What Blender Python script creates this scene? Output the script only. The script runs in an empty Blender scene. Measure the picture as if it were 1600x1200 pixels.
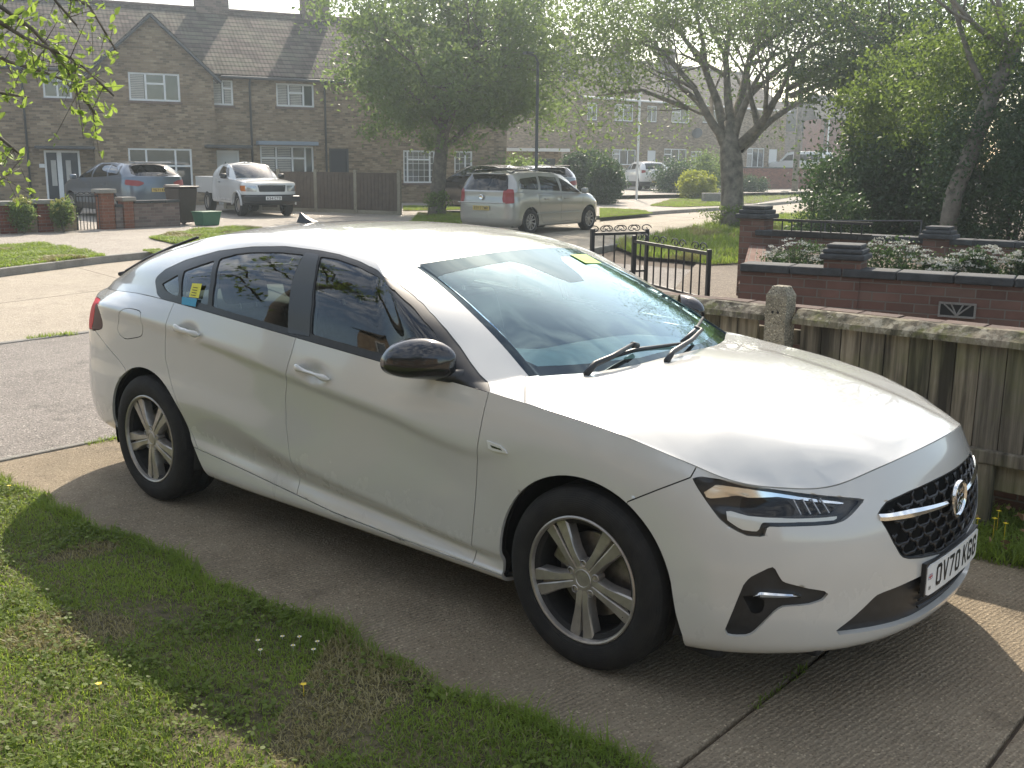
import bpy, bmesh, math, random
import numpy as np
from mathutils import Vector, Matrix, noise as mnoise
R_ = math.radians
sc = bpy.context.scene
# ---------------- camera ----------------
cd = bpy.data.cameras.new('camera'); cam = bpy.data.objects.new('camera', cd); sc.collection.objects.link(cam)
CP = (2.0609, -3.6856, 1.7663); YAW, PITCH, ROLL, FPX = 2.28036, 0.20830, 0.00990, 1632.65
def cam_axes():
    cy, sy, cp, sp = math.cos(YAW), math.sin(YAW), math.cos(PITCH), math.sin(PITCH)
    f = Vector((cy*cp, sy*cp, -sp)); rt = Vector((sy, -cy, 0.0)); up = rt.cross(f)
    c, s = math.cos(ROLL), math.sin(ROLL)
    return c*rt + s*up, -s*rt + c*up, f
rt, up, fw = cam_axes()
m = Matrix((rt, up, -fw)).transposed().to_4x4(); m.translation = Vector(CP); cam.matrix_world = m
cd.sensor_width = 36; cd.lens = 36*FPX/1600; cd.clip_start = 0.05; cd.clip_end = 3000
sc.camera = cam
# ---------------- light ----------------
SUN_AZ, SUN_EL = 128.7, 39.4            # direction towards the sun, degrees (math azimuth from +x)
wd = bpy.data.worlds.new('World'); sc.world = wd; wd.use_nodes = True
nt = wd.node_tree; bg = nt.nodes['Background']
sky = nt.nodes.new('ShaderNodeTexSky'); sky.sky_type = 'NISHITA'; sky.sun_disc = False
sky.sun_elevation = R_(SUN_EL); sky.sun_rotation = R_(90 - SUN_AZ); sky.air_density = 1.0; sky.dust_density = 1.3; sky.ozone_density = 0.35
wm = nt.nodes.new('ShaderNodeMix'); wm.data_type = 'RGBA'; wm.blend_type = 'MULTIPLY'; wm.inputs[0].default_value = 1; wm.inputs[7].default_value = (1.03,1.0,.94,1); nt.links.new(sky.outputs[0], wm.inputs[6]); 
tcw = nt.nodes.new('ShaderNodeTexCoord'); sx = nt.nodes.new('ShaderNodeSeparateXYZ'); nt.links.new(tcw.outputs['Generated'], sx.inputs[0])
def wmath(op, a, b):
    n = nt.nodes.new('ShaderNodeMath'); n.operation = op
    for i, q in enumerate((a, b)):
        if hasattr(q, 'is_linked'): nt.links.new(q, n.inputs[i])
        else: n.inputs[i].default_value = q
    return n.outputs[0]
zc = wmath('MAXIMUM', sx.outputs[2], .05); cx = nt.nodes.new('ShaderNodeCombineXYZ'); nt.links.new(wmath('DIVIDE', sx.outputs[0], zc), cx.inputs[0]); nt.links.new(wmath('DIVIDE', sx.outputs[1], zc), cx.inputs[1])
cn = nt.nodes.new('ShaderNodeTexNoise'); cn.inputs['Scale'].default_value = 5.5; cn.inputs['Detail'].default_value = 8; cn.inputs['Roughness'].default_value = .62; cn.inputs['Distortion'].default_value = .6; nt.links.new(cx.outputs[0], cn.inputs['Vector'])
cm = nt.nodes.new('ShaderNodeMapRange'); cm.inputs['From Min'].default_value = .44; cm.inputs['From Max'].default_value = .66; nt.links.new(cn.outputs[0], cm.inputs['Value'])
ce = nt.nodes.new('ShaderNodeMapRange'); ce.inputs['From Min'].default_value = .28; ce.inputs['From Max'].default_value = .5; nt.links.new(sx.outputs[2], ce.inputs['Value'])   # thin high cloud added for mottled reflections, clear low sky
cw_ = nt.nodes.new('ShaderNodeMix'); cw_.data_type = 'RGBA'; nt.links.new(wmath('MULTIPLY', wmath('MULTIPLY', cm.outputs[0], ce.outputs[0]), .75), cw_.inputs[0]); nt.links.new(wm.outputs[2], cw_.inputs[6]); cw_.inputs[7].default_value = (9.5,9.3,8.9,1); nt.links.new(cw_.outputs[2], bg.inputs[0]); bg.inputs[1].default_value = .14
sd = bpy.data.lights.new('sun', 'SUN'); so = bpy.data.objects.new('sun', sd); sc.collection.objects.link(so)
sd.energy = 4.3; sd.angle = R_(0.55); sd.color = (1.0, 0.89, 0.74)
dv = Vector((math.cos(R_(SUN_AZ))*math.cos(R_(SUN_EL)), math.sin(R_(SUN_AZ))*math.cos(R_(SUN_EL)), math.sin(R_(SUN_EL))))
so.rotation_euler = dv.to_track_quat('Z', 'Y').to_euler()
sc.view_settings.view_transform = 'Standard'; sc.view_settings.look = 'None'; sc.view_settings.exposure = 0.80; sc.view_settings.gamma = 1
try:
    sc.cycles.max_bounces = 8; sc.cycles.transparent_max_bounces = 16; sc.cycles.use_denoising = True; sc.cycles.sample_clamp_indirect = 6
except Exception: pass
# ---------------- helpers ----------------
COL = sc.collection
def link(name, me, mats=None, parent=None, smooth=None):
    o = bpy.data.objects.new(name, me); COL.objects.link(o)
    if mats is not None:
        for mm in (mats if isinstance(mats, (list, tuple)) else [mats]): me.materials.append(mm)
    if parent is not None: o.parent = parent
    if smooth is not None:
        me.polygons.foreach_set('use_smooth', [smooth]*len(me.polygons))
    return o
def empty(name, loc=(0,0,0), rz=0, label=None, cat=None, group=None):
    o = bpy.data.objects.new(name, None); COL.objects.link(o); o.location = loc; o.rotation_euler = (0,0,rz)
    o.empty_display_size = .2
    return tag(o, label, cat, group)
def tag(o, label=None, cat=None, group=None, kind=None):
    if label: o['label'] = label
    if cat: o['category'] = cat
    if group: o['group'] = group
    if kind: o['kind'] = kind
    return o
def clone(root, loc, rz=0, label=None, group=None, scale=None):
    def cp(o, par):
        c = o.copy(); COL.objects.link(c); c.parent = par
        for ch in o.children: cp(ch, c)
        return c
    r = cp(root, None); r.location = loc; r.rotation_euler = (0,0,rz)
    if scale: r.scale = scale
    if label: r['label'] = label
    if group: r['group'] = group
    return r
class MB:
    def __init__(s): s.v = []; s.f = []; s.mi = []; s.m = 0
    def add(s, vs, fs):
        n = len(s.v); s.v += [tuple(p) for p in vs]; s.f += [tuple(i+n for i in f) for f in fs]; s.mi += [s.m]*len(fs); return s
    def box(s, x0, x1, y0, y1, z0, z1, M=None):
        vs = [Vector((x,y,z)) for x in (x0,x1) for y in (y0,y1) for z in (z0,z1)]
        if M is not None: vs = [M @ v for v in vs]
        return s.add(vs, [(0,1,3,2),(4,6,7,5),(0,4,5,1),(2,3,7,6),(0,2,6,4),(1,5,7,3)])
    def cbox(s, c, d, M=None):
        return s.box(c[0]-d[0]/2,c[0]+d[0]/2,c[1]-d[1]/2,c[1]+d[1]/2,c[2]-d[2]/2,c[2]+d[2]/2,M)
    def tube(s, pts, rad, n=8, cap=True, up=None):
        pts = [Vector(p) for p in pts]; rs = rad if isinstance(rad,(list,tuple)) else [rad]*len(pts)
        base = len(s.v); vs = []; fs = []
        a = None
        for i, p in enumerate(pts):
            t = (pts[min(i+1,len(pts)-1)] - pts[max(i-1,0)]).normalized()
            if a is None:
                a = t.orthogonal().normalized()
            a = (a - t*a.dot(t)); a = a.normalized() if a.length > 1e-6 else t.orthogonal().normalized()
            b = t.cross(a)
            for k in range(n):
                an = 2*math.pi*k/n; vs.append(p + (a*math.cos(an)+b*math.sin(an))*rs[i])
        for i in range(len(pts)-1):
            for k in range(n):
                k2 = (k+1)%n; fs.append((i*n+k, i*n+k2, (i+1)*n+k2, (i+1)*n+k))
        if cap:
            fs.append(tuple(range(n))[::-1]); fs.append(tuple((len(pts)-1)*n+k for k in range(n)))
        return s.add(vs, fs)
    def lathe(s, prof, n=32, M=None, close=False):   # prof: (r, h) about local Z
        vs = []; fs = []
        for r, h in prof:
            for k in range(n):
                an = 2*math.pi*k/n; v = Vector((r*math.cos(an), r*math.sin(an), h)); vs.append(M @ v if M is not None else v)
        m = len(prof)
        for i in range(m if close else m-1):
            j = (i+1)%m
            for k in range(n):
                k2 = (k+1)%n; fs.append((i*n+k, i*n+k2, j*n+k2, j*n+k))
        return s.add(vs, fs)
    def prism(s, poly, h0, h1, M=None):    # poly in local XY, extruded along local Z
        n = len(poly); vs = [Vector((p[0],p[1],h0)) for p in poly]+[Vector((p[0],p[1],h1)) for p in poly]
        if M is not None: vs = [M @ v for v in vs]
        fs = [tuple(range(n))[::-1], tuple(range(n,2*n))] + [(i,(i+1)%n,n+(i+1)%n,n+i) for i in range(n)]
        return s.add(vs, fs)
    def mesh(s, name='m'):
        me = bpy.data.meshes.new(name); me.from_pydata(s.v, [], s.f); me.update()
        if any(s.mi): me.polygons.foreach_set('material_index', s.mi)
        return me
    def obj(s, name, mats, parent=None, smooth=False, bevel=0, seg=2, auto=None, fixn=True):
        me = s.mesh(name)
        if fixn:
            bm = bmesh.new(); bm.from_mesh(me); bmesh.ops.recalc_face_normals(bm, faces=bm.faces); bm.to_mesh(me); bm.free()
        o = link(name, me, mats, parent, smooth)
        if auto is not None:
            me.polygons.foreach_set('use_smooth', [True]*len(me.polygons))
            bm = bmesh.new(); bm.from_mesh(me)
            for e in bm.edges:
                if len(e.link_faces) == 2: e.smooth = e.calc_face_angle(0) < R_(auto)
                else: e.smooth = False
            bm.to_mesh(me); bm.free()
        if bevel > 0:
            md = o.modifiers.new('bevel', 'BEVEL'); md.width = bevel; md.segments = seg; md.limit_method = 'ANGLE'; md.angle_limit = R_(40)
        return o
def lookM(p, d, upv=(0,0,1)):   # local Z along d
    d = Vector(d).normalized(); x = Vector(upv).cross(d)
    if x.length < 1e-5: x = Vector((1,0,0))
    x.normalize(); y = d.cross(x); M = Matrix((x,y,d)).transposed().to_4x4(); M.translation = Vector(p); return M
# ---------------- materials ----------------
MATS = {}
def newmat(name):
    m = bpy.data.materials.new(name); m.use_nodes = True; MATS[name] = m
    return m, m.node_tree, m.node_tree.nodes['Principled BSDF']
def N(nt, t, **kw):
    n = nt.nodes.new(t)
    for k, v in kw.items():
        if k in n.inputs: n.inputs[k].default_value = v
        else: setattr(n, k, v)
    return n
def ramp(nt, fac, stops, interp='LINEAR'):
    r = nt.nodes.new('ShaderNodeValToRGB'); cr = r.color_ramp; cr.interpolation = interp
    while len(cr.elements) < len(stops): cr.elements.new(.5)
    for e, (p, c) in zip(cr.elements, stops): e.position = p; e.color = (c[0],c[1],c[2],1) if not isinstance(c,(int,float)) else (c,c,c,1)
    nt.links.new(fac, r.inputs[0]); return r.outputs[0]
def mix(nt, fac, a, b, mode='MIX'):
    mx = nt.nodes.new('ShaderNodeMix'); mx.data_type = 'RGBA'; mx.blend_type = mode
    for sock, val in ((mx.inputs[0], fac), (mx.inputs[6], a), (mx.inputs[7], b)):
        if hasattr(val, 'is_linked') : nt.links.new(val, sock)
        else: sock.default_value = val if isinstance(val,(int,float)) else (*val[:3],1)
    return mx.outputs[2]
def mth(nt, op, a, b=0.0, c=0.0):
    n = nt.nodes.new('ShaderNodeMath'); n.operation = op
    for i, v in enumerate((a,b,c)):
        if hasattr(v,'is_linked'): nt.links.new(v, n.inputs[i])
        else: n.inputs[i].default_value = v
    return n.outputs[0]
def coord(nt, kind='Object', scale=(1,1,1), rot=(0,0,0)):
    tc = nt.nodes.new('ShaderNodeTexCoord'); mp = nt.nodes.new('ShaderNodeMapping')
    nt.links.new(tc.outputs[kind], mp.inputs[0]); mp.inputs['Scale'].default_value = scale; mp.inputs['Rotation'].default_value = rot
    return mp.outputs[0]
def noise(nt, vec, scale, detail=4, rough=.55, dist=0):
    n = N(nt, 'ShaderNodeTexNoise', Scale=scale, Detail=detail, Roughness=rough, Distortion=dist); nt.links.new(vec, n.inputs['Vector']); return n.outputs[0]
def voro(nt, vec, scale, feature='F1', out='Distance'):
    n = nt.nodes.new('ShaderNodeTexVoronoi'); n.feature = feature; n.inputs['Scale'].default_value = scale; nt.links.new(vec, n.inputs['Vector']); return n.outputs[out]
def bump(nt, bs, h, strength=.3, dist=.01):
    b = nt.nodes.new('ShaderNodeBump'); b.inputs['Strength'].default_value = strength; b.inputs['Distance'].default_value = dist
    nt.links.new(h, b.inputs['Height']); nt.links.new(b.outputs[0], bs.inputs['Normal']); return b
def simple(name, col, rough=.5, metal=0, spec=.5, coat=0, var=0, vscale=8, bmp=0, bscale=60, emit=None):
    m, nt, bs = newmat(name)
    bs.inputs['Roughness'].default_value = rough; bs.inputs['Metallic'].default_value = metal
    bs.inputs['Specular IOR Level'].default_value = spec; bs.inputs['Coat Weight'].default_value = coat; bs.inputs['Coat Roughness'].default_value = .04
    bs.inputs['Base Color'].default_value = (*col,1)
    if var:
        v = coord(nt); f = noise(nt, v, vscale, 5, .6)
        c = ramp(nt, f, [(.3, tuple(x*(1-var) for x in col)), (.7, tuple(min(1,x*(1+var)) for x in col))]); nt.links.new(c, bs.inputs['Base Color'])
    if bmp:
        v = coord(nt); bump(nt, bs, noise(nt, v, bscale, 4, .6), bmp, .01)
    return m
def glassmat(name, tint, rough=0.0, ior=1.5, trans=1.0, alpha_mix=None, refl=1.0, rcol=(1,1,1)):
    # thin glass: clear transmission tinted, with mirror-like reflection by angle
    m = bpy.data.materials.new(name); m.use_nodes = True; nt = m.node_tree; nt.nodes.clear()
    out = nt.nodes.new('ShaderNodeOutputMaterial'); tr = nt.nodes.new('ShaderNodeBsdfTransparent'); tr.inputs[0].default_value = (*tint,1)
    gl = nt.nodes.new('ShaderNodeBsdfGlossy'); gl.inputs['Roughness'].default_value = rough; gl.inputs[0].default_value = (*rcol,1)
    fr = nt.nodes.new('ShaderNodeFresnel'); fr.inputs[0].default_value = ior
    geo = nt.nodes.new('ShaderNodeNewGeometry')
    f2 = mth(nt, 'MULTIPLY', fr.outputs[0], refl)
    f3 = mth(nt, 'MINIMUM', f2, 1.0)
    mx = nt.nodes.new('ShaderNodeMixShader'); nt.links.new(f3, mx.inputs[0]); nt.links.new(tr.outputs[0], mx.inputs[1]); nt.links.new(gl.outputs[0], mx.inputs[2])
    nt.links.new(mx.outputs[0], out.inputs[0]); MATS[name] = m; return m
# ---------------- shell cutting ----------------
def pchip(x, y, xq):
    x = np.asarray(x,float); y = np.asarray(y,float); h = np.diff(x); d = (y[1:]-y[:-1])/h[(...,)+(None,)*(y.ndim-1)]
    m = np.zeros_like(y); w1 = (2*h[1:]+h[:-1]); w2 = (h[1:]+2*h[:-1])
    w1 = w1[(...,)+(None,)*(y.ndim-1)]; w2 = w2[(...,)+(None,)*(y.ndim-1)]
    a = d[:-1]; b = d[1:]; ok = a*b > 0
    with np.errstate(divide='ignore', invalid='ignore'): hm = (w1+w2)/(w1/a + w2/b)
    m[1:-1] = np.where(ok, hm, 0); m[0] = d[0]; m[-1] = d[-1]
    xq = np.asarray(xq,float); i = np.clip(np.searchsorted(x, xq, 'right')-1, 0, len(x)-2)
    t = (xq-x[i])/h[i]; hh = h[i]
    sh = (...,)+(None,)*(y.ndim-1); t = t[sh]; hh = hh[sh]
    return (2*t**3-3*t**2+1)*y[i] + (t**3-2*t**2+t)*hh*m[i] + (-2*t**3+3*t**2)*y[i+1] + (t**3-t**2)*hh*m[i+1]
def crom(x, y, xq):   # nonuniform Catmull-Rom (C1, smoother than pchip)
    x = np.asarray(x,float); y = np.asarray(y,float); h = np.diff(x); e = (...,)+(None,)*(y.ndim-1)
    d = (y[1:]-y[:-1])/h[e]; m = np.zeros_like(y)
    m[1:-1] = (d[:-1]*h[1:][e] + d[1:]*h[:-1][e])/(h[1:]+h[:-1])[e]; m[0] = d[0]; m[-1] = d[-1]
    xq = np.asarray(xq,float); i = np.clip(np.searchsorted(x, xq, 'right')-1, 0, len(x)-2)
    t = ((xq-x[i])/h[i])[e]; hh = h[i][e]
    return (2*t**3-3*t**2+1)*y[i] + (t**3-2*t**2+t)*hh*m[i] + (-2*t**3+3*t**2)*y[i+1] + (t**3-t**2)*hh*m[i+1]
def seg_sdf(P, Q):   # signed distance of points P (n,2) to polygon Q, negative inside
    Q = np.asarray(Q,float); A = Q; B = np.roll(Q,-1,0); best = np.full(len(P),1e9); ins = np.zeros(len(P),bool)
    for a, b in zip(A,B):
        ab = b-a; t = np.clip(((P-a)@ab)/max(ab@ab,1e-12),0,1); d = np.hypot(*(P-(a+t[:,None]*ab)).T); best = np.minimum(best,d)
        c = ((a[1]>P[:,1]) != (b[1]>P[:,1]))
        with np.errstate(divide='ignore', invalid='ignore'): xi = (b[0]-a[0])*(P[:,1]-a[1])/(b[1]-a[1])+a[0]
        ins ^= c & (P[:,0] < xi)
    return np.where(ins,-best,best)
def smooth_poly(Q, k=4, it=1, closed=True):
    Q = np.asarray(Q,float)
    for _ in range(it):     # Chaikin corner rounding
        nx = np.roll(Q,-1,0); Q = np.stack([Q*.8+nx*.2, Q*.2+nx*.8],1).reshape(-1,2)
    return Q
class Shell:
    """Quad surface whose faces carry labels; cut(f) splits faces along f = 0."""
    def __init__(s, V, F, labels=None):
        s.V = [tuple(v) for v in V]; s.F = [tuple(f) for f in F]; s.L = labels or ['body']*len(F)
    def cut(s, fn, new, only=None, eps=.0006):
        V = np.array(s.V); f = fn(V); f = np.where(np.abs(f) < eps, 0.0, f); f = list(f); F2 = []; L2 = []; cache = {}
        moved = set()
        for fc, lb in zip(s.F, s.L):      # snap grid points that lie almost on the cut
            if only is not None and lb not in only: continue
            mn = min(f[i] for i in fc); mxx = max(f[i] for i in fc)
            if mn >= 0 or mxx <= 0: continue
            for a, b in zip(fc, fc[1:]+fc[:1]):
                if f[a]*f[b] < 0:
                    t = f[a]/(f[a]-f[b])
                    if t < .2 and a not in moved: V[a] = V[a]+(V[b]-V[a])*t; s.V[a] = tuple(V[a]); f[a] = 0.0; moved.add(a)
                    elif t > .8 and b not in moved: V[b] = V[a]+(V[b]-V[a])*t; s.V[b] = tuple(V[b]); f[b] = 0.0; moved.add(b)
        sg = [0 if x == 0 else (1 if x > 0 else -1) for x in f]
        for fc, lb in zip(s.F, s.L):
            if only is not None and lb not in only: F2.append(fc); L2.append(lb); continue
            ss = [sg[i] for i in fc]; mn = min(ss); mx = max(ss)
            if mx <= 0 and mn < 0: F2.append(fc); L2.append(new); continue
            if mn >= 0: F2.append(fc); L2.append(lb); continue
            neg = []; pos = []
            for a, b in zip(fc, fc[1:]+fc[:1]):
                if sg[a] <= 0: neg.append(a)
                if sg[a] >= 0: pos.append(a)
                if sg[a]*sg[b] < 0:
                    k = (min(a,b),max(a,b))
                    if k not in cache:
                        t = f[k[0]]/(f[k[0]]-f[k[1]]); p = V[k[0]]+(V[k[1]]-V[k[0]])*t
                        # refine once with the true function
                        g = fn(p[None])[0]
                        if abs(g) > eps:
                            if g*f[k[0]] > 0: t2 = t + (1-t)*(g/(g-f[k[1]]))
                            else: t2 = t*(f[k[0]]/(f[k[0]]-g))
                            p = V[k[0]]+(V[k[1]]-V[k[0]])*t2
                        s.V.append(tuple(p)); f.append(0.0); sg.append(0); cache[k] = len(s.V)-1
                    neg.append(cache[k]); pos.append(cache[k])
            if len(neg) > 2: F2.append(tuple(neg)); L2.append(new)
            if len(pos) > 2: F2.append(tuple(pos)); L2.append(lb)
        s.F = F2; s.L = L2
    def part(s, label, name, mats, parent, mirror=True, gap=.0022, flange=.014, side=None, offset=0, smooth=True, inner=None, thick=0, only=None):
        """Mesh of one label. V rows: x, y(half, >0), z, ... ; near side is y<0."""
        labs = (label,) if isinstance(label,str) else label
        fs = [f for f, l in zip(s.F, s.L) if l in labs]
        if not fs: return None
        use = sorted({i for f in fs for i in f}); mp = {i:k for k, i in enumerate(use)}
        P = [s.V[i][:3] for i in use]
        bm = bmesh.new(); bv = [bm.verts.new((p[0], -p[1], p[2])) for p in P]
        for f in fs:
            try: bm.faces.new([bv[mp[i]] for i in f])
            except ValueError: pass
        bmesh.ops.remove_doubles(bm, verts=bm.verts, dist=.0004)
        bmesh.ops.dissolve_degenerate(bm, dist=.0003, edges=bm.edges)
        bm.normal_update()
        sides = [1]
        if mirror and min(abs(v.co.y) for v in bm.verts) > .0015:
            sides = [1,-1]
        elif mirror:
            g = bm.verts[:]+bm.edges[:]+bm.faces[:]
            r = bmesh.ops.duplicate(bm, geom=g); nv = [e for e in r['geom'] if isinstance(e, bmesh.types.BMVert)]
            for v in nv: v.co.y = -v.co.y
            bmesh.ops.reverse_faces(bm, faces=[e for e in r['geom'] if isinstance(e, bmesh.types.BMFace)])
            bmesh.ops.remove_doubles(bm, verts=[v for v in bm.verts if abs(v.co.y) < .0012], dist=.0025)
        bm.normal_update()
        nrm = {v: v.normal.copy() for v in bm.verts}
        if offset:
            for v in bm.verts: v.co += nrm[v]*offset
        bd = [e for e in bm.edges if len(e.link_faces) == 1]
        if gap and bd:
            mv = {}
            for e in bd:
                fc = e.link_faces[0]; a, b = e.verts; t = (b.co-a.co)
                if t.length < 1e-7: continue
                inn = fc.normal.cross(t).normalized(); cen = fc.calc_center_median()
                if inn.dot(cen-a.co) < 0: inn = -inn
                w = t.length
                for v in (a,b): mv.setdefault(v, Vector((0,0,0))); mv[v] += inn*w
            for v, d in mv.items():
                if d.length > 1e-9: v.co += d.normalized()*gap
        if flange and bd:
            sharp = list(bd)
            r = bmesh.ops.extrude_edge_only(bm, edges=bd)
            nv = [e for e in r['geom'] if isinstance(e, bmesh.types.BMVert)]
            for v in nv:
                src = None
                for e in v.link_edges:
                    o = e.other_vert(v)
                    if o in nrm: src = o; break
                if src is not None: v.co -= nrm[src]*flange
            for e in sharp: e.smooth = False
        me = bpy.data.meshes.new(name); bm.to_mesh(me)
        o = link(name, me, mats, parent, smooth)
        if len(sides) > 1:
            for v in bm.verts: v.co.y = -v.co.y
            bmesh.ops.reverse_faces(bm, faces=bm.faces)
            me2 = bpy.data.meshes.new(name); bm.to_mesh(me2); link(name, me2, mats, parent, smooth)
        bm.free(); return o
# ---------------- hero car surface ----------------
def interp_tab(tab, n=21):   # {station: value} -> array by linear interpolation
    ks = sorted(tab); return np.interp(np.arange(n), ks, [tab[k] for k in ks])
def grid_from_cage(base, rows, T, Cc, W, U, V, zb=None, roofz=None, du=.014, nb=40, nr=22, lowsub=None, sm_u=3):
    """base (n,2) plan curve; rows list of (z[], inset[]); T,Cc,U,V (n,3); W list of (n,3). Returns grid verts with (x,y,z,u,v)."""
    n = len(base)
    ext = np.vstack([base[[2,1]]*[1,-1], base, base[[-2,-3]]*[1,-1]])
    tg = np.gradient(ext,axis=0)[2:-2]; nn = np.stack([tg[:,1],-tg[:,0]],1); nn /= np.linalg.norm(nn,axis=1)[:,None]
    if (nn[n//2,1]) < 0: nn = -nn
    nn[0] = [1,0]; nn[-1] = [-1,0]
    R = [np.column_stack([base-nn*np.asarray(ins)[:,None], z]) for z, ins in rows]
    cage = np.array(R+[T,Cc]+W+[U,V])          # rows x n x 3
    # dense columns
    d = np.linalg.norm(np.diff(base,axis=0),axis=1); k = np.concatenate([[0],np.cumsum(d)])
    uq = []; 
    for j in range(n-1):
        m = max(1,int(round(d[j]/du))); uq += [j+i/m for i in range(m)]
    uq.append(n-1); uq = np.array(uq); kq = np.interp(uq, np.arange(n), k)
    kext = np.concatenate([[-k[2],-k[1]],k,[2*k[-1]-k[-2],2*k[-1]-k[-3]]])
    def dense(row):
        e = np.vstack([row[[2,1]]*[1,-1,1], row, row[[-2,-3]]*[1,-1,1]]); return crom(kext, e, kq)
    D = np.array([dense(r) for r in cage])      # rows x m x 3
    nl = len(rows); iT = nl; iC = nl+1; iU = nl+2+len(W); iV = iU+1
    out = []; vv = []
    # lower rows with pchip over rows r0..T
    low = D[:iT+1]; dl = np.linalg.norm(np.diff(low,axis=0),axis=2).mean(1); kk = np.concatenate([[0],np.cumsum(dl)])
    vs = []
    for i in range(iT):
        m = max(2,int(round(dl[i]/.013))) if lowsub is None else lowsub; vs += [i+q/m for q in range(m)]
    vs = np.array(vs+[iT]); L = pchip(kk, low, np.interp(vs, np.arange(iT+1), kk))
    out.append(L[:-1]); vv += list(vs[:-1])
    # bonnet / belt rows
    s = np.linspace(0,1,nb+1); s = s[:, None, None]
    B = D[iT][None]*(1-s)+D[iC][None]*s
    if zb is not None:
        w = np.clip((9-uq),0,1); w = w*w*(3-2*w); ss = s[:,:,0]
        zz = zb(B[:,:,0],B[:,:,1])
        e0 = D[iT][:,2]-zz[0]; e1 = D[iC][:,2]-zz[-1]
        zz = zz + e0*(1-ss)**6 + e1*ss**6
        B[:,:,2] = B[:,:,2]*(1-w)+zz*w
    out.append(B[:-1]); vv += list(iT+np.linspace(0,1,nb+1)[:-1])
    # glass rows
    G = D[iC:iU+1]; dl = np.linalg.norm(np.diff(G,axis=0),axis=2).mean(1); kk = np.concatenate([[0],np.cumsum(dl)])
    vs = []
    for i in range(len(G)-1):
        m = max(2,int(round(dl[i]/.014))); vs += [i+q/m for q in range(m)]
    vs = np.array(vs+[len(G)-1.0]); GG = crom(kk, G, np.interp(vs,np.arange(len(G)),kk))
    out.append(GG[:-1]); vv += list(iC+vs[:-1])
    s = np.linspace(0,1,nr+1)[:,None,None]; Rr = D[iU][None]*(1-s)+D[iV][None]*s
    if roofz is not None:
        ye = np.maximum(D[iU][:,1],1e-3)
        z0 = np.interp(Rr[:,:,0], *roofz); q = np.clip(Rr[:,:,1]/ye,0,1)
        zU = D[iU][:,2]; zc0 = np.interp(D[iU][:,0], *roofz)
        zz = z0 - (zc0-zU)*q**2.4
        Rr[:,:,2] = zz*(1-0)+0
        Rr[0] = D[iU]
    out.append(Rr); vv += list(iU+np.linspace(0,1,nr+1))
    P = np.vstack(out); vv = np.array(vv)
    # light smoothing along columns (u) and rows (v), roof seam kept
    y0 = P[:,0,1].copy()
    for _ in range(sm_u):
        Q = P.copy(); Q[:,1:-1] = .5*P[:,1:-1]+.25*(P[:,:-2]+P[:,2:])
        for c, nb_ in ((0,1),(-1,-2)):
            mir = P[:,nb_]*[1,-1,1]; Q[:,c] = .5*P[:,c]+.25*(P[:,nb_]+mir)
        P = Q
    if zb is not None:
        for (hx, hz) in ((-2.367,.957),(-1.425,.882)):
            q = ((P[:,:,0]-hx)/.075)**2+((P[:,:,2]-hz)/.036)**2; P[:,:,1] -= .016*np.exp(-q**1.6)*(P[:,:,1] > .85)
    P[:,0,1] = 0; P[:,-1,1] = 0; P[-1,:,1] = 0
    m, nn_ = P.shape[:2]
    UU = np.broadcast_to(uq,(m,nn_)); VV = np.broadcast_to(vv[:,None],(m,nn_))
    V5 = np.concatenate([P,UU[...,None],VV[...,None]],2).reshape(-1,5)
    F = []
    for i in range(m-1):
        a = i*nn_
        for j in range(nn_-1): F.append((a+j, a+nn_+j, a+nn_+j+1, a+j+1))
    return V5, F, dict(T=iT, C=iC, U=iU, V=iV, P=P, u=uq, v=vv)
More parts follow.
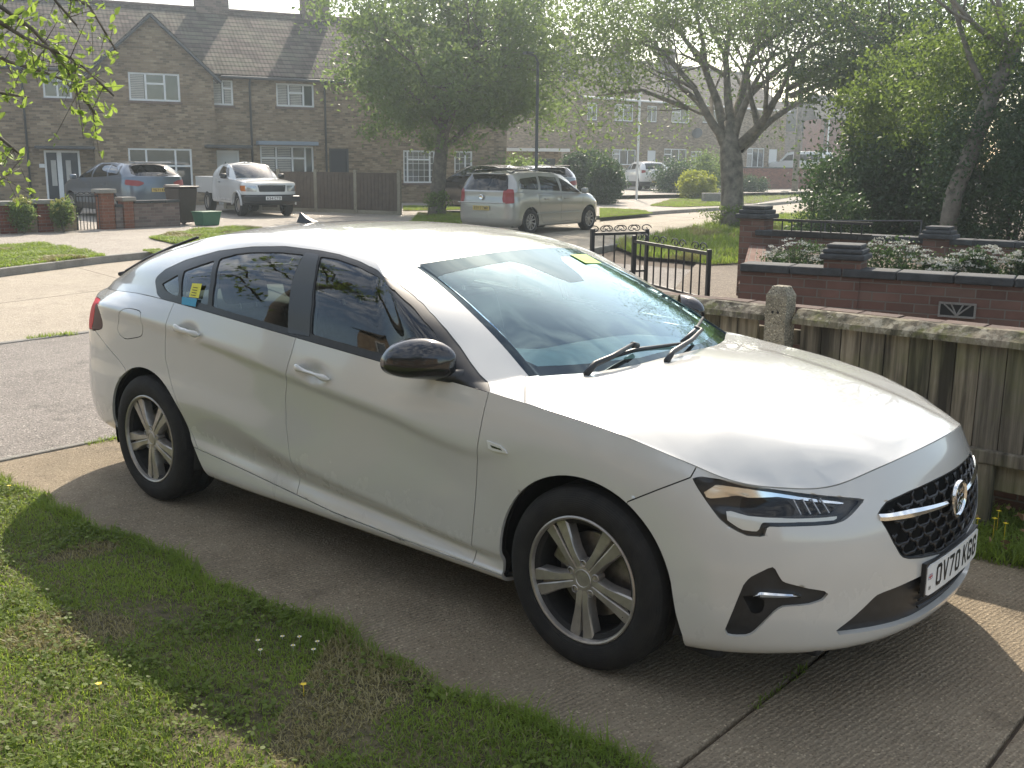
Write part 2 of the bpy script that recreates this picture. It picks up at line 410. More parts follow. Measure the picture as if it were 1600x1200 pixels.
def hero_grid():
    base = np.array([(.970,0),(.958,.22),(.915,.42),(.835,.60),(.72,.745),(.57,.85),(.41,.903),(.15,.925),(-.27,.932),(-.46,.932),(-1.0,.932),(-1.6,.932),(-2.15,.932),(-2.6,.930),(-3.0,.922),(-3.3,.897),(-3.52,.85),(-3.70,.75),(-3.82,.59),(-3.89,.35),(-3.915,0)])
    I = interp_tab
    rows = [
     (I({0:.19,6:.19,9:.20,13:.22,15:.27,20:.27}), I({0:.10,6:.14,20:.14})),
     (I({0:.212,4:.222,6:.205,8:.218,12:.222,13:.24,15:.30,20:.30}), I({0:.035,4:.03,6:.035,8:.055,13:.055,15:.05,20:.05})),
     (I({0:.245,4:.255,6:.25,8:.245,12:.262,13:.29,15:.36,20:.36}), I({0:.008,6:.01,8:.036,13:.036,15:.02,20:.02})),
     (I({0:.33,4:.34,6:.33,8:.26,9:.265,10:.285,11:.31,12:.345,13:.38,15:.44,20:.44}), I({0:.0,5:0,6:.004,8:.046,12:.044,13:.03,15:.005,20:.005})),
     (I({0:.40,4:.41,6:.40,8:.29,9:.295,10:.325,11:.36,12:.40,13:.44,15:.50,20:.50}), I({0:0,6:.002,7:.012,8:.040,9:.052,10:.062,12:.056,13:.03,15:0,20:0})),
     (I({0:.47,4:.48,6:.48,7:.42,8:.335,9:.335,10:.385,11:.458,12:.57,13:.60,15:.58,20:.58}), I({0:0,6:.002,7:.012,8:.032,9:.026,11:.017,12:.014,13:.010,15:0,20:0})),
     (I({0:.58,6:.60,7:.60,8:.56,9:.54,10:.60,11:.65,12:.71,13:.74,15:.70,20:.68}), I({0:.004,3:.010,5:.012,6:.008,7:.006,8:.014,9:.021,11:.023,13:.019,15:.01,20:.012})),
     (I({0:.66,6:.68,7:.70,8:.70,9:.68,10:.745,11:.81,12:.875,13:.91,14:.93,15:.90,16:.86,20:.80}), I({0:.018,3:.035,5:.03,6:.014,7:.008,8:.008,9:.012,10:.014,13:.013,14:.014,16:.015,17:.03,20:.04})),
     (I({0:.70,3:.70,5:.70,6:.73,7:.76,8:.76,9:.735,10:.795,11:.858,12:.925,13:.962,14:.985,15:.985,16:.96,17:.93,20:.88}), I({0:.028,3:.05,5:.045,6:.022,7:.012,8:.006,9:.003,10:0,13:0,14:.004,15:.012,16:.035,17:.05,20:.05})),
     (I({0:.765,3:.725,5:.735,6:.775,7:.815,8:.855,9:.85,10:.885,11:.935,12:.99,13:1.018,14:1.03,15:1.03,16:1.01,20:1.0}), I({0:.048,3:.065,4:.066,5:.052,6:.034,7:.020,8:.014,9:.012,11:.010,13:.018,14:.036,15:.062,16:.075,20:.05}))]
    T = np.array([(.885,0,.832),(.872,.20,.826),(.828,.40,.802),(.745,.585,.762),(.64,.715,.766),(.52,.808,.785),(.375,.855,.828),(.15,.886,.880),(-.27,.901,.930),(-.46,.903,.946),(-1.0,.903,.980),(-1.6,.903,1.020),(-2.15,.900,1.057),(-2.6,.880,1.080),(-3.0,.83,1.080),(-3.3,.77,1.062),(-3.52,.70,1.048),(-3.66,.62,1.045),(-3.77,.49,1.052),(-3.84,.29,1.060),(-3.86,0,1.065)])
    C = np.array([(-.195,0,1.000),(-.197,.13,.999),(-.203,.25,.995),(-.223,.36,.990),(-.255,.46,.986),(-.29,.545,.984),(-.33,.62,.984),(-.365,.69,.984),(-.40,.745,.984),(-.50,.868,.968),(-1.0,.893,1.003),(-1.6,.893,1.045),(-2.15,.89,1.082),(-2.6,.868,1.108),(-3.02,.80,1.115),(-3.36,.715,1.095),(-3.56,.65,1.08),(-3.68,.565,1.078),(-3.77,.45,1.08),(-3.82,.27,1.085),(-3.84,0,1.09)])
    U = np.array([(-1.05,0,1.378),(-1.054,.12,1.376),(-1.062,.23,1.372),(-1.076,.33,1.366),(-1.093,.41,1.359),(-1.112,.475,1.352),(-1.13,.52,1.346),(-1.148,.552,1.341),(-1.168,.58,1.336),(-1.27,.605,1.362),(-1.45,.602,1.400),(-1.85,.597,1.428),(-2.25,.59,1.420),(-2.62,.575,1.385),(-2.9,.555,1.327),(-3.02,.52,1.30),(-3.03,.46,1.325),(-3.01,.38,1.345),(-2.995,.28,1.357),(-2.988,.14,1.364),(-2.985,0,1.366)])
    n = 21; W = np.zeros((3,n,3))
    for q, s in enumerate((.27,.54,.80)):
        P = C*(1-s)+U*s; bl = 4*s*(1-s)
        for j in range(9): P[j] += np.array([.5,0,.85])*.022*bl + np.array([0,0,0])
        for j in range(14,n): P[j] += np.array([-.4,.0,.9])*.03*bl
        for j in (14,15): P[j] += np.array([0,.03,.0])*bl
        W[q] = P
    for q, pts in enumerate([{9:(-.69,.836,1.065),10:(-1.08,.862,1.11),11:(-1.66,.862,1.15),12:(-2.17,.858,1.175),13:(-2.6,.842,1.175)},
                             {9:(-.87,.795,1.175),10:(-1.17,.812,1.22),11:(-1.74,.805,1.27),12:(-2.2,.80,1.275),13:(-2.61,.80,1.235)},
                             {9:(-1.10,.715,1.29),10:(-1.29,.715,1.34),11:(-1.83,.700,1.386),12:(-2.24,.697,1.375),13:(-2.62,.70,1.318)}]):
        for j, p in pts.items(): W[q][j] = p
    vx = [-1.10,-1.14,-1.2,-1.27,-1.34,-1.41,-1.47,-1.53,-1.6,-1.66,-1.76,-1.95,-2.2,-2.4,-2.5,-2.6,-2.68,-2.76,-2.84,-2.9,-2.95]
    rz = ([-3.3,-2.985,-2.85,-2.7,-2.55,-2.4,-2.2,-2.0,-1.8,-1.6,-1.45,-1.3,-1.18,-1.10,-1.05,-.9],[1.28,1.366,1.392,1.416,1.435,1.447,1.457,1.462,1.460,1.451,1.440,1.424,1.405,1.390,1.378,1.34])
    V = np.array([(x,0,np.interp(x,*rz)) for x in vx])
    zcx = ([-.5,-.195,0,.15,.3,.45,.6,.7,.8,.85,.9,1.0],[1.03,1.0,.985,.969,.950,.928,.902,.883,.860,.846,.826,.78])
    xs = np.linspace(-.6,1.0,400); zcs = np.interp(xs,*zcx); ker = np.ones(21)/21; zcs = np.convolve(np.pad(zcs,10,'edge'),ker,'valid')
    Ts = T[:9][::-1]
    Tx = np.concatenate([[-.6],Ts[:,0]]); Ty = np.concatenate([[.903],Ts[:,1]]); Tz = np.concatenate([[.95],Ts[:,2]])
    def zb(x, y):
        y = np.abs(y); zc = np.interp(x, xs, zcs); yT = np.interp(x, Tx, Ty); zT = np.interp(x, Tx, Tz)
        yc = np.minimum(np.interp(x,[-.4,.1,.4,.6,.8,.9],[.74,.68,.62,.52,.36,.2]), .82*yT+.0)
        yc = np.maximum(yc,1e-3); zcr = zc-.030*np.clip(x*0+1,0,1)
        q = np.clip(y/yc,0,1); a = zc-.030*q**2.2
        r = np.clip((y-yc)/np.maximum(yT-yc,1e-3),0,1)
        b = zcr-(zcr-zT)*(r**1.35)
        z = np.where(y<yc,a,b)
        # raised centre panel between two soft creases
        yr = np.interp(x,[-.2,.3,.8],[.50,.40,.27]); hgt = np.interp(x,[-.2,.1,.6,.8,.9],[0,.007,.010,.006,0])
        return z + hgt/(1+np.exp(-(yr-y)/.014))
    return grid_from_cage(base, rows, T, C, list(W), U, V, zb, rz)
# ---------------- car materials ----------------
def paint(name, col, dirt=.5, rough=.22, metal=0, flake=0, coat=1.0, dirtcol=(.40,.36,.29)):
    m, nt, bs = newmat(name); v = coord(nt)
    bs.inputs['Coat Weight'].default_value = coat; bs.inputs['Coat Roughness'].default_value = .035; bs.inputs['Metallic'].default_value = metal
    sx = nt.nodes.new('ShaderNodeSeparateXYZ'); nt.links.new(v, sx.inputs[0])
    n1 = noise(nt, v, 3.2, 6, .65); n2 = noise(nt, coord(nt, scale=(1,1,.6)), 11, 6, .6); n3 = noise(nt, v, 180, 3, .6)
    low = mth(nt, 'SUBTRACT', .75, sx.outputs[2]); low = mth(nt, 'MAXIMUM', mth(nt, 'MULTIPLY', low, 1.3), 0)
    d = mth(nt, 'MULTIPLY', mth(nt, 'ADD', mth(nt,'MULTIPLY', n1, .5), mth(nt,'MULTIPLY', n2, .55)), mth(nt, 'ADD', low, .22))
    d = mth(nt, 'MULTIPLY', d, dirt); d = mth(nt, 'MINIMUM', d, .8)
    spk = ramp(nt, n3, [(.66,0),(.74,1)]); d2 = mth(nt, 'MAXIMUM', d, mth(nt,'MULTIPLY', spk, .16*dirt))
    c = mix(nt, d2, col, dirtcol); nt.links.new(c, bs.inputs['Base Color'])
    r = mth(nt, 'ADD', rough, mth(nt, 'MULTIPLY', d2, .5)); nt.links.new(r, bs.inputs['Roughness'])
    cr = mth(nt, 'ADD', .03, mth(nt, 'MULTIPLY', d2, .35)); nt.links.new(cr, bs.inputs['Coat Roughness'])
    return m
M_white = paint('white_paint', (.575,.57,.54), .30)
M_black = simple('gloss_black', (.012,.012,.014), .12, coat=.6)
M_trim = simple('black_trim', (.018,.019,.021), .42, var=.3, vscale=30)
M_pillar = simple('pillar_film', (.045,.05,.055), .3, spec=.5)
M_rubber = None
def tyre_mat():
    m, nt, bs = newmat('tyre_rubber'); bs.inputs['Roughness'].default_value = .78; bs.inputs['Specular IOR Level'].default_value = .3
    v = coord(nt); sx = nt.nodes.new('ShaderNodeSeparateXYZ'); nt.links.new(v, sx.inputs[0])
    c = ramp(nt, noise(nt, v, 14, 5, .6), [(.3,(.012,.012,.013)),(.75,(.030,.028,.026))]); nt.links.new(c, bs.inputs['Base Color'])
    ang = mth(nt,'ARCTAN2', sx.outputs[2], sx.outputs[0]); rr = mth(nt,'SQRT', mth(nt,'ADD', mth(nt,'MULTIPLY',sx.outputs[0],sx.outputs[0]), mth(nt,'MULTIPLY',sx.outputs[2],sx.outputs[2])))
    tooth = mth(nt,'SINE', mth(nt,'ADD', mth(nt,'MULTIPLY', ang, 78), mth(nt,'MULTIPLY', sx.outputs[1], 60)))
    tooth = ramp(nt, tooth, [(.0,1),(.25,0)]) if False else mth(nt,'GREATER_THAN', tooth, -.55)
    msk = mth(nt,'GREATER_THAN', rr, .316); h = mth(nt,'MULTIPLY', mth(nt,'SUBTRACT', tooth, 1), msk)
    rings = mth(nt,'MULTIPLY', mth(nt,'SINE', mth(nt,'MULTIPLY', rr, 900)), .06)
    bump(nt, bs, mth(nt,'ADD',h,rings), .9, .006); return m
M_rubber = tyre_mat()
M_rim = simple('rim_alloy', (.40,.375,.345), .36, metal=.65, var=.2, vscale=22)
M_disc = simple('brake_steel', (.30,.28,.27), .4, metal=.9, var=.3, vscale=30)
M_dark = simple('dark_liner', (.012,.012,.012), .8)
M_grille = simple('grille_plastic', (.014,.014,.015), .38)
M_satin = simple('satin_metal', (.72,.72,.70), .3, metal=.1)
M_redf = simple('faded_red_lens', (.26,.03,.03), .35)
M_chrome = simple('chrome', (.82,.82,.80), .10, metal=1, var=.05)
M_glass = glassmat('side_glass', (.62,.72,.70), ior=1.52, refl=1.5)
M_glassd = glassmat('dark_glass', (.12,.15,.16), ior=1.52, refl=1.3)
M_wind = glassmat("wind_glass", (.74,.92,.88), ior=1.5, refl=2.6, rcol=(.62,.84,.95))
M_lens = glassmat('lamp_lens', (.95,.96,.96), ior=1.45, refl=.8)
M_seat = simple('seat_fabric', (.035,.035,.037), .85, var=.3, vscale=40)
M_dash = simple('dash_plastic', (.55,.60,.58), .6, var=.15)
M_head = simple('headlining', (.34,.36,.34), .9)
M_red = simple('red_lens', (.62,.008,.02), .45, spec=.25); M_redd = simple('dark_red_lens', (.045,.006,.01), .4, spec=.3)
M_plate_w = simple('plate_white', (.78,.78,.76), .35, coat=.3, var=.04); M_ink = simple('plate_ink', (.012,.012,.014), .4)
M_plate_y = simple('plate_yellow', (.50,.38,.12), .35, coat=.3)
# ---------------- glyphs (strokes) ----------------
def text_obj(txt, name, mat, parent, M, size, sx=1.0, ext=.0006, bold=0, align='CENTER', font=None):
    cu = bpy.data.curves.new(name, 'FONT'); cu.body = txt; cu.size = size; cu.extrude = ext; cu.align_x = align; cu.align_y = 'CENTER'; cu.offset = bold
    o = bpy.data.objects.new(name, cu); COL.objects.link(o); 
    dg = bpy.context.evaluated_depsgraph_get(); me = bpy.data.meshes.new_from_object(o.evaluated_get(dg)); bpy.data.objects.remove(o)
    for v in me.vertices: v.co.x *= sx
    me.transform(M); o = link(name, me, mat, parent); return o
PLATE_GL = {  # strokes on a 50 x 79 cell (Charles Wright style)
 'O':[[(7,14),(14,7),(36,7),(43,14),(43,65),(36,72),(14,72),(7,65),(7,14)]],
 '0':[[(7,14),(14,7),(36,7),(43,14),(43,65),(36,72),(14,72),(7,65),(7,14)]],
 'V':[[(6,79),(25,4),(44,79)]], '7':[[(5,72),(43,72),(18,0)]],
 'K':[[(7,0),(7,79)],[(43,79),(8,34)],[(18,44),(44,0)]],
 'G':[[(43,58),(43,65),(36,72),(14,72),(7,65),(7,14),(14,7),(36,7),(43,14),(43,36),(27,36)]],
 'A':[[(6,0),(25,75),(44,0)],[(13,22),(37,22)]], '3':[[(6,65),(14,72),(36,72),(43,65),(43,47),(36,41),(18,41)],[(36,41),(43,34),(43,14),(36,7),(14,7),(6,14)]],
 '4':[[(36,0),(36,75),(6,22),(46,22)]], 'C':[[(43,60),(43,65),(36,72),(14,72),(7,65),(7,14),(14,7),(36,7),(43,14),(43,19)]],
 'T':[[(4,72),(46,72)],[(25,72),(25,0)]], 'D':[[(7,7),(7,72),(30,72),(43,58),(43,21),(30,7),(7,7)]],
 'E':[[(43,72),(7,72),(7,7),(43,7)],[(7,41),(36,41)]], 'Z':[[(7,72),(43,72),(7,7),(43,7)]],
 '2':[[(7,60),(7,65),(14,72),(36,72),(43,65),(43,48),(7,7),(44,7)]], '5':[[(42,72),(9,72),(9,42),(36,42),(43,35),(43,14),(36,7),(14,7),(7,14)]],
 'W':[[(4,79),(14,4),(25,60),(36,4),(46,79)]], 'R':[[(7,0),(7,72),(36,72),(43,65),(43,46),(36,38),(7,38)],[(26,38),(44,0)]],
 '6':[[(40,72),(16,46),(7,30),(7,14),(14,7),(36,7),(43,14),(43,32),(36,40),(16,40)]], 'Y':[[(5,79),(25,40),(45,79)],[(25,40),(25,0)]],
 'X':[[(6,79),(44,0)],[(44,79),(6,0)]], 'N':[[(7,0),(7,76),(43,3),(43,79)]], 'U':[[(7,79),(7,14),(14,7),(36,7),(43,14),(43,79)]], '1':[[(14,62),(25,72),(25,0)]]}
def stroke_text(mb, txt, f, h, w=None, st=13, gap=11, space=33, z=.0008, cw=50):
    """writes txt centred; f maps (right, up, out) metres -> point"""
    tot = 0
    for i, ch in enumerate(txt): tot += (space if ch == ' ' else cw+(gap if i < len(txt)-1 and txt[i+1] != ' ' else 0))
    s = h/79.0; sx = s if w is None else w/tot; x = -tot/2
    for i, ch in enumerate(txt):
        if ch == ' ': x += space; continue
        for pl in PLATE_GL[ch]:
            for (a, b) in zip(pl, pl[1:]):
                d = Vector((b[0]-a[0], b[1]-a[1], 0)); L = d.length; d.normalize(); nrm = Vector((-d.y, d.x, 0))*st/2; e = d*st*.28
                q = [Vector((a[0],a[1],0))-e+nrm, Vector((b[0],b[1],0))+e+nrm, Vector((b[0],b[1],0))+e-nrm, Vector((a[0],a[1],0))-e-nrm]
                q = [Vector((p.x, min(79,max(0,p.y)), 0)) for p in q]
                mb.add([f((x+p.x)*sx, (p.y-39.5)*s, z) for p in q], [(0,3,2,1)])
        x += cw + (gap if i < len(txt)-1 and txt[i+1] != ' ' else 0)
# ---------------- wheel ----------------
def make_wheel(parent, loc, side, R=.336, Wd=.225, rim=.2275, style='five', rot=0.0, rimmat=None):
    """side=-1: outer face towards -y"""
    w = bpy.data.objects.new('wheel', None); COL.objects.link(w); w.parent = parent; w.location = loc
    if side > 0: w.rotation_euler = (0,0,math.pi)
    # local: axis along y, outer face at y = -0.0 ; inboard +y
    M = Matrix(((1,0,0,0),(0,0,1,0),(0,1,0,0),(0,0,0,1)))   # lathe z -> y
    t = MB(); hw = Wd/2; r0 = rim-.004
    prof = [(r0,.004),(r0+.004,-.002),(r0+.018,-.009),(r0+.045,-.013),(r0+.070,-.011),(R-.022,-.002),(R-.010,.006),(R-.003,.020)]
    gs = []
    for c in (.058,.112,.167):
        c *= Wd/.225; gs += [(R-.001,c-.006),(R-.010,c-.0045),(R-.010,c+.0045),(R-.001,c+.006)]
    prof += gs + [(R-.003,Wd-.020),(R-.010,Wd-.006),(R-.03,Wd+.006),(r0+.03,Wd+.01),(r0,Wd-.004),(r0-.03,Wd-.02),(r0-.03,.02)]
    t.lathe(prof, 96, M, close=True); t.obj('tyre', M_rubber, w, auto=38)
    k = rim/.2275; rm = MB(); rmt = rimmat or M_rim
    rm.lathe([(rim-.0005,.001),(rim-.001,-.004),(rim-.006,-.007),(rim-.012,-.004),(rim-.015,.006),(rim-.019,.035),(rim-.030,.08),(rim-.032,Wd-.03),(rim-.012,Wd-.006),(rim-.006,Wd-.004)], 96, M)
    def spoke(an, g=True, wide=1.0):
        rs = [.030,.055,.075,.10,.125,.15,.175,.198,.212,.2205]; wi = [.022,.029,.029,.031,.036,.042,.048,.053,.057,.061]
        hh = [.014,.012,.010,.009,.010,.011,.012,.012,.011,.010]; gw = [.0006,.0006,.0010,.0022,.0034,.0044,.0052,.006,.0066,.007]
        rs = [x*k for x in rs]; vs = []; fs = []; m = 12
        for r, w0, h0, g0 in zip(rs, wi, hh, gw):
            w0 *= wide*k; g0 = g0*k if g else .0004; gd = .016 if g and r > .06 else .001
            for tt, hz in ((-w0,h0+.045),(-w0*.97,h0+.006),(-w0*.86,h0),(-g0-.004,h0-.0015),(-g0,h0+.001),(-g0*.55,h0+gd),(g0*.55,h0+gd),(g0,h0+.001),(g0+.004,h0-.0015),(w0*.86,h0),(w0*.97,h0+.006),(w0,h0+.045)):
                x = r*math.cos(an)-tt*math.sin(an); z = r*math.sin(an)+tt*math.cos(an); vs.append((x,hz,z))
        for i in range(len(rs)-1):
            for j in range(m-1): fs.append((i*m+j,i*m+j+1,(i+1)*m+j+1,(i+1)*m+j))
        rm.add(vs, fs)
    if style == 'five':
        for q in range(5): spoke(rot + R_(-90+72*q))
    elif style == 'multi':
        for q in range(5): spoke(rot + R_(-90+72*q), False, .62)
    elif style == 'ten':
        for q in range(10): spoke(rot + R_(36*q), False, .4)
    elif style == 'steel':
        rm.lathe([(rim*.93,.02),(rim*.78,.035),(rim*.6,.02),(rim*.3,.0),(.001,-.005)], 40, M)
    rm.lathe([(.052*k,.05),(.052*k,.016),(.044*k,.012),(.036*k,.0115),(.034*k,.0085),(.028*k,.0085),(.0265*k,.0105),(.012*k,.0095),(.0003,.0095)], 40, M)
    ro = rm.obj('rim', rmt, w, auto=32)
    if style == 'five':
        for q in range(5):
            nb = MB()
            an = rot + R_(-54+72*q); c = Vector((.057*math.cos(an), 0, .057*math.sin(an)))
            Mx = Matrix.Translation(c) @ M
            rm2 = [(.0150,.05),(.0150,.012),(.0125,.010),(.0115,.014),(.0112,.030)]
            nb.lathe(rm2, 20, Mx); nb.lathe([(.0095,.030),(.0095,.018),(.0075,.0155),(.0003,.0155)], 6, Mx)
            nb.obj('wheel_nut', M_rim, w, auto=30)
        v = MB(); v.tube([(.18,.03,-.095),(.172,.012,-.09)], .004, 8); v.obj('valve', M_dark, w)
    dk = MB(); dk.lathe([(.001,.085),(.150*k,.085),(.150*k,.095),(.02,.1)], 48, M); dk.obj('brake_disc', M_disc, w, auto=30)
    cp = MB(); a0 = R_(150); 
    cp.box(-.045,.045,.055,.125,.085*k,.165*k, Matrix.Rotation(R_(65 if loc[0] < -1 else -65),4,'Y')); cp.obj('brake_caliper', M_disc, w, bevel=.01)
    bk = MB(); bk.lathe([(.001,.12),(rim-.035,.12),(rim-.034,.13),(.001,.13)], 40, M); bk.obj('backing_plate', M_dark, w)
    return w
# ---------------- the white car ----------------
def build_hero():
    V5, F, info = hero_grid()
    Kb = np.array([(.970,0),(.958,.22),(.915,.42),(.835,.60),(.72,.745),(.57,.85),(.41,.903),(.15,.925),(-.27,.932),(-.46,.932),(-1.0,.932),(-1.6,.932),(-2.15,.932),(-2.6,.930),(-3.0,.922),(-3.3,.897),(-3.52,.85),(-3.70,.75),(-3.82,.59),(-3.89,.35),(-3.915,0)])
    K = np.concatenate([[0],np.cumsum(np.linalg.norm(np.diff(Kb,axis=0),axis=1))])
    A = np.interp(V5[:,3], np.arange(21), K); V6 = np.column_stack([V5, A])
    S = Shell(V6, F); iT, iC, iU = info['T'], info['C'], info['U']
    X = lambda V: V[:,0]; Z = lambda V: V[:,2]; Uc = lambda V: V[:,3]; Vc = lambda V: V[:,4]; Aa = lambda V: V[:,5]
    az = lambda Q: (lambda V: seg_sdf(V[:,[5,2]], Q)); xz = lambda Q: (lambda V: seg_sdf(V[:,[0,2]], Q))
    both = lambda *fs: (lambda V: np.max([f(V) for f in fs],axis=0)); mx = both
    below = lambda V: Vc(V)-iT; aboveT = lambda V: iT-Vc(V)
    # rows
    S.cut(lambda V: np.maximum(iU-Vc(V), -1), 'roof')
    S.cut(mx(lambda V: iC-Vc(V), lambda V: Vc(V)-iU, lambda V: (Uc(V)-7.93)*.1), 'windscreen', ['body'])
    S.cut(mx(aboveT, lambda V: Vc(V)-iC, lambda V: (Uc(V)-8.0)*.1), 'bonnet', ['body'])
    S.cut(mx(lambda V: iC+.25-Vc(V), lambda V: Vc(V)-iU, lambda V: (16.4-Uc(V))*.1), 'rear_window', ['body'])
    S.cut(mx(aboveT), 'upper', ['body'])
    outer = [(-.40,.90),(-.437,.944),(-.447,.950),(-.532,.990),(-.598,1.027),(-.679,1.076),(-.758,1.123),(-.843,1.170),(-.932,1.214),(-1.015,1.25),(-1.096,1.282),(-1.224,1.322),(-1.369,1.351),(-1.507,1.369),(-1.638,1.378),(-1.88,1.383),(-2.12,1.368),(-2.378,1.333),(-2.63,1.274),(-2.775,1.218),(-2.825,1.18),(-2.83,1.158),(-2.752,1.10),(-2.66,1.075),(-2.6,1.0),(-1.6,.95)]
    S.cut(mx(xz(outer), lambda V: (8.2-Uc(V))*.1, lambda V: (Uc(V)-15)*.1), 'window_frame', ['upper'])
    gl = {'glass_front':[(-1.475,1.042),(-1.50,1.165),(-1.55,1.27),(-1.60,1.355),(-1.50,1.352),(-1.347,1.331),(-1.146,1.287),(-1.06,1.256),(-.93,1.197),(-.80,1.125),(-.745,1.08),(-.725,1.02),(-.72,.992)],
          'glass_rear':[(-2.222,1.090),(-2.25,1.2),(-2.312,1.302),(-2.20,1.330),(-2.085,1.345),(-1.88,1.357),(-1.715,1.357),(-1.69,1.24),(-1.635,1.050)],
          'glass_door_quarter':[(-2.50,1.105),(-2.52,1.150),(-2.56,1.228),(-2.45,1.262),(-2.345,1.292),(-2.285,1.2),(-2.258,1.094)],
          'glass_quarter':[(-2.735,1.150),(-2.60,1.207),(-2.545,1.155),(-2.53,1.11),(-2.61,1.113),(-2.68,1.125)]}
    # pillar between the doors
    S.cut(mx(xz([(-1.482,1.03),(-1.51,1.16),(-1.555,1.27),(-1.615,1.362),(-1.71,1.366),(-1.685,1.24),(-1.628,1.03)])), 'pillar_panel', ['window_frame'])
    for kk, q in gl.items(): S.cut(xz(q), kk, ['window_frame'])
    # wheel arches
    def arch(cx, lo, fr):
        P = []
        for i in range(0, 33):
            a = math.pi*(1-i/32); r = .379
            P.append((cx+r*math.cos(a), .333+r*math.sin(a)))
        return P
    fa = [(-.376,.0),(-.376,.25)]+[(-.379*math.cos(t), .333+.380*math.sin(t)) for t in np.linspace(.05,math.pi-.25,30)]+[(.385,.33),(.410,.25),(.415,0)]
    ra = [(-3.19,0),(-3.18,.30)]+[(-2.829-.382*math.cos(t)*1.0, .333+.380*math.sin(t)) for t in np.linspace(.05,math.pi-.18,30)]+[(-2.395,.31),(-2.335,.235),(-2.31,0)]
    side = lambda V: (5.2-Uc(V))*.1
    S.cut(mx(xz(fa), below), 'hole', ['body']); S.cut(mx(xz(ra), below, lambda V: (Uc(V)-16.2)*.1), 'hole', ['body'])
    lm = lambda a, b: (lambda V: np.maximum((a-Uc(V)), (Uc(V)-b))*.1)
    sill = [(-.30,.0),(-.30,.244),(-.518,.247),(-.95,.255),(-1.354,.268),(-1.908,.316),(-2.32,.352),(-2.50,.368),(-2.50,0)]
    S.cut(mx(xz(sill), lm(6.8,13.2)), 'sill', ['body'])
    fb = [(.188,.63),(.192,.668),(.307,.734),(.40,.785),(.45,1.0),(1.4,1.0),(1.4,-.1),(.0,-.1),(0,.5)]
    S.cut(mx(xz(fb), lambda V: (Uc(V)-8)*.1), 'front_bumper', ['body'])
    fd = [(-.432,1.2),(-.44,.95),(-.46,.817),(-.485,.652),(-.519,.363),(-.53,.20),(-1.615,.20),(-1.612,.31),(-1.61,.42),(-1.630,.50),(-1.650,.62),(-1.645,.74),(-1.615,.836),(-1.58,.95),(-1.565,1.03),(-1.56,1.2)]
    S.cut(mx(xz(fd), lm(7.5,12)), 'front_door', ['body'])
    rd = [(-1.5,1.2),(-1.5,.1),(-2.36,.1),(-2.365,.316),(-2.40,.37),(-2.455,.45),(-2.53,.608),(-2.585,.70),(-2.616,.791),(-2.60,.89),(-2.563,.961),(-2.55,1.05),(-2.546,1.2)]
    S.cut(mx(xz(rd), lm(10,14)), 'rear_door', ['body'])
    S.cut(mx(xz([(-.1,-.1),(.5,-.1),(.5,.9),(-.1,.99),(-.6,.99),(-.6,-.1)]), lambda V: (Uc(V)-9.4)*.1), 'front_wing', ['body'])
    tl = [(4.925,1.01),(4.868,.965),(4.835,.90),(4.845,.868),(4.93,.848),(5.1,.835),(5.45,.84),(5.50,.90),(5.45,.975),(5.2,1.0),(5.0,1.012)]
    S.cut(az(smooth_poly(tl)), 'tail_lamp', ['body'])
    tli = [(4.868,.965),(4.835,.90),(4.845,.868),(4.93,.848),(5.03,.842),(4.99,.88),(4.965,.93),(4.95,.985),(4.92,1.0)]
    S.cut(az(tli), 'tail_lamp_dark', ['tail_lamp'])
    fuel = smooth_poly([(4.375,.93),(4.372,1.000),(4.41,1.013),(4.54,1.012),(4.60,.985),(4.652,.90),(4.645,.865),(4.575,.842),(4.42,.872),(4.385,.89)])
    S.cut(az(fuel), 'fuel_flap', ['body'])
    rb = [(-2.95,.60),(-3.026,.686),(-3.10,.727),(-3.38,.842),(-4.2,.80),(-4.2,-.1),(-2.9,-.1)]
    S.cut(mx(xz(rb), lambda V: (13.5-Uc(V))*.1), 'rear_bumper', ['body'])
    S.cut(lambda V: (17.0-Uc(V))*.1, 'tailgate', ['body'])
    # front openings, (arc, height)
    hl = [(1.154,.782),(1.130,.752),(1.086,.703),(1.051,.667),(1.019,.646),(.985,.631),(.960,.623),(.908,.623),(.900,.655),(.79,.657),(.675,.657),(.630,.664),(.595,.681),(.532,.716),(.653,.733),(.760,.748),(.866,.763),(.960,.775),(1.04,.785),(1.12,.789)]
    S.cut(az(hl), 'headlamp', ['front_bumper','front_wing','bonnet','body'])
    gr = [(-.1,.724),(.05,.724),(.15,.722),(.318,.713),(.40,.704),(.44,.698),(.470,.682),(.490,.668),(.475,.637),(.437,.575),(.40,.525),(.385,.512),(.35,.499),(.276,.484),(.12,.462),(-.1,.455)]
    S.cut(mx(az(gr), lambda V: (Uc(V)-5)*.1), 'grille_hole', ['front_bumper'])
    lo = [(-.1,.425),(.26,.415),(.34,.413),(.41,.408),(.46,.405),(.50,.399),(.575,.348),(.655,.297),(.66,.288),(.52,.280),(.38,.270),(.27,.262),(-.1,.262)]
    S.cut(mx(az(lo), lambda V: (Uc(V)-5)*.1), 'intake_hole', ['front_bumper'])
    fg = [(1.018,.284),(.984,.392),(.962,.462),(.945,.487),(.920,.503),(.880,.526),(.872,.522),(.855,.492),(.843,.477),(.765,.455),(.70,.441),(.690,.430),(.708,.413),(.751,.402),(.834,.397),(.855,.388),(.892,.345),(.925,.303),(.94,.290),(.978,.284)]
    S.cut(az(fg), 'fog_hole', ['front_bumper'])
    if 0: S.cut(mx(lambda V: Z(V)-np.interp(Aa(V),[0,.4,.62,.70,.72],[.262,.268,.283,.25,.15])-.0, lambda V:(Uc(V)-5)*.1), 'splitter', ['front_bumper'])
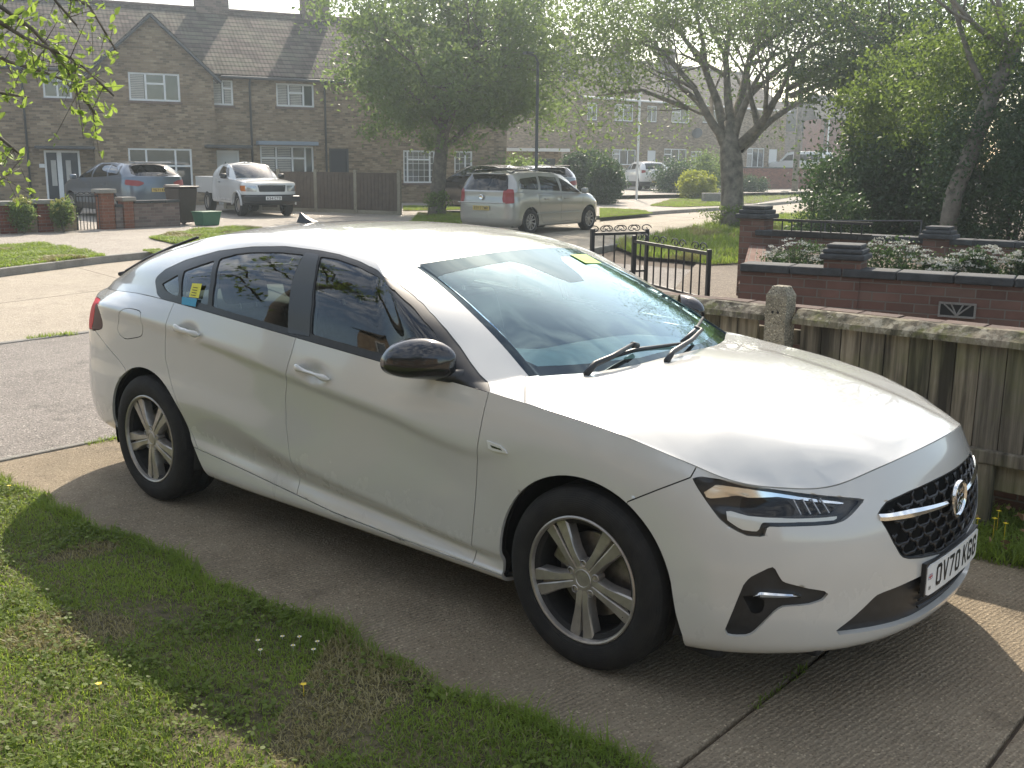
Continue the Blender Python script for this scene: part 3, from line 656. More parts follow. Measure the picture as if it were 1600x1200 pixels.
    # windscreen black border
    def wsf(V):
        u, v = Uc(V), Vc(V); vt = np.interp(u,[0,.5,1.5,3.7,6,7.06,7.5],[14.5,14.5,14.5,14.44,14.36,14.25,14.0]); vb = np.interp(u,[0,1.9,3.2,6.7,7.2,7.6],[11.13,11.13,11.2,11.25,11.45,11.7])
        inner = np.max([(u-7.45)*.06,(v-vt)*.12,(vb-v)*.12],axis=0)     # <0 inside clear area
        s_y = V[:,1]; L = (14.6-v)/(14.6-13.35); wy = np.interp(L,[0,.3,.8,1,1.2],[.20,.13,.085,.05,-.05])
        wd_ = np.max([s_y-wy,(13.35-v)*.12],axis=0)                    # <0 inside sensor wedge
        return np.minimum(-inner, wd_)
    S.cut(wsf, 'screen_border', ['windscreen'])
    root = empty('parked_car', (0,0,0), 0, 'white five-door saloon car with dusty paint and tinted side windows parked on the concrete drive', 'car')
    W = M_white
    P_ = lambda lb, nm, mt, **k: S.part(lb, nm, mt, root, **k)
    bon = P_('bonnet','bonnet',W); roof = P_('roof','roof',W, gap=.0015, flange=.004)
    P_('upper','pillar',W, gap=.001, flange=.004)
    fdo = P_('front_door','front_door',W); rdo = P_('rear_door','rear_door',W)
    P_('front_wing','front_wing',W); P_('front_bumper','front_bumper',W, flange=.03); P_('splitter','splitter',W, gap=.0008); P_('sill','sill',W)
    P_('rear_bumper','rear_bumper',W); P_('tailgate','tailgate',W); P_('body','rear_wing',W); P_('fuel_flap','fuel_flap',W)
    P_('tail_lamp','tail_lamp',M_red); P_('tail_lamp_dark','tail_lamp_lens',M_redd)
    P_('window_frame','window_trim',M_trim, gap=.0006, offset=-.001); P_('pillar_panel','pillar_panel',M_pillar, gap=.0005, offset=.001)
    for lb in ('glass_front','glass_rear','glass_door_quarter','glass_quarter'): P_(lb,'side_window',M_glass if lb != 'glass_front' else MATS.get('front_glass',M_glass), gap=-.002, flange=0, offset=-.006)
    P_('windscreen','windscreen',M_wind, gap=-.001, flange=0, offset=-.001); P_('screen_border','windscreen_border',M_black2, gap=0, flange=0, offset=-.0005)
    P_('rear_window','rear_window',M_glass, gap=0, flange=0)
    # ---- lining behind pillars and roof (what one sees through the glass)
    Sl = Shell(S.V, S.F, list(S.L)); Sl.cut(lambda V: -(V[:,0]+1.27), 'drop', ['upper','window_frame','roof'])
    ln = Sl.part(('upper','window_frame','pillar_panel','roof'),'headlining',M_head,root,gap=.004,flange=0,offset=-.03)
    # dark liner behind lower panels
    li = Shell(V6, F); li.cut(lambda V: Vc(V)-iT, 'low'); li.cut(mx(lambda V: Vc(V)-iC, lambda V: (Uc(V)-8.3)*.1),'low')
    li.cut(mx(xz(fa)), 'hole', ['low']); li.cut(mx(xz(ra), lambda V: (Uc(V)-16.2)*.1), 'hole', ['low'])
    li.part('low','inner_structure',M_dark,root,gap=.0,flange=0,offset=-.035)
    # wheel-arch liners
    for cx in (0,-2.829):
        for sd_ in (-1,1):
            b = MB(); pr = [(.41,-.02),(.41,-.38)]
            vs = []; fs = []; n = 26
            for i in range(n+1):
                a = R_(-14)+(math.pi+R_(28))*i/n
                for r, yy in ((.382,.885),(.405,.87),(.405,.52),(.05,.52)):
                    z = .333+r*math.sin(a); vs.append((cx+r*math.cos(a), sd_*yy, max(z,.15)))
            for i in range(n):
                for j in range(3): fs.append((i*4+j,i*4+j+1,(i+1)*4+j+1,(i+1)*4+j))
            b.add(vs, fs); b.obj('wheel_arch_liner', M_dark, root, smooth=True)
    un = MB(); un.box(-3.60,.78,-.66,.66,.20,.24); un.box(.385,.52,-.845,-.45,.175,.222); un.box(.385,.52,.45,.845,.175,.222); un.obj('underbody', M_dark, root, bevel=.02)
    # wheels
    for (cx, sd_, rt_) in ((0,-1,0),(-2.829,-1,R_(-3)),(0,1,.3),(-2.829,1,.8)):
        make_wheel(root, (cx, sd_*.905, .334), sd_, rot=rt_, rim=.234)
    return root, S, info, K, V6, bon, fdo, rdo
def frit_mat():
    m = bpy.data.materials.new('frit_black'); m.use_nodes = True; nt = m.node_tree; nt.nodes.clear(); out = nt.nodes.new('ShaderNodeOutputMaterial'); d = nt.nodes.new('ShaderNodeBsdfDiffuse'); d.inputs[0].default_value = (.012,.012,.013,1)
    g = nt.nodes.new('ShaderNodeBsdfGlossy'); g.inputs[0].default_value = (.62,.80,.88,1); g.inputs['Roughness'].default_value = .02; fr = nt.nodes.new('ShaderNodeFresnel'); fr.inputs[0].default_value = 1.5
    mx = nt.nodes.new('ShaderNodeMixShader'); nt.links.new(mth(nt,'MULTIPLY',fr.outputs[0],1.6), mx.inputs[0]); nt.links.new(d.outputs[0], mx.inputs[1]); nt.links.new(g.outputs[0], mx.inputs[2]); nt.links.new(mx.outputs[0], out.inputs[0]); return m
M_black2 = frit_mat()
def hero_details(root, S, info, K, V6, bon, fdo, rdo):
    Pg, ug, vg, iT = info['P'], info['u'], info['v'], info['T']
    ag = np.interp(ug, np.arange(21), K); low = np.where(vg <= iT+1e-6)[0]
    def surf0(a, z):
        aa = abs(a); j = min(max(np.searchsorted(ag, aa)-1,0), len(ag)-2); t = (aa-ag[j])/(ag[j+1]-ag[j])
        col = Pg[low,j]*(1-t)+Pg[low,j+1]*t; zz = np.maximum.accumulate(col[:,2]); 
        x = np.interp(z, zz, col[:,0]); y = np.interp(z, zz, col[:,1]); return Vector((x, -y if a >= 0 else y, z))
    def surf(a, z, off=0.0):
        p = surf0(a,z); pa = surf0(a+.01,z)-surf0(a-.01,z); pz = surf0(a,z+.008)-surf0(a,z-.008)
        n = pz.cross(pa) if False else pa.cross(pz)
        n.normalize()
        c = Vector((p.x+1.4, p.y, 0))
        if n.dot(c) < 0: n = -n
        return p + n*off, n
    def onf(off=0.0): return lambda a, z: surf(a,z,off)[0]
    # ---- grille
    gp = np.array([(.724,.0),(.0,0)])
    gr = np.array([(-.02,.724),(.05,.724),(.15,.722),(.318,.713),(.40,.704),(.44,.698),(.470,.682),(.490,.668),(.475,.637),(.437,.575),(.40,.525),(.385,.512),(.35,.499),(.276,.484),(.12,.462),(-.02,.455)])
    full = np.vstack([gr[1:-1], (gr[1:-1]*[-1,1])[::-1]])
    G = Shell(V6, S_faces_near(V6, info)); 
    az = lambda Q: (lambda V: seg_sdf(V[:,[5,2]], Q))
    G.cut(lambda V: np.maximum(seg_sdf(V[:,[5,2]], np.vstack([gr,[(-.3,.455),(-.3,.724)]]))-.004,(V[:,3]-6)*.1), 'g')
    G.part('g','grille_backing',M_dark,root,gap=0,flange=0,offset=-.035)
    H = Shell(V6, S_faces_near(V6, info)); lo = [(-.3,.425),(.26,.415),(.34,.413),(.41,.408),(.46,.405),(.50,.399),(.575,.348),(.655,.297),(.66,.288),(.52,.280),(.38,.270),(.27,.262),(-.3,.262)]
    H.cut(lambda V: np.maximum(seg_sdf(V[:,[5,2]], lo)-.003,(V[:,3]-6)*.1), 'g')
    H.part('g','lower_intake',M_trim,root,gap=0,flange=0,offset=-.022)
    mb = MB(); ms = MB()
    cw, ch = .084, .046; r = .0058
    for iy in range(-1, 7):
        zc = .455+iy*ch*.86
        for ix in range(-9, 10):
            ac = (ix+.5*(iy % 2))*cw
            pts = [(ac-cw*.5,zc-ch*.12),(ac-cw*.32,zc-ch*.46),(ac+cw*.32,zc-ch*.46),(ac+cw*.5,zc-ch*.12)]
            pts2 = [(ac-cw*.5,zc-ch*.12),(ac-cw*.5,zc+ch*.16),(ac-cw*.36,zc+ch*.40)]
            pts3 = [(ac+cw*.5,zc-ch*.12),(ac+cw*.5,zc+ch*.16),(ac+cw*.36,zc+ch*.40)]
            for pl in (pts, pts2, pts3):
                arr = np.array(pl)
                if (seg_sdf(arr, full) < -.004).all():
                    mb.tube([surf(a,z,-.012 if k in (0,len(pl)-1) and pl is pts else -.009)[0] for k,(a,z) in enumerate(pl)], r, 5)
    # grille rim
    rim = [surf(a,z,-.006)[0] for a,z in full]; mb.tube(rim+[rim[0]], .0055, 6)
    go = mb.obj('grille', M_grille, root, smooth=True)
    # ---- chrome wings either side of the badge
    for sgn in (1,-1):
        c = MB(); n = 24; vs = []; fs = []
        for i in range(n+1):
            t = i/n; a = .490+(.092-.490)*t; zt = np.interp(t,[0,.1,.4,1],[.668,.664,.660,.640]); zb = np.interp(t,[0,.06,.4,1],[.648,.643,.634,.624])
            for z, o in ((zb,-.012),(zb,.004),((zb+zt)/2,.010),(zt,.004),(zt,-.012)): vs.append(surf(sgn*a,z,o)[0])
        for i in range(n):
            for j in range(4): fs.append((i*5+j,i*5+j+1,(i+1)*5+j+1,(i+1)*5+j))
        fs += [(0,1,2,3,4),(n*5,n*5+1,n*5+2,n*5+3,n*5+4)]
        c.add(vs, fs); c.obj('grille_bar', M_chrome, root, smooth=False, auto=30)
    # ---- badge
    e = MB(); Me = Matrix(((0,0,1,.958),(1,0,0,0),(0,1,0,.630),(0,0,0,1))) 
    e.lathe([(.0,.0),(.066,.0),(.068,.008),(.066,.016),(.060,.0185),(.055,.015),(.053,.011)], 56, Me); eo = e.obj('badge', M_chrome, root, auto=35)
    e2 = MB(); e2.lathe([(.0535,.010),(.0003,.0115)], 48, Me); e2.obj('badge_field', M_black, eo)
    gf = MB()
    for pl in ([(-.030,-.012),(-.020,.004),(-.006,.012),(.010,.008),(.022,.016),(.034,.010),(.026,.002),(.014,-.004),(.002,-.003),(-.010,-.010),(-.022,-.022)],
               [(-.016,.010),(-.026,.030),(-.010,.022),(-.012,.040),(.002,.026),(.006,.040),(.012,.020),(.004,.014)],
               [(.004,-.004),(.014,-.018),(.026,-.020),(.018,-.026),(.006,-.022),(-.002,-.010)],[(-.012,-.012),(-.008,-.028),(.002,-.038),(-.012,-.036),(-.018,-.022)],
               [(-.030,-.012),(-.040,.000),(-.042,.014),(-.036,.006),(-.028,-.002)]):
        gf.prism([(p[0],p[1]) for p in pl], .0115, .0165, Me)
    gf.obj('badge_emblem', M_chrome, eo, bevel=.0012)
    # ---- number plate
    pl = MB(); n = 26; L = .26; h = .0555; zc = .400; vs = []; fs = []
    def pf(a, z, o): 
        x = np.interp(abs(a),[0,.1,.2,.3],[.9755,.974,.970,.961]); return Vector((x+o-.006*(z-zc)/.055*0, a, z))
    for i in range(n+1):
        a = -L+2*L*i/n; rr = 0.0 if 0 < i < n else .008
        for z, o in ((zc-h+rr,0),(zc+h-rr,0),(zc+h-rr,.006),(zc-h+rr,.006)): vs.append(pf(a,z,o))
    for i in range(n):
        for j in range(4): fs.append((i*4+j,i*4+(j+1)%4,(i+1)*4+(j+1)%4,(i+1)*4+j))
    fs += [(0,1,2,3),(n*4,n*4+1,n*4+2,n*4+3)]
    pl.add(vs, fs); po = pl.obj('number_plate', M_plate_w, root)
    hd = MB(); vs = []; fs = []
    for i in range(n+1):
        a = -(L+.008)+2*(L+.008)*i/n
        for z, o in ((zc-h+.002,-.012),(zc+h+.007,-.012),(zc+h+.007,.003),(zc-h+.002,.003)): vs.append(pf(a,z,o))
    for i in range(n):
        for j in range(4): fs.append((i*4+j,i*4+(j+1)%4,(i+1)*4+(j+1)%4,(i+1)*4+j))
    hd.add(vs, fs+[(0,1,2,3),(n*4,n*4+1,n*4+2,n*4+3)]); hd.obj('plate_holder', M_trim, root)
    ch_ = MB(); stroke_text(ch_, 'OV70 KGG', lambda r,u,o: pf(r+.022, zc+.002+u, .0062+o), .079, .425); ch_.obj('plate_characters', M_ink, po)
    fl = MB(); fw_, fh_ = .030, .020; fx, fz = -.236, zc+.012
    q = lambda x0,x1,z0,z1,o: [pf(fx+x0,fz+z0,o),pf(fx+x1,fz+z0,o),pf(fx+x1,fz+z1,o),pf(fx+x0,fz+z1,o)]
    fl.add(q(-fw_/2,fw_/2,-fh_/2,fh_/2,.0066), [(0,1,2,3)]); fl.obj('flag_field', simple('flag_blue',(.03,.05,.25),.4), po)
    fl = MB(); 
    for d in (1,-1):
        fl.add([pf(fx-fw_/2,fz-d*fh_/2,.0069),pf(fx-fw_/2+.005,fz-d*fh_/2,.0069),pf(fx+fw_/2,fz+d*fh_/2,.0069),pf(fx+fw_/2-.005,fz+d*fh_/2,.0069)],[(0,1,2,3)])
    fl.add(q(-fw_/2,fw_/2,-.004,.004,.0071),[(0,1,2,3)]); fl.add(q(-.004,.004,-fh_/2,fh_/2,.0071),[(0,1,2,3)]); fl.obj('flag_white', M_plate_w, po)
    fl = MB(); fl.add(q(-fw_/2,fw_/2,-.0024,.0024,.0073),[(0,1,2,3)]); fl.add(q(-.0024,.0024,-fh_/2,fh_/2,.0073),[(0,1,2,3)]); fl.obj('flag_cross', simple('flag_red',(.45,.03,.04),.4), po)
    uk = MB(); stroke_text(uk, 'UK', lambda r,u,o: pf(fx+r, zc-.028+u, .0062+o), .013, .016); uk.obj('plate_country_code', M_ink, po)
    # ---- headlamps
    hl = [(1.154,.782),(1.130,.752),(1.086,.703),(1.051,.667),(1.019,.646),(.985,.631),(.960,.623),(.908,.623),(.900,.655),(.79,.657),(.675,.657),(.630,.664),(.595,.681),(.532,.716),(.653,.733),(.760,.748),(.866,.763),(.960,.775),(1.04,.785),(1.12,.789)]
    Hs = Shell(V6, S_faces_near(V6, info)); Hs.cut(az(hl), 'bezel')
    Hs.cut(az([(1.028,.662),(.985,.640),(.972,.636),(.925,.634),(.916,.664),(.80,.666),(.655,.666),(.650,.678),(.80,.679),(.955,.683),(.985,.688),(1.035,.697)]), 'drl', ['bezel'])
    Hs.cut(az([(1.115,.742),(1.098,.722),(.99,.736),(.96,.730),(.85,.738),(.60,.711),(.605,.718),(.85,.752),(.98,.765),(1.07,.772)]), 'strip', ['bezel'])
    Hs.cut(az([(.985,.728),(.99,.696),(.90,.688),(.80,.690),(.79,.712),(.82,.733),(.90,.737)]), 'projector', ['bezel'])
    Hs.cut(az([(.775,.728),(.775,.690),(.66,.686),(.64,.700),(.64,.712),(.70,.722)]), 'projector_inner', ['bezel'])
    for lb, nm, mt, off, fl_ in (('bezel','headlamp_bezel',M_bezel,-.030,0),('drl','running_light',M_drl,-.006,.014),('strip','headlamp_reflector',M_refl,-.020,.010),('projector','headlamp_reflector',M_proj,-.050,-.020),('projector_inner','headlamp_reflector',M_refl2,-.040,-.010)):
        Hs.part(lb, nm, mt, root, gap=-.001 if lb=='bezel' else .001, flange=fl_, offset=off)
    S.part('headlamp','headlamp_lens',M_lens,root,gap=-.001,flange=0,offset=0)
    for sgn in (1,-1):   # fins inside the lamp
        f = MB()
        for k in range(4):
            a = .80-.035*k; p0 = surf(sgn*a,.732,-.012)[0]; p1 = surf(sgn*(a-.02),.690,-.012)[0]; f.tube([p0,p1], .0035, 5)
        f.obj('headlamp_fin', M_refl2, root)
    # ---- fog recess + chrome blade
    fg = [(1.018,.284),(.984,.392),(.962,.462),(.945,.487),(.920,.503),(.880,.526),(.872,.522),(.855,.492),(.843,.477),(.765,.455),(.70,.441),(.690,.430),(.708,.413),(.751,.402),(.834,.397),(.855,.388),(.892,.345),(.925,.303),(.94,.290),(.978,.284)]
    Fs = Shell(V6, S_faces_near(V6, info)); Fs.cut(lambda V: seg_sdf(V[:,[5,2]], fg)-.002, 'r'); 
    Fs.cut(az([(.965,.42),(.93,.36),(.90,.37),(.89,.405),(.92,.425)]), 'duct', ['r'])
    Fs.part('r','fog_surround',M_trim,root,gap=0,flange=0,offset=-.012); Fs.part('duct','air_duct',M_dark,root,gap=0,flange=0,offset=-.035)
    for sgn in (1,-1):
        c = MB(); n = 14; vs = []; fs = []
        for i in range(n+1):
            t = i/n; a = .932+(.778-.932)*t; zt = np.interp(t,[0,.12,.9,1],[.430,.443,.437,.431]); zb = np.interp(t,[0,1],[.424,.427])
            for z, o in ((zb,-.012),(zb,.0),(zb*.35+zt*.65,.008),(zt,.002),(zt,-.012)): vs.append(surf(sgn*a,z,o)[0])
        for i in range(n):
            for j in range(4): fs.append((i*5+j,i*5+j+1,(i+1)*5+j+1,(i+1)*5+j))
        c.add(vs, fs+[(0,1,2,3,4),(n*5,n*5+1,n*5+2,n*5+3,n*5+4)]); c.obj('fog_trim', M_chrome, root, auto=30)
    sl = MB()
    for z in (.292,.318,.345,.372):
        sl.tube([surf(a,z,-.014)[0] for a in np.linspace(-.24,.24,18)], .005, 5)
    sl.obj('intake_slat', M_trim, root)
    # ---- door handles
    for (a0, z0, a1, z1, par) in ((4.050,.969,3.826,.951,rdo),(3.113,.898,2.876,.871,fdo)):
        for sgn in (1,-1):
            n = 18; vs = []; fs = []; m = 12
            for i in range(n+1):
                t = i/n; a = a0+(a1-a0)*t; z = z0+(z1-z0)*t
                lift = .010+.026*min(1,4*t*(1-t)+.45*(t>.5)*(1-t)) ; hh = .0155*min(1,(1-(2*t-1)**10)+.08)*(1.12-.15*t) ; hd_ = .010*min(1,(1-(2*t-1)**10)+.1)
                for k in range(m):
                    an = 2*math.pi*k/m; p, nr = surf(sgn*a, z+hh*math.sin(an), lift+hd_*math.cos(an)); vs.append(p)
            for i in range(n):
                for k in range(m): fs.append((i*m+k,i*m+(k+1)%m,(i+1)*m+(k+1)%m,(i+1)*m+k))
            fs += [tuple(range(m)), tuple(n*m+k for k in range(m))]
            hb = MB(); hb.add(vs, fs)
            for t in (.07,.93):
                a = a0+(a1-a0)*t; z = z0+(z1-z0)*t; hb.tube([surf(sgn*a,z,-.01)[0], surf(sgn*a,z,.018)[0]], .006, 8)
            hb.obj('door_handle', M_white, root, smooth=True)
    # ---- mirrors
    for sgn in (-1,1):
        out = [(-.905,1.075),(-.93,1.103),(-.985,1.121),(-1.03,1.117),(-1.075,1.098),(-1.105,1.070),(-1.122,1.035),(-1.118,1.003),(-1.095,.982),(-1.05,.970),(-.99,.963),(-.94,.962),(-.915,.975),(-.905,1.0),(-.902,1.04)]
        o = np.array(out); o[:,0] = -.957+(o[:,0]+1.01)*.86; o[:,1] -= .008; cy_, cz = -.957, 1.027; n = 64
        th = np.linspace(0,2*math.pi,n,endpoint=False); an = np.arctan2(o[:,1]-cz, o[:,0]-cy_); od = np.argsort(an); rr = np.hypot(o[:,0]-cy_,o[:,1]-cz)
        A2 = np.concatenate([an[od]-2*math.pi,an[od],an[od]+2*math.pi]); R2 = np.tile(rr[od],3); rad = crom(A2,R2,np.where(th>math.pi,th-2*math.pi,th))
        shell, low_ = MB(), MB(); vs = []; fs = []; rings = [1.0,.985,.95,.88,.78,.64,.46,.25,.0]
        def xo(s, y): return -.752+.115*(1-s**2.6)**.55 + .75*(y+.957)
        for s in rings:
            for k in range(n):
                y = cy_+rad[k]*s*math.cos(th[k]); z = cz+rad[k]*s*math.sin(th[k]); vs.append((xo(s,y), y, z))
        for i in range(len(rings)-1):
            for k in range(n): fs.append((i*n+k,i*n+(k+1)%n,(i+1)*n+(k+1)%n,(i+1)*n+k))
        b0 = len(vs)
        for s, dx in ((1.0,-.045),(.97,-.050),(.93,-.035)):
            for k in range(n):
                y = cy_+rad[k]*s*math.cos(th[k]); vs.append((-.752+dx*.8+.75*(y+.957), y, cz+rad[k]*s*math.sin(th[k])))
        for k in range(n):
            k2 = (k+1)%n; fs.append((k,b0+k,b0+k2,k2)); fs.append((b0+k,b0+n+k,b0+n+k2,b0+k2)); fs.append((b0+n+k,b0+2*n+k,b0+2*n+k2,b0+n+k2))
        vs = [(x,-y,z) if sgn>0 else (x,y,z) for x,y,z in vs]; shell.add(vs, fs); mo = shell.obj('door_mirror', M_black, root, smooth=True)
        gm = MB(); vs = [(-.781+.75*(y+.957), (y if sgn<0 else -y), z) for y, z in [(cy_+rad[k]*.935*math.cos(th[k]), cz+rad[k]*.935*math.sin(th[k])) for k in range(n)]]
        gm.add(vs, [tuple(range(n))]); gm.obj('mirror_glass', M_chrome, mo)
        ar = MB(); 
        arp = [(-.60,-.865,.975),(-.64,-.895,.975),(-.69,-.92,.985)]; ar.tube([(x,y*(1 if sgn<0 else -1),z) for x,y,z in arp],[.030,.026,.030],10); ar.obj('mirror_arm', M_trim, mo, smooth=True)
        sm = MB(); sm.tube([(-.60,-1.04*(1 if sgn<0 else -1),1.0),(-.585,-.93*(1 if sgn<0 else -1),1.01)],.004,6)
    # ---- badge on the wing, fin, wipers
    for sgn in (1,-1):
        b = MB(); pts = [(1.993,.770),(1.93,.764),(1.90,.748),(1.893,.738),(1.96,.736),(1.985,.742)]; vs = [surf(sgn*a,z,.001)[0] for a,z in pts]+[surf(sgn*a,z,.006)[0] for a,z in pts]; n = len(pts)
        b.add(vs, [tuple(range(n)),tuple(range(n,2*n))]+[(i,(i+1)%n,n+(i+1)%n,n+i) for i in range(n)]); b.obj('wing_badge', M_satin, root, bevel=.001)
        b = MB(); pts = [(1.975,.757),(1.925,.752),(1.915,.746),(1.965,.748)]; b.add([surf(sgn*a,z,.0066)[0] for a,z in pts],[(0,1,2,3)]); b.obj('wing_badge_inlay', M_black, root)
    fn = MB(); vs = []; fs = []; prof = [(-2.535,1.441),(-2.56,1.447),(-2.60,1.458),(-2.635,1.474),(-2.662,1.488),(-2.672,1.486),(-2.668,1.465),(-2.675,1.43),(-2.60,1.43),(-2.53,1.436)]
    n = len(prof)
    for sgn in (-1,1):
        for x, z in prof: vs.append((x, sgn*(.003+.020*max(0,(1.488-z))/.05), z))
    fn.add(vs, [tuple(range(n)), tuple(range(n,2*n))]+[(i,(i+1)%n,n+(i+1)%n,n+i) for i in range(n)]); fn.obj('roof_aerial', M_trim, root, bevel=.003)
    w = MB(); r_ = Vector((.012,0,.022))
    P3 = lambda x,y,z,k=1.0: Vector((x,y,z))+r_*k
    w.tube([P3(-.262,-.560,.972,.6),P3(-.272,-.50,.992,1.2),P3(-.262,-.409,1.001,1.6),P3(-.268,-.262,1.030,1.6)],[.013,.013,.011,.008],8)
    w.tube([P3(-.268,-.262,1.030,1.5),P3(-.268,-.215,1.030,1.1)],[.013,.011],8)
    w.tube([P3(-.293,-.451,1.008,.45),P3(-.275,-.2,1.022,.55),P3(-.232,.083,1.019,.5)],[.007,.009,.006],6)
    w.obj('wiper', M_trim, root, smooth=True)
    w = MB()
    w.tube([P3(-.150,-.175,.985,.6),P3(-.177,-.10,.998,1.2),P3(-.215,.10,1.010,1.6),P3(-.265,.265,1.030,1.6),P3(-.30,.27,1.045,1.3)],[.013,.012,.010,.008,.006],8)
    w.tube([P3(-.25,.10,1.024,.45),P3(-.32,.33,1.040,.55),P3(-.445,.600,1.052,.5)],[.007,.009,.006],6)
    w.obj('wiper', M_trim, root, smooth=True)
    cw_ = MB(); cw_.add([(-.13,y_,.955+0*y_) if i==0 else (-.30,y_,.972) for y_ in np.linspace(-.72,.72,9) for i in (0,1)], [(2*i,2*i+1,2*i+3,2*i+2) for i in range(8)]); cw_.obj('scuttle_panel', M_trim, root)
    st = MB(); q = [(-.989,.276,1.342),(-1.034,.465,1.328),(-.923,.446,1.293),(-.888,.27,1.307)]; off = Vector((.5,0,.85))*.004
    st.add([Vector(p)+off for p in q],[(0,1,2,3)]); st.obj('screen_sticker', simple('sticker_green',(.30,.62,.06),.5), root)
    st = MB(); c4 = [Vector(p)+off*1.25 for p in q]; l = lambda s,t: c4[0]*(1-s)*(1-t)+c4[3]*s*(1-t)+c4[1]*(1-s)*t+c4[2]*s*t
    st.add([l(.35,.25),l(.7,.25),l(.7,.75),l(.35,.75)],[(0,1,2,3)]); st.obj('screen_sticker_panel', simple('sticker_yellow',(.75,.70,.05),.5), root)
    st = MB(); st.add([(-2.418,-.8600,1.181),(-2.335,-.8600,1.185),(-2.334,-.8835,1.118),(-2.418,-.8825,1.117)],[(0,1,2,3)]); st.obj('window_sticker', MATS['sticker_yellow'], root)
    st = MB()
    for i in range(4): z=1.165-.012*i; y=-.868-.0045*i; st.box(-2.40,-2.36,y-.001,y,z-.003,z)
    st.obj('sticker_print', M_ink, root)
    st = MB(); st.add([(-2.476,-.8845,1.112),(-2.344,-.8855,1.114),(-2.346,-.8955,1.076),(-2.467,-.8945,1.077)],[(0,1,2,3)]); st.obj('window_sticker', simple('sticker_blue',(.03,.30,.50),.5), root)
    tr = MB(); tr.tube([(-3.76,-.50,1.098),(-3.84,-.30,1.108),(-3.872,0,1.116),(-3.84,.30,1.108),(-3.76,.50,1.098)],.012,6)
    for s in (-1,1): tr.tube([(-3.74,s*.47,1.115),(-3.50,s*.47,1.205),(-3.25,s*.44,1.290),(-3.05,s*.41,1.348)],.008,6)
    tr.obj('tailgate_trim', M_trim, root, smooth=True)
    # ---- interior
    fl = MB(); fl.box(-3.2,-.35,-.78,.78,.30,.34); fl.box(-3.6,-2.55,-.6,.6,.34,.98); fl.obj('cabin_floor', M_dark, root, bevel=.02)
    da = MB(); n = 20; vs = []; fs = []
    pr = [(-.30,.93),(-.45,.955),(-.62,.965),(-.80,.955),(-.90,.93),(-.95,.87),(-.93,.70),(-.85,.45)]
    for i in range(n+1):
        y = -.76+1.52*i/n
        for k, (x, z) in enumerate(pr):
            hump = .035*math.exp(-((y+.37)/.17)**2) if 2 <= k <= 4 else 0
            vs.append((x-.03*(1-(y/.76)**2), y, z+hump-.04*(abs(y)/.76)**4))
    m = len(pr)
    for i in range(n):
        for j in range(m-1): fs.append((i*m+j,i*m+j+1,(i+1)*m+j+1,(i+1)*m+j))
    da.add(vs, fs); da.obj('dashboard', M_dash, root, smooth=True)
    sw = MB(); Ms = Matrix.Translation((-1.02,-.37,.90)) @ Matrix.Rotation(R_(-65),4,'Y')
    sw.lathe([(.185+.014*math.cos(t),.014*math.sin(t)) for t in np.linspace(0,2*math.pi,9)[:-1]], 40, Ms, close=True)
    for a_ in (0,90,180,270):
        d = Vector((math.cos(R_(a_)),math.sin(R_(a_)),0)); sw.tube([Ms @ (d*.04), Ms @ (d*.18)], .014, 6)
    sw.lathe([(.001,-.03),(.06,-.02),(.065,.02)], 20, Ms); sw.obj('steering_wheel', M_trim, root, smooth=True)
    def seat(x, y, back=.62, w_=.25, rear=False):
        s = MB(); 
        s.box(x,x+.52,y-w_,y+w_,.42,.56)
        Mb = Matrix.Translation((x,y,.50)) @ Matrix.Rotation(R_(-18),4,'Y'); s.box(-.06,.07,-w_,w_,0,back, Mb)
        s.obj('seat', M_seat, root, bevel=.05, seg=4)
        h = MB(); h.box(-.045,.05,-.135,.135,back+.03,back+.21, Mb); h.obj('headrest', M_seat, root, bevel=.045, seg=4)
        p_ = MB(); p_.tube([Mb @ Vector((0,-.05,back-.02)), Mb @ Vector((0,-.05,back+.06))], .007, 6); p_.tube([Mb @ Vector((0,.05,back-.02)), Mb @ Vector((0,.05,back+.06))], .007, 6); p_.obj('headrest_post', M_rim, root)
    seat(-1.62,-.37); seat(-1.62,.37); 
    for y in (-.40,0,.40): seat(-2.46,y,.52,.20)
    im = MB(); im.box(-.985,-.965,-.12,.12,1.21,1.275); im.tube([(-.96,0,1.26),(-.90,0,1.31)],.012,8); im.obj('rear_view_mirror', M_trim, root, bevel=.012)
    b = MB(); b.tube([(-1.20,-.70,1.28),(-1.55,-.66,1.345),(-1.62,-.70,1.30),(-1.66,-.74,1.0)],.02,8); 
    return surf
def S_faces_near(V6, info):
    m, n = info['P'].shape[:2]; jm = int(np.searchsorted(info['u'], 7.2)); im = int(np.searchsorted(info['v'], 10.2))
    return [(i*n+j, (i+1)*n+j, (i+1)*n+j+1, i*n+j+1) for i in range(im) for j in range(jm)]
M_bezel = simple('lamp_bezel', (.03,.03,.03), .35)
M_drl = simple('lamp_light_guide', (.88,.87,.80), .12, coat=1)
M_refl = simple('lamp_chrome', (.80,.82,.84), .14, metal=1)
M_proj = simple('lamp_bowl', (.80,.70,.56), .16, metal=1, var=.5, vscale=14)  # beige mottle in the colour stands in for reflected houses
M_refl2 = simple('lamp_grey', (.38,.38,.38), .25, metal=.6)
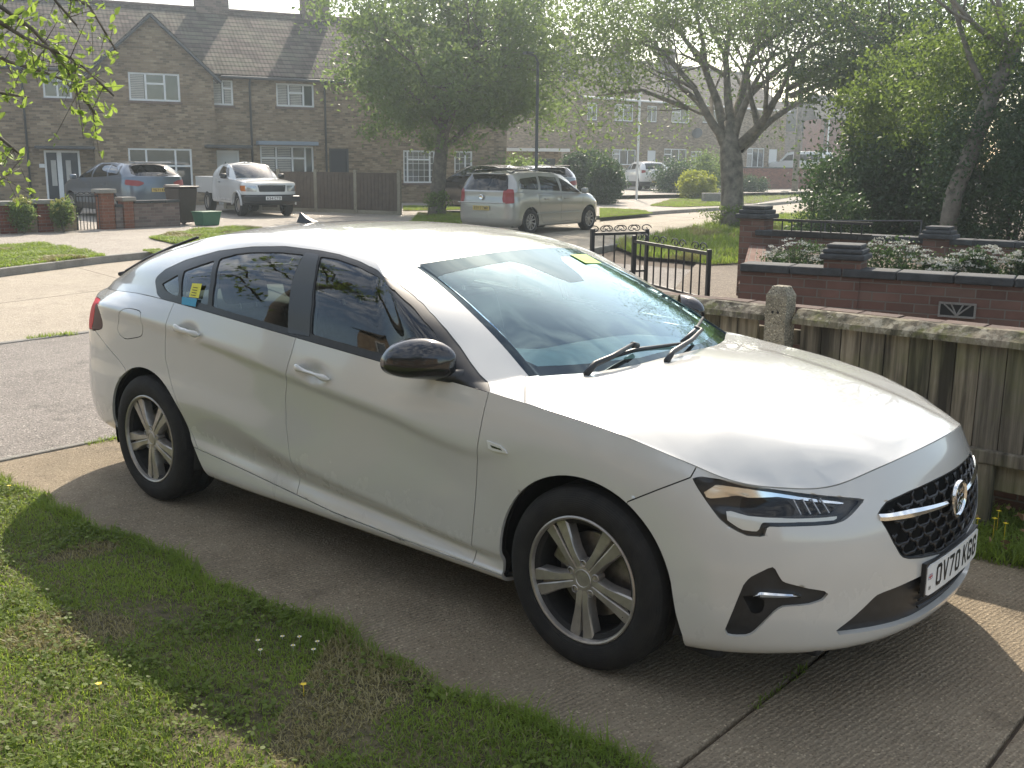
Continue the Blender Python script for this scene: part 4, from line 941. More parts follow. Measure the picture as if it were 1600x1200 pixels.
# ---------------- generic parked cars ----------------
def gen_car(name, label, p, loc, rz):
    """p: L,W,fo,wb,R(tyre radius),zbf,zbr(belt),zn(nose top),zc(cowl),xc(cowl x),xrf,xrr,zr,yr, ws(windows dict) ..."""
    hW = p['W']/2; xf = p['fo']; xr = xf-p['L']; kf = p.get('kf',1.0); kr = p.get('kr',.8)
    hf = [(.970,0),(.958,.22),(.915,.42),(.835,.60),(.72,.745),(.57,.85),(.41,.903)]
    hr = [(-3.3,.897),(-3.52,.85),(-3.70,.75),(-3.82,.59),(-3.89,.35),(-3.915,0)]
    ky = hW/.932; xc = p['xc']; xe = xr+.62*kr
    sx_ = [.15, xc, xc-.18]+list(np.linspace(xc-.6, xe+.35, 5))
    base = [((x-.97)*kf+xf, y*ky) for x, y in hf]+[(x, hW*(1 if i else .992)) for i, x in enumerate(sx_)]+[((x+3.915)*kr+xr, min(y*ky*1.01, hW) if i else hW*.985) for i, (x, y) in enumerate(hr)]
    base = np.array(base); n = len(base); assert n == 21
    I = interp_tab; zs = p.get('zs',.24); zr_ = p.get('zrb',.30)
    zT = np.interp(base[:,0], [xr, xc, .2, xf], [p['zbr'], p['zbf'], p.get('zw',(p['zbf']+p['zn'])/2), p['zn']])
    rows = [(np.full(n,zs-.03), I({0:.12,6:.14,20:.14})), (I({0:zs,13:zs,15:zr_,20:zr_}), I({0:.03,7:.05,13:.05,15:.03,20:.02}))]
    for fr, insf, inss, insr in ((.16,0,.035,.0),(.32,0,.03,0),(.5,.005,.02,.0),(.72,.02,.0,.012),(.88,.05,.006,.03)):
        zl = rows[1][0]; rows.append((zl+(zT-zl)*fr, I({0:insf,6:inss*.5,8:inss,13:inss,15:insr,20:insr})))
    tin = I({0:.10*kf,3:.08,5:.06,7:.04,8:.03,13:.03,15:p.get('rt',.04),20:p.get('rt',.04)})
    tg = np.gradient(np.vstack([base[[1]]*[1,-1],base,base[[-2]]*[1,-1]]),axis=0)[1:-1]; nn = np.stack([tg[:,1],-tg[:,0]],1); nn /= np.linalg.norm(nn,axis=1)[:,None]
    if nn[10,1] < 0: nn = -nn
    nn[0] = [1,0]; nn[-1] = [-1,0]
    T = np.column_stack([base-nn*tin[:,None], zT])
    C = T.copy(); yc8 = hW*.82
    for j in range(9):
        y = yc8*(j/8)**.9; C[j] = (p['xcow']-(p['xcow']-xc+.12)*(j/8)**2, y, p['zc']-.02*(j/8)**2)
    C[9] = (xc-.2, T[9,1]-.02, T[9,2]+.02)
    for j in range(10,21): C[j] = T[j]+np.array([0,0,.02]); C[j,:2] -= nn[j]*.008
    U = C.copy(); yr = p['yr']; xrf, xrr = p['xrf'], p['xrr']; zr = p['zr']
    rp = p.get('roofp', ([xrr,xrr+.4,(xrf+xrr)/2,xrf-.4,xrf],[zr-.07,zr-.02,zr,zr-.02,zr-.07]))
    for j in range(9): q = j/8; U[j] = (xrf-.10*q**2, yr*q**.9, np.interp(xrf,*rp)-.03*q**2)
    for j in range(9,16):
        q = (j-8)/(15-8); x = xrf-.1+(xrr+.08-xrf+.1)*q; U[j] = (x, yr, np.interp(x,*rp)-.035)
    for j in range(16,21): q = (20-j)/5; U[j] = (xrr+.05*q**2, yr*q**.8, np.interp(xrr,*rp)-.03*q**2)
    W = []
    for s in (.3,.6,.85):
        P = C*(1-s)+U*s
        for j in range(9,16): P[j,1] = C[j,1]+(U[j,1]-C[j,1])*s**1.7
        for j in range(16,21): P[j,0] -= .05*4*s*(1-s)*p.get('rb',1)
        for j in range(9): P[j,0] += .02*4*s*(1-s); P[j,2] += .02*4*s*(1-s)
        W.append(P)
    vx = np.linspace(xrf-.05, xrr+.05, 21); V = np.column_stack([vx, np.zeros(21), np.interp(vx,*rp)+.01])
    def zb(x, y):
        y = np.abs(y); t = np.clip((x-p['xcow'])/(xf-.08-p['xcow']),0,1); zc = p['zc']+.015-(p['zc']-p['zn'])*t**1.9
        return zc-.06*(y/hW)**2.2
    V5, F, info = grid_from_cage(base, rows, T, C, W, U, V, zb, None, du=.05, nb=14, nr=10, sm_u=1, lowsub=4)
    K = np.concatenate([[0],np.cumsum(np.linalg.norm(np.diff(base,axis=0),axis=1))]); V6 = np.column_stack([V5, np.interp(V5[:,3], np.arange(21), K)])
    S = Shell(V6, F); iT, iC, iU = info['T'], info['C'], info['U']
    xz = lambda Q: (lambda V: seg_sdf(V[:,[0,2]], Q)); yz = lambda Q: (lambda V: seg_sdf(V[:,[1,2]], Q))
    mx = lambda *fs: (lambda V: np.max([f(V) for f in fs],axis=0))
    S.cut(mx(lambda V: iT-V[:,4]), 'upper')
    S.cut(mx(lambda V: iC+.12-V[:,4], lambda V: V[:,4]-iU+.25, lambda V: (V[:,3]-7.5)*.1), 'windscreen', ['upper'])
    S.cut(mx(lambda V: V[:,4]-iC, lambda V: (V[:,3]-8.0)*.1), 'bonnet', ['upper'])
    gi = 0
    for q in p['win']: S.cut(mx(xz(q), lambda V: (8.4-V[:,3])*.1, lambda V: (V[:,3]-15.9)*.1), 'side_window', ['upper'])
    if p.get('rwin'): S.cut(mx(yz(p['rwin']), lambda V: (15.5-V[:,3])*.1), 'rear_window', ['upper'])
    R = p['R']; ra = R+.055
    for cx in (0,-p['wb']):
        q = [(cx-ra,-.2)]+[(cx-ra*math.cos(t), R+ra*math.sin(t)) for t in np.linspace(0,math.pi,20)]+[(cx+ra,-.2)]
        S.cut(mx(xz(q), lambda V: V[:,4]-iT, lambda V: np.maximum(5-V[:,3],V[:,3]-16)*.1), 'hole', ['body'])
    for q in p.get('doors',[]): S.cut(mx(xz(q), lambda V: np.maximum(7-V[:,3],V[:,3]-15)*.1), 'door%d'%gi, ['body']); gi += 1
    for nm, q in p.get('rear',[]): S.cut(mx(yz(q), lambda V: (15.35-V[:,3])*.1), nm, ['body','upper'])
    for nm, q in p.get('front',[]): S.cut(mx(yz(q), lambda V: (V[:,3]-6.6)*.1), nm, ['body','bonnet'])
    for nm, q in p.get('side',[]): S.cut(mx(xz(q)), nm, ['body'])
    if p.get('cladding'): S.cut(mx(lambda V: V[:,2]-p['cladding'], lambda V: V[:,4]-iT), 'cladding', ['body','door0','door1'])
    root = empty(name, loc, rz, label, 'car'); m = p['mat']
    pt = lambda lb, nm, mt, **k: S.part(lb, nm, mt, root, **{**dict(gap=.003,flange=.03), **k})
    pt('body','body',m,gap=.002); pt('upper','roof',m,gap=.001,flange=.02); pt('bonnet','bonnet',m)
    for i in range(gi): pt('door%d'%i,'door',m,gap=.005)
    for lb in ('windscreen','side_window','rear_window'): 
        if lb == 'rear_window' and not p.get('rwin'): continue
        pt(lb, lb, M_glassd if (lb in p.get('dark',())) else M_glassb, gap=0, flange=0, offset=-.004)
    MT = {'tail_lamp':M_redf,'reversing_lamp':M_plate_w,'headlamp':M_headb,'grille':M_trim,'bumper_trim':M_trim,'cladding':M_trim,'indicator':M_amber,'chrome_strip':M_chrome,'number_plate':M_plate_y if not p.get('fplate') else M_plate_w}
    for lb in sorted(set(S.L)):
        if lb in MT and lb != 'number_plate': pt(lb, lb, MT[lb], gap=.001, offset=.002)
    hd = Shell(V6, F); hd.cut(lambda V: iT-.6-V[:,4], 'in'); hd.part(('in',),'headlining',M_head,root,gap=.01,flange=0,offset=-.05,only=None) if False else None
    b = MB(); b.box(xr+.25, xf-.35, -hW+.12, hW-.12, zs-.02, zs+.05); b.box(xe-.1, xc+.3, -hW+.14, hW-.14, zs+.05, p['zbf']-.12); b.obj('cabin_floor', M_dark, root)
    for x in p.get('seats',(xc-1.1, xc-2.0)):
        for y in (-.36,.36):
            s = MB(); Mb = Matrix.Translation((x,y,p['zbf']-.35)) @ Matrix.Rotation(R_(-15),4,'Y'); s.box(-.06,.06,-.22,.22,0,.42,Mb); s.box(-.05,.05,-.12,.12,.44,.62,Mb); s.obj('seat', M_seat, root, bevel=.04)
    for cx in (0,-p['wb']):
        for sd_ in (-1,1):
            make_wheel(root, (cx, sd_*(hW-.02), R), sd_, R=R, Wd=.205, rim=p.get('rim',.21), style=p.get('wstyle','multi'), rot=.3*sd_, rimmat=p.get('rimmat'))
            l = MB(); vs = []; fs = []
            for i in range(17):
                a = math.pi*i/16
                for r, yy in ((ra+.01,hW-.05),(ra+.02,hW-.35),(.02,hW-.36)): vs.append((cx+r*math.cos(a), sd_*yy, max(R+r*math.sin(a),zs-.02)))
            for i in range(16):
                for j in range(2): fs.append((i*3+j,i*3+j+1,(i+1)*3+j+1,(i+1)*3+j))
            l.add(vs,fs); l.obj('wheel_arch_liner', M_dark, root)
    for sd_ in (-1,1):
        mm = MB(); mm.cbox((xc-.28, sd_*(hW+.09), p['zbf']+.09),(.10,.20,.15)); o = mm.obj('door_mirror', p.get('mirmat', m), root, bevel=.04, seg=3, smooth=True)
    for hx in p.get('handles',[]):
        for sd_ in (-1,1):
            h = MB(); h.cbox((hx, sd_*(hW+.012), p['zbf']-.10),(.19,.028,.028)); h.obj('door_handle', p.get('hmat', m), root, bevel=.01)
    return root
M_glassb = glassmat('car_glass', (.30,.36,.36), ior=1.52, refl=1.8)
M_headb = simple('lamp_clear', (.45,.47,.48), .12, metal=.5, coat=1, var=.3, vscale=18)
M_amber = simple('amber_lens', (.55,.16,.02), .2, coat=1)
def plate(root, txt, M, mat=None, w=.52, h=.11):
    b = MB(); b.cbox((0,0,0),(w,h,.008),M); po = b.obj('number_plate', mat or M_plate_y, root, bevel=.003)
    if txt:
        c = MB(); stroke_text(c, txt, lambda r,u,o: M @ Vector((r,u,.0045+o)), .079, .44); c.obj('plate_characters', M_ink, po)
REAR = Matrix(((0,0,-1,0),(-1,0,0,0),(0,1,0,0),(0,0,0,1)))   # local x -> -y, y -> z, z(out) -> -x
FRONT = Matrix(((0,0,1,0),(1,0,0,0),(0,1,0,0),(0,0,0,1)))
def plM(base, x, z, y=0): return Matrix.Translation((x,y,z)) @ base
def build_cars():
    silver = paint('silver_paint', (.34,.34,.32), .25, rough=.3, metal=.55); blue = paint('grey_blue_paint', (.12,.15,.19), .2, rough=.28, metal=.6)
    white2 = paint('old_white_paint', (.66,.67,.66), .35); blackp = paint('black_paint', (.012,.012,.014), .12); maroon = paint('maroon_paint', (.12,.02,.025), .2)
    # silver MPV on the road
    p = dict(L=4.467,W=1.80,fo=.86,wb=2.703,R=.318,rim=.205,zbf=.98,zbr=1.06,zn=.76,zc=1.02,xc=-.15,xcow=.10,xrf=-.95,xrr=-3.35,zr=1.58,yr=.60,zs=.22,kf=1.0,kr=.42,rt=.03,rb=.3,mat=silver,wstyle='ten',
        win=[[(-.42,1.02),(-1.28,1.43),(-1.32,1.06)],[(-1.40,1.07),(-1.42,1.42),(-2.15,1.45),(-2.28,1.10)],[(-2.37,1.11),(-2.25,1.44),(-2.95,1.39),(-3.13,1.33),(-3.15,1.14)]],
        rwin=[(-.1,1.10),(.68,1.10),(.70,1.16),(.60,1.46),(.1,1.49),(-.1,1.49)], dark=('rear_window',),
        doors=[[(-.33,1.2),(-.42,.3),(-1.33,.28),(-1.38,1.2)],[(-1.38,1.2),(-1.33,.28),(-2.15,.28),(-2.33,.62),(-2.42,1.2)]],
        rear=[('tail_lamp',[(.62,1.14),(.90,1.14),(.92,.80),(.64,.78),(.60,.9)])],
        front=[('headlamp',[(.45,.72),(.86,.86),(.9,.70),(.5,.6)]),('grille',[(-.1,.66),(.4,.66),(.38,.52),(-.1,.52)])],
        handles=(-1.16,-2.06),seats=(-1.35,-2.2,-2.9))
    c = gen_car('parked_car','silver people carrier with roof bars and red rear lamps parked at the far kerb',p,(0,0,0),0)
    plate(c,'EO12 ZWR',plM(REAR,-3.63,.665)); 
    for s in (-1,1):
        b = MB(); b.tube([(-.95,s*.63,1.535),(-1.1,s*.63,1.585),(-2.1,s*.63,1.62),(-3.05,s*.63,1.58),(-3.2,s*.63,1.535)],.016,6); b.obj('roof_bar',M_trim,c,smooth=True)
    b = MB(); b.lathe([(.001,0),(.062,0),(.066,.012),(.055,.018),(.04,.012),(.001,.012)],24,plM(REAR,-3.615,.93)); b.obj('badge',M_chrome,c,auto=30)
    b = MB(); b.tube([(-3.62,-.75,.80),(-3.63,0,.795),(-3.62,.75,.80)],.012,6); b.obj('tailgate_strip',silver,c)
    sp = MB(); sp.box(-3.50,-3.28,-.58,.58,1.495,1.52); sp.obj('spoiler',silver,c,bevel=.02)
    q = MB(); q.box(-2.50,-.42,-.915,-.90,.50,.535); q.obj('side_strip',silver,c,bevel=.01)
    set_at(c,-16.03,19.47,93.7)
    # grey-blue SUV on the left drive
    ps = dict(L=4.62,W=1.88,fo=.90,wb=2.71,R=.345,rim=.235,zbf=1.06,zbr=1.18,zn=.90,zc=1.12,xc=-.25,xcow=.0,xrf=-1.05,xrr=-3.15,zr=1.61,yr=.60,zs=.26,kr=.55,rt=.05,rb=.6,mat=blue,wstyle='ten',
        win=[[(-.55,1.12),(-.95,1.34),(-1.38,1.50),(-1.42,1.15)],[(-1.50,1.15),(-1.50,1.52),(-2.20,1.53),(-2.38,1.19)],[(-2.46,1.20),(-2.30,1.52),(-2.75,1.45),(-3.02,1.31),(-3.0,1.24)]],
        rwin=[(-.1,1.20),(.62,1.22),(.70,1.27),(.58,1.53),(.1,1.57),(-.1,1.57)], dark=('rear_window','side_window'),
        doors=[[(-.40,1.3),(-.50,.35),(-1.42,.33),(-1.46,1.3)],[(-1.46,1.3),(-1.42,.33),(-2.2,.33),(-2.36,.7),(-2.48,1.3)]],
        rear=[('tail_lamp',[(.40,1.02),(.60,1.09),(.95,1.12),(.95,.98),(.62,.93)])],
        front=[('headlamp',[(.5,.86),(.88,.92),(.9,.78),(.55,.74)]),('grille',[(-.1,.84),(.48,.84),(.42,.6),(-.1,.6)])],
        handles=(-1.2,-2.15),cladding=.42,seats=(-1.4,-2.3))
    c = gen_car('parked_car','grey-blue SUV seen from behind parked in front of the left house',ps,(0,0,0),0)
    plate(c,'YG71 KEX',plM(REAR,-3.735,.83)); b = MB(); b.box(-3.42,-3.12,-.56,.56,1.575,1.60); b.obj('spoiler',blue,c,bevel=.02)
    b = MB(); b.tube([(-3.70,.05,1.24),(-3.60,-.35,1.30)],.02,6); b.obj('rear_wiper',M_trim,c)
    set_at(c,-28.8,12.74,177.4,.1)
    # white pickup
    pk = dict(L=3.30,W=1.69,fo=.78,wb=3.0,R=.34,rim=.20,zbf=1.10,zbr=1.13,zn=1.0,zc=1.12,xc=-.62,xcow=-.36,xrf=-1.14,xrr=-2.02,zr=1.62,yr=.62,zs=.38,zrb=.38,kr=.18,kf=.38,rt=.03,rb=.1,mat=white2,wstyle='steel',
        win=[[(-.86,1.17),(-1.14,1.44),(-1.74,1.50),(-1.78,1.19)]], rwin=[(-.1,1.2),(.55,1.2),(.5,1.48),(-.1,1.5)],
        doors=[[(-.68,1.3),(-.66,.45),(-1.78,.45),(-1.82,1.3)]], 
        front=[('headlamp',[(.48,.93),(.78,.93),(.79,.76),(.48,.76)]),('indicator',[(.70,.93),(.95,.93),(.95,.77),(.72,.76)]),('grille',[(-.1,.95),(.44,.95),(.40,.75),(-.1,.75)]),('bumper_trim',[(-.1,.66),(.95,.66),(.95,.3),(-.1,.3)])],
        handles=(-1.6,),hmat=M_trim,mirmat=M_trim,seats=(-1.55,),fplate=1)
    c = gen_car('pickup_truck','white pickup truck with black front bumper parked on the drive facing the road',pk,(0,0,0),0)
    c['category'] = 'pickup'
    b = MB(); W2=.82
    b.box(-4.15,-2.02,-W2,-W2+.05,.62,1.14); b.box(-4.15,-2.02,W2-.05,W2,.62,1.14); b.box(-4.20,-4.15,-W2,W2,.62,1.14); b.box(-2.02,-1.98,-W2,W2,.62,1.12)
    b.obj('load_bed',white2,c,bevel=.02); b = MB(); b.box(-4.15,-2.0,-W2+.05,W2-.05,.60,.66); b.box(-4.1,.5,-.4,.4,.4,.55); b.obj('chassis',M_dark,c)
    g = MB()
    for i in range(7): y=-.38+i*.127; g.box(.700,.735,y-.012,y+.012,.76,.945)
    for z in (.765,.85,.94): g.box(.700,.738,-.42,.42,z-.012,z+.012)
    g.obj('grille_bars',M_chrome,c)
    bb = MB(); bb.box(.55,.86,-.86,.86,.44,.63); bb.obj('front_bumper',M_trim,c,bevel=.04)
    plate(c,'A34 CTD',plM(FRONT,.872,.56),M_plate_w,w=.50)
    for k, cx in enumerate((0,)):
        for s in (-1,1):
            ar = MB(); vs = []; fs = []
            for i in range(15):
                a = math.pi*i/14
                for r, yy in ((.395,.845),(.45,.835),(.45,.885),(.40,.89)): vs.append((r*math.cos(a), s*yy, .34+r*math.sin(a)))
            for i in range(14):
                for j in range(4): fs.append((i*4+j,i*4+(j+1)%4,(i+1)*4+(j+1)%4,(i+1)*4+j))
            ar.add(vs,fs); ar.obj('wheel_arch_trim',white2,c,bevel=.01)
    set_at(c,-25.1,16.1,344,.1)
    # black SUV behind the tree
    pb = dict(ps); pb.update(mat=blackp, zbf=1.08, L=4.65, W=1.86, cladding=None, dark=())
    c = gen_car('parked_car','black SUV parked side-on behind the street tree trunk',pb,(0,0,0),0); set_at(c,-23.44,23.05,170,.1)
    pw = dict(ps); pw.update(mat=paint('pale_paint',(.30,.33,.36),.1,metal=.4), L=4.5, W=1.84, dark=('rear_window',))
    c = gen_car('parked_car','pale grey SUV with dark rear spoiler behind the silver people carrier',pw,(0,0,0),0); set_at(c,-23.6,26.6,150,.1)
    b = MB(); b.box(-3.42,-3.10,-.56,.56,1.58,1.61); b.obj('spoiler',M_trim,c,bevel=.02)
    # white small SUV with spare wheel
    pe = dict(ps); pe.update(mat=white2, L=4.0, W=1.76, wb=2.52, fo=.80, xrr=-2.72, xrf=-.9, kr=.35, rt=.03, zr=1.66,zbf=1.08,zbr=1.16,cladding=.5,
        win=[[(-.5,1.14),(-1.25,1.48),(-1.3,1.16)],[(-1.38,1.16),(-1.36,1.50),(-2.0,1.50),(-2.05,1.20)],[(-2.12,1.2),(-2.08,1.48),(-2.5,1.42),(-2.55,1.24)]],
        rwin=[(-.1,1.2),(.6,1.2),(.52,1.52),(-.1,1.54)],doors=[[(-.35,1.3),(-.45,.35),(-1.30,.33),(-1.34,1.3)],[(-1.34,1.3),(-1.30,.33),(-1.95,.33),(-2.1,.7),(-2.1,1.3)]],
        rear=[('tail_lamp',[(.62,1.14),(.9,1.14),(.9,.96),(.60,1.02)])],handles=(-1.1,-1.85),seats=(-1.2,-2.0))
    c = gen_car('parked_car','white compact SUV with covered spare wheel on its back beside the tall hedge',pe,(0,0,.3),0); set_at(c,-34.25,49.83,145.7,.3)
    b = MB(); b.lathe([(.001,0),(.30,0),(.34,.03),(.35,.10),(.34,.19),(.26,.22),(.001,.225)],32,plM(REAR,-3.22,.90,.05)); b.obj('spare_wheel_cover',white2,c,auto=35)
    plate(c,'',plM(REAR,-3.24,.50))
    # van + red car far off
    pv = dict(L=4.8,W=1.92,fo=.9,wb=3.0,R=.33,rim=.2,zbf=1.12,zbr=1.16,zn=.98,zc=1.16,xc=-.15,xcow=.15,xrf=-.75,xrr=-3.75,zr=1.92,yr=.76,zs=.28,kr=.15,kf=.7,rt=.02,rb=.1,mat=white2,wstyle='steel',
        win=[[(-.45,1.2),(-.85,1.6),(-1.3,1.68),(-1.35,1.22)],[(-1.5,1.22),(-1.5,1.68),(-3.5,1.68),(-3.6,1.24)]],rwin=[(.06,1.25),(.72,1.25),(.66,1.7),(.06,1.7)],dark=('side_window',),
        doors=[[(-.25,1.3),(-.4,.4),(-1.38,.4),(-1.4,1.3)]],rear=[('tail_lamp',[(.80,1.3),(.98,1.3),(.98,.9),(.82,.9)])],handles=(-1.2,),seats=(-1.2,))
    c = gen_car('van','white panel van with dark side windows parked beyond the low brick wall',pv,(0,0,.3),0); c['category']='van'; place_car(c, 1249, 266, 80, 140, pv, z=.95)
    pm = dict(pe); pm.update(mat=maroon, zr=1.42, zbf=.95, zbr=1.0, zn=.75, zc=.98, cladding=None, win=[[(-.5,1.0),(-1.2,1.28),(-1.3,1.02)],[(-1.38,1.02),(-1.36,1.30),(-2.0,1.28),(-2.05,1.04)]], rwin=[(-.1,1.04),(.6,1.04),(.52,1.30),(-.1,1.32)],rear=[],doors=[])
    c = gen_car('parked_car','dark red hatchback just behind the white van far down the road',pm,(0,0,.3),0); place_car(c, 1297, 268, 82, 140, pm, z=.90)
def ray_dir(px, py): return rt*((px-800)/FPX) - up*((py-600)/FPX) + fw
def AT(px, py, D): return Vector(CP)+ray_dir(px,py)*D
def G0(px, py, z=0.0):
    d = ray_dir(px,py); t = (z-CP[2])/d.z; return Vector(CP)+d*t
def ON(px, py, P0, n):
    d = ray_dir(px,py); t = (Vector(P0)-Vector(CP)).dot(n)/d.dot(n); return Vector(CP)+d*t
def set_at(c, x, y, deg, z=0): c.location = (x,y,z); c.rotation_euler = (0,0,R_(deg))
def place_car(c, px, py, D, head, p, z=0.0):
    """centre of the car on the ray through (px,py) at depth D, heading given in degrees from image-right, counter-clockwise seen from above"""
    P = AT(px,py,D); a = math.atan2(rt.y,rt.x)+R_(head); mid = p['fo']-p['L']/2
    c.location = (P.x-mid*math.cos(a), P.y-mid*math.sin(a), z); c.rotation_euler = (0,0,a)
# ---------------- setting materials ----------------
def mat_concrete(name, c0, c1, ribs=None, agg=.5, scale=1.0, rough=.85, joint=None, spark=0.0):
    m, nt, bs = newmat(name); v = coord(nt); bs.inputs['Roughness'].default_value = rough; bs.inputs['Specular IOR Level'].default_value = .35
    big = noise(nt, v, .9*scale, 6, .6); mid = noise(nt, v, 6*scale, 6, .65)
    c = mix(nt, ramp(nt, mth(nt,'ADD',mth(nt,'MULTIPLY',big,.6),mth(nt,'MULTIPLY',mid,.4)), [(.38,0),(.62,1)]), c0, c1)
    st = voro(nt, v, 95*scale, out='Color'); sep = nt.nodes.new('ShaderNodeSeparateColor'); nt.links.new(st, sep.inputs[0])
    dd = voro(nt, v, 95*scale)
    stone = mth(nt,'MULTIPLY', mth(nt,'LESS_THAN', dd, .42), 1.0)
    sc_ = ramp(nt, sep.outputs[0], [(.0,tuple(x*.45 for x in c0)),(.45,c0),(.8,tuple(min(1,x*1.5) for x in c1)),(1,tuple(min(1,x*2.2) for x in c1))])
    c = mix(nt, mth(nt,'MULTIPLY',stone,agg), c, sc_)
    sp2 = noise(nt, v, 2.2, 7, .72); c = mix(nt, ramp(nt, sp2, [(.56,0),(.68,.55)]), c, tuple(x*.45 for x in c0))
    nt.links.new(c, bs.inputs['Base Color'])
    h = mth(nt,'ADD', mth(nt,'MULTIPLY', dd, -.8*agg), mth(nt,'MULTIPLY', noise(nt, v, 40*scale, 5, .7), 1.2))
    if ribs:
        pass; w = nt.nodes.new('ShaderNodeTexWave'); w.inputs['Scale'].default_value = ribs; w.inputs['Distortion'].default_value = 7; w.inputs['Detail'].default_value = 6; w.inputs['Detail Scale'].default_value = 2.6; w.inputs['Detail Roughness'].default_value = .7
        nt.links.new(coord(nt, rot=(0,0,R_(8))), w.inputs[0]); h = mth(nt,'ADD', h, mth(nt,'MULTIPLY', mth(nt,'MULTIPLY', w.outputs[0], noise(nt, v, 3.0, 4, .6)), 1.3))
        gv = mth(nt,'MULTIPLY', mth(nt,'SUBTRACT', 1.0, w.outputs[0]), ramp(nt, noise(nt, v, 1.7, 5, .6), [(.4,.12),(.62,.6)])); cc_ = mix(nt, gv, c, tuple(x*.42 for x in c0)); nt.links.new(cc_, bs.inputs['Base Color'])
    bump(nt, bs, h, .85, .014)
    if spark:
        r = mix(nt, mth(nt,'MULTIPLY',stone, mth(nt,'GREATER_THAN', sep.outputs[1], .8)), (rough,)*3, (.22,)*3); nt.links.new(r, bs.inputs['Roughness'])
    return m
def mat_brick(name, cols, mortar, bw=.225, bh=.075, mort=.012, var=.5, dirt=.3, axis='UV'):
    m, nt, bs = newmat(name); bs.inputs['Roughness'].default_value = .9; bs.inputs['Specular IOR Level'].default_value = .2
    uv = nt.nodes.new('ShaderNodeUVMap'); mp = nt.nodes.new('ShaderNodeMapping'); nt.links.new(uv.outputs[0], mp.inputs[0])
    b = nt.nodes.new('ShaderNodeTexBrick'); nt.links.new(mp.outputs[0], b.inputs[0]); b.inputs['Scale'].default_value = 1
    b.inputs['Brick Width'].default_value = bw; b.inputs['Row Height'].default_value = bh; b.inputs['Mortar Size'].default_value = mort/2; b.inputs['Mortar Smooth'].default_value = .3; b.inputs['Bias'].default_value = 0
    b.inputs['Color1'].default_value = (0,0,0,1); b.inputs['Color2'].default_value = (1,1,1,1); b.inputs['Mortar'].default_value = (.5,.5,.5,1)
    c = ramp(nt, b.outputs['Color'], [(i/(len(cols)-1), q) for i, q in enumerate(cols)])
    v = coord(nt); n = noise(nt, v, 1.1, 6, .65); c = mix(nt, mth(nt,'MULTIPLY',ramp(nt,n,[(.42,0),(.66,1)]),dirt), c, tuple(x*.45 for x in cols[0]), 'MIX')
    c = mix(nt, mth(nt,'MULTIPLY',noise(nt, v, 30, 4, .7),.35), c, cols[len(cols)//2]); c = mix(nt, b.outputs['Fac'], c, mortar)
    nt.links.new(c, bs.inputs['Base Color']); bump(nt, bs, mth(nt,'ADD',mth(nt,'MULTIPLY',b.outputs['Fac'],-1),mth(nt,'MULTIPLY',noise(nt,v,60,3,.6),.3)), .8, .008); return m
def box_uv(o):   # metric uv by dominant normal, v = world-ish z
    me = o.data; uv = me.uv_layers.new(name='UVMap') if not me.uv_layers else me.uv_layers[0]
    for p in me.polygons:
        n = p.normal
        for li in p.loop_indices:
            co = me.vertices[me.loops[li].vertex_index].co
            if abs(n.z) > .7: uv.data[li].uv = (co.x, co.y)
            else:
                t = Vector((-n.y, n.x, 0)).normalized(); uv.data[li].uv = (co.dot(t), co.z)
    return o
def mat_tiles(name):
    m, nt, bs = newmat(name); bs.inputs['Roughness'].default_value = .7
    uv = nt.nodes.new('ShaderNodeUVMap'); b = nt.nodes.new('ShaderNodeTexBrick'); nt.links.new(uv.outputs[0], b.inputs[0]); b.inputs['Scale'].default_value = 1
    b.inputs['Brick Width'].default_value = .30; b.inputs['Row Height'].default_value = .30; b.inputs['Mortar Size'].default_value = .006; b.offset = .0
    b.inputs['Color1'].default_value = (0,0,0,1); b.inputs['Color2'].default_value = (1,1,1,1); b.inputs['Mortar'].default_value = (0,0,0,1)
    v = coord(nt); n = noise(nt, v, .8, 6, .7)
    c = ramp(nt, b.outputs['Color'], [(0,(.055,.044,.040)),(.5,(.085,.068,.060)),(1,(.125,.10,.088))]); c = mix(nt, ramp(nt, n, [(.45,0),(.7,.7)]), c, (.15,.15,.11)); nt.links.new(c, bs.inputs['Base Color'])
    sx = nt.nodes.new('ShaderNodeSeparateXYZ'); nt.links.new(uv.outputs[0], sx.inputs[0])
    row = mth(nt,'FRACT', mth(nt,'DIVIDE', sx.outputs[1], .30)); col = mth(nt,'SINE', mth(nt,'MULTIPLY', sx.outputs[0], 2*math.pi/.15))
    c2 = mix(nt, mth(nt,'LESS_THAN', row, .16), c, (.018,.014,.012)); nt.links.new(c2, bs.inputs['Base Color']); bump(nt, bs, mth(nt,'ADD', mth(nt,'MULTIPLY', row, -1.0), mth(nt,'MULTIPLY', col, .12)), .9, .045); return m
M_drive = mat_concrete('drive_concrete', (.29,.23,.155), (.41,.335,.235), ribs=15, agg=.5, spark=1)
M_pave = mat_concrete('pavement_asphalt', (.165,.148,.134), (.25,.226,.203), agg=.85, scale=.75, spark=1)
M_road = mat_concrete('road_concrete', (.29,.25,.195), (.38,.33,.26), agg=.55, scale=.7, spark=1)
M_kerb = mat_concrete('kerb_stone', (.20,.19,.17), (.30,.29,.26), agg=.3, scale=1.2)
M_fpave = mat_concrete('far_pavement', (.26,.23,.195), (.35,.315,.27), agg=.7, scale=.5, spark=1)
M_brickY = mat_brick('stock_brick', [(.12,.085,.055),(.21,.155,.10),(.29,.22,.145),(.38,.30,.20)], (.23,.20,.165))
M_brickG = mat_brick('grey_brick', [(.11,.085,.075),(.19,.14,.12),(.26,.20,.17)], (.20,.18,.16))
M_brickR = mat_brick('red_brick', [(.13,.045,.03),(.20,.065,.045),(.26,.10,.065)], (.20,.18,.15), dirt=.45)
M_brickO = mat_brick('orange_brick', [(.17,.068,.042),(.25,.10,.06)], (.22,.17,.13))
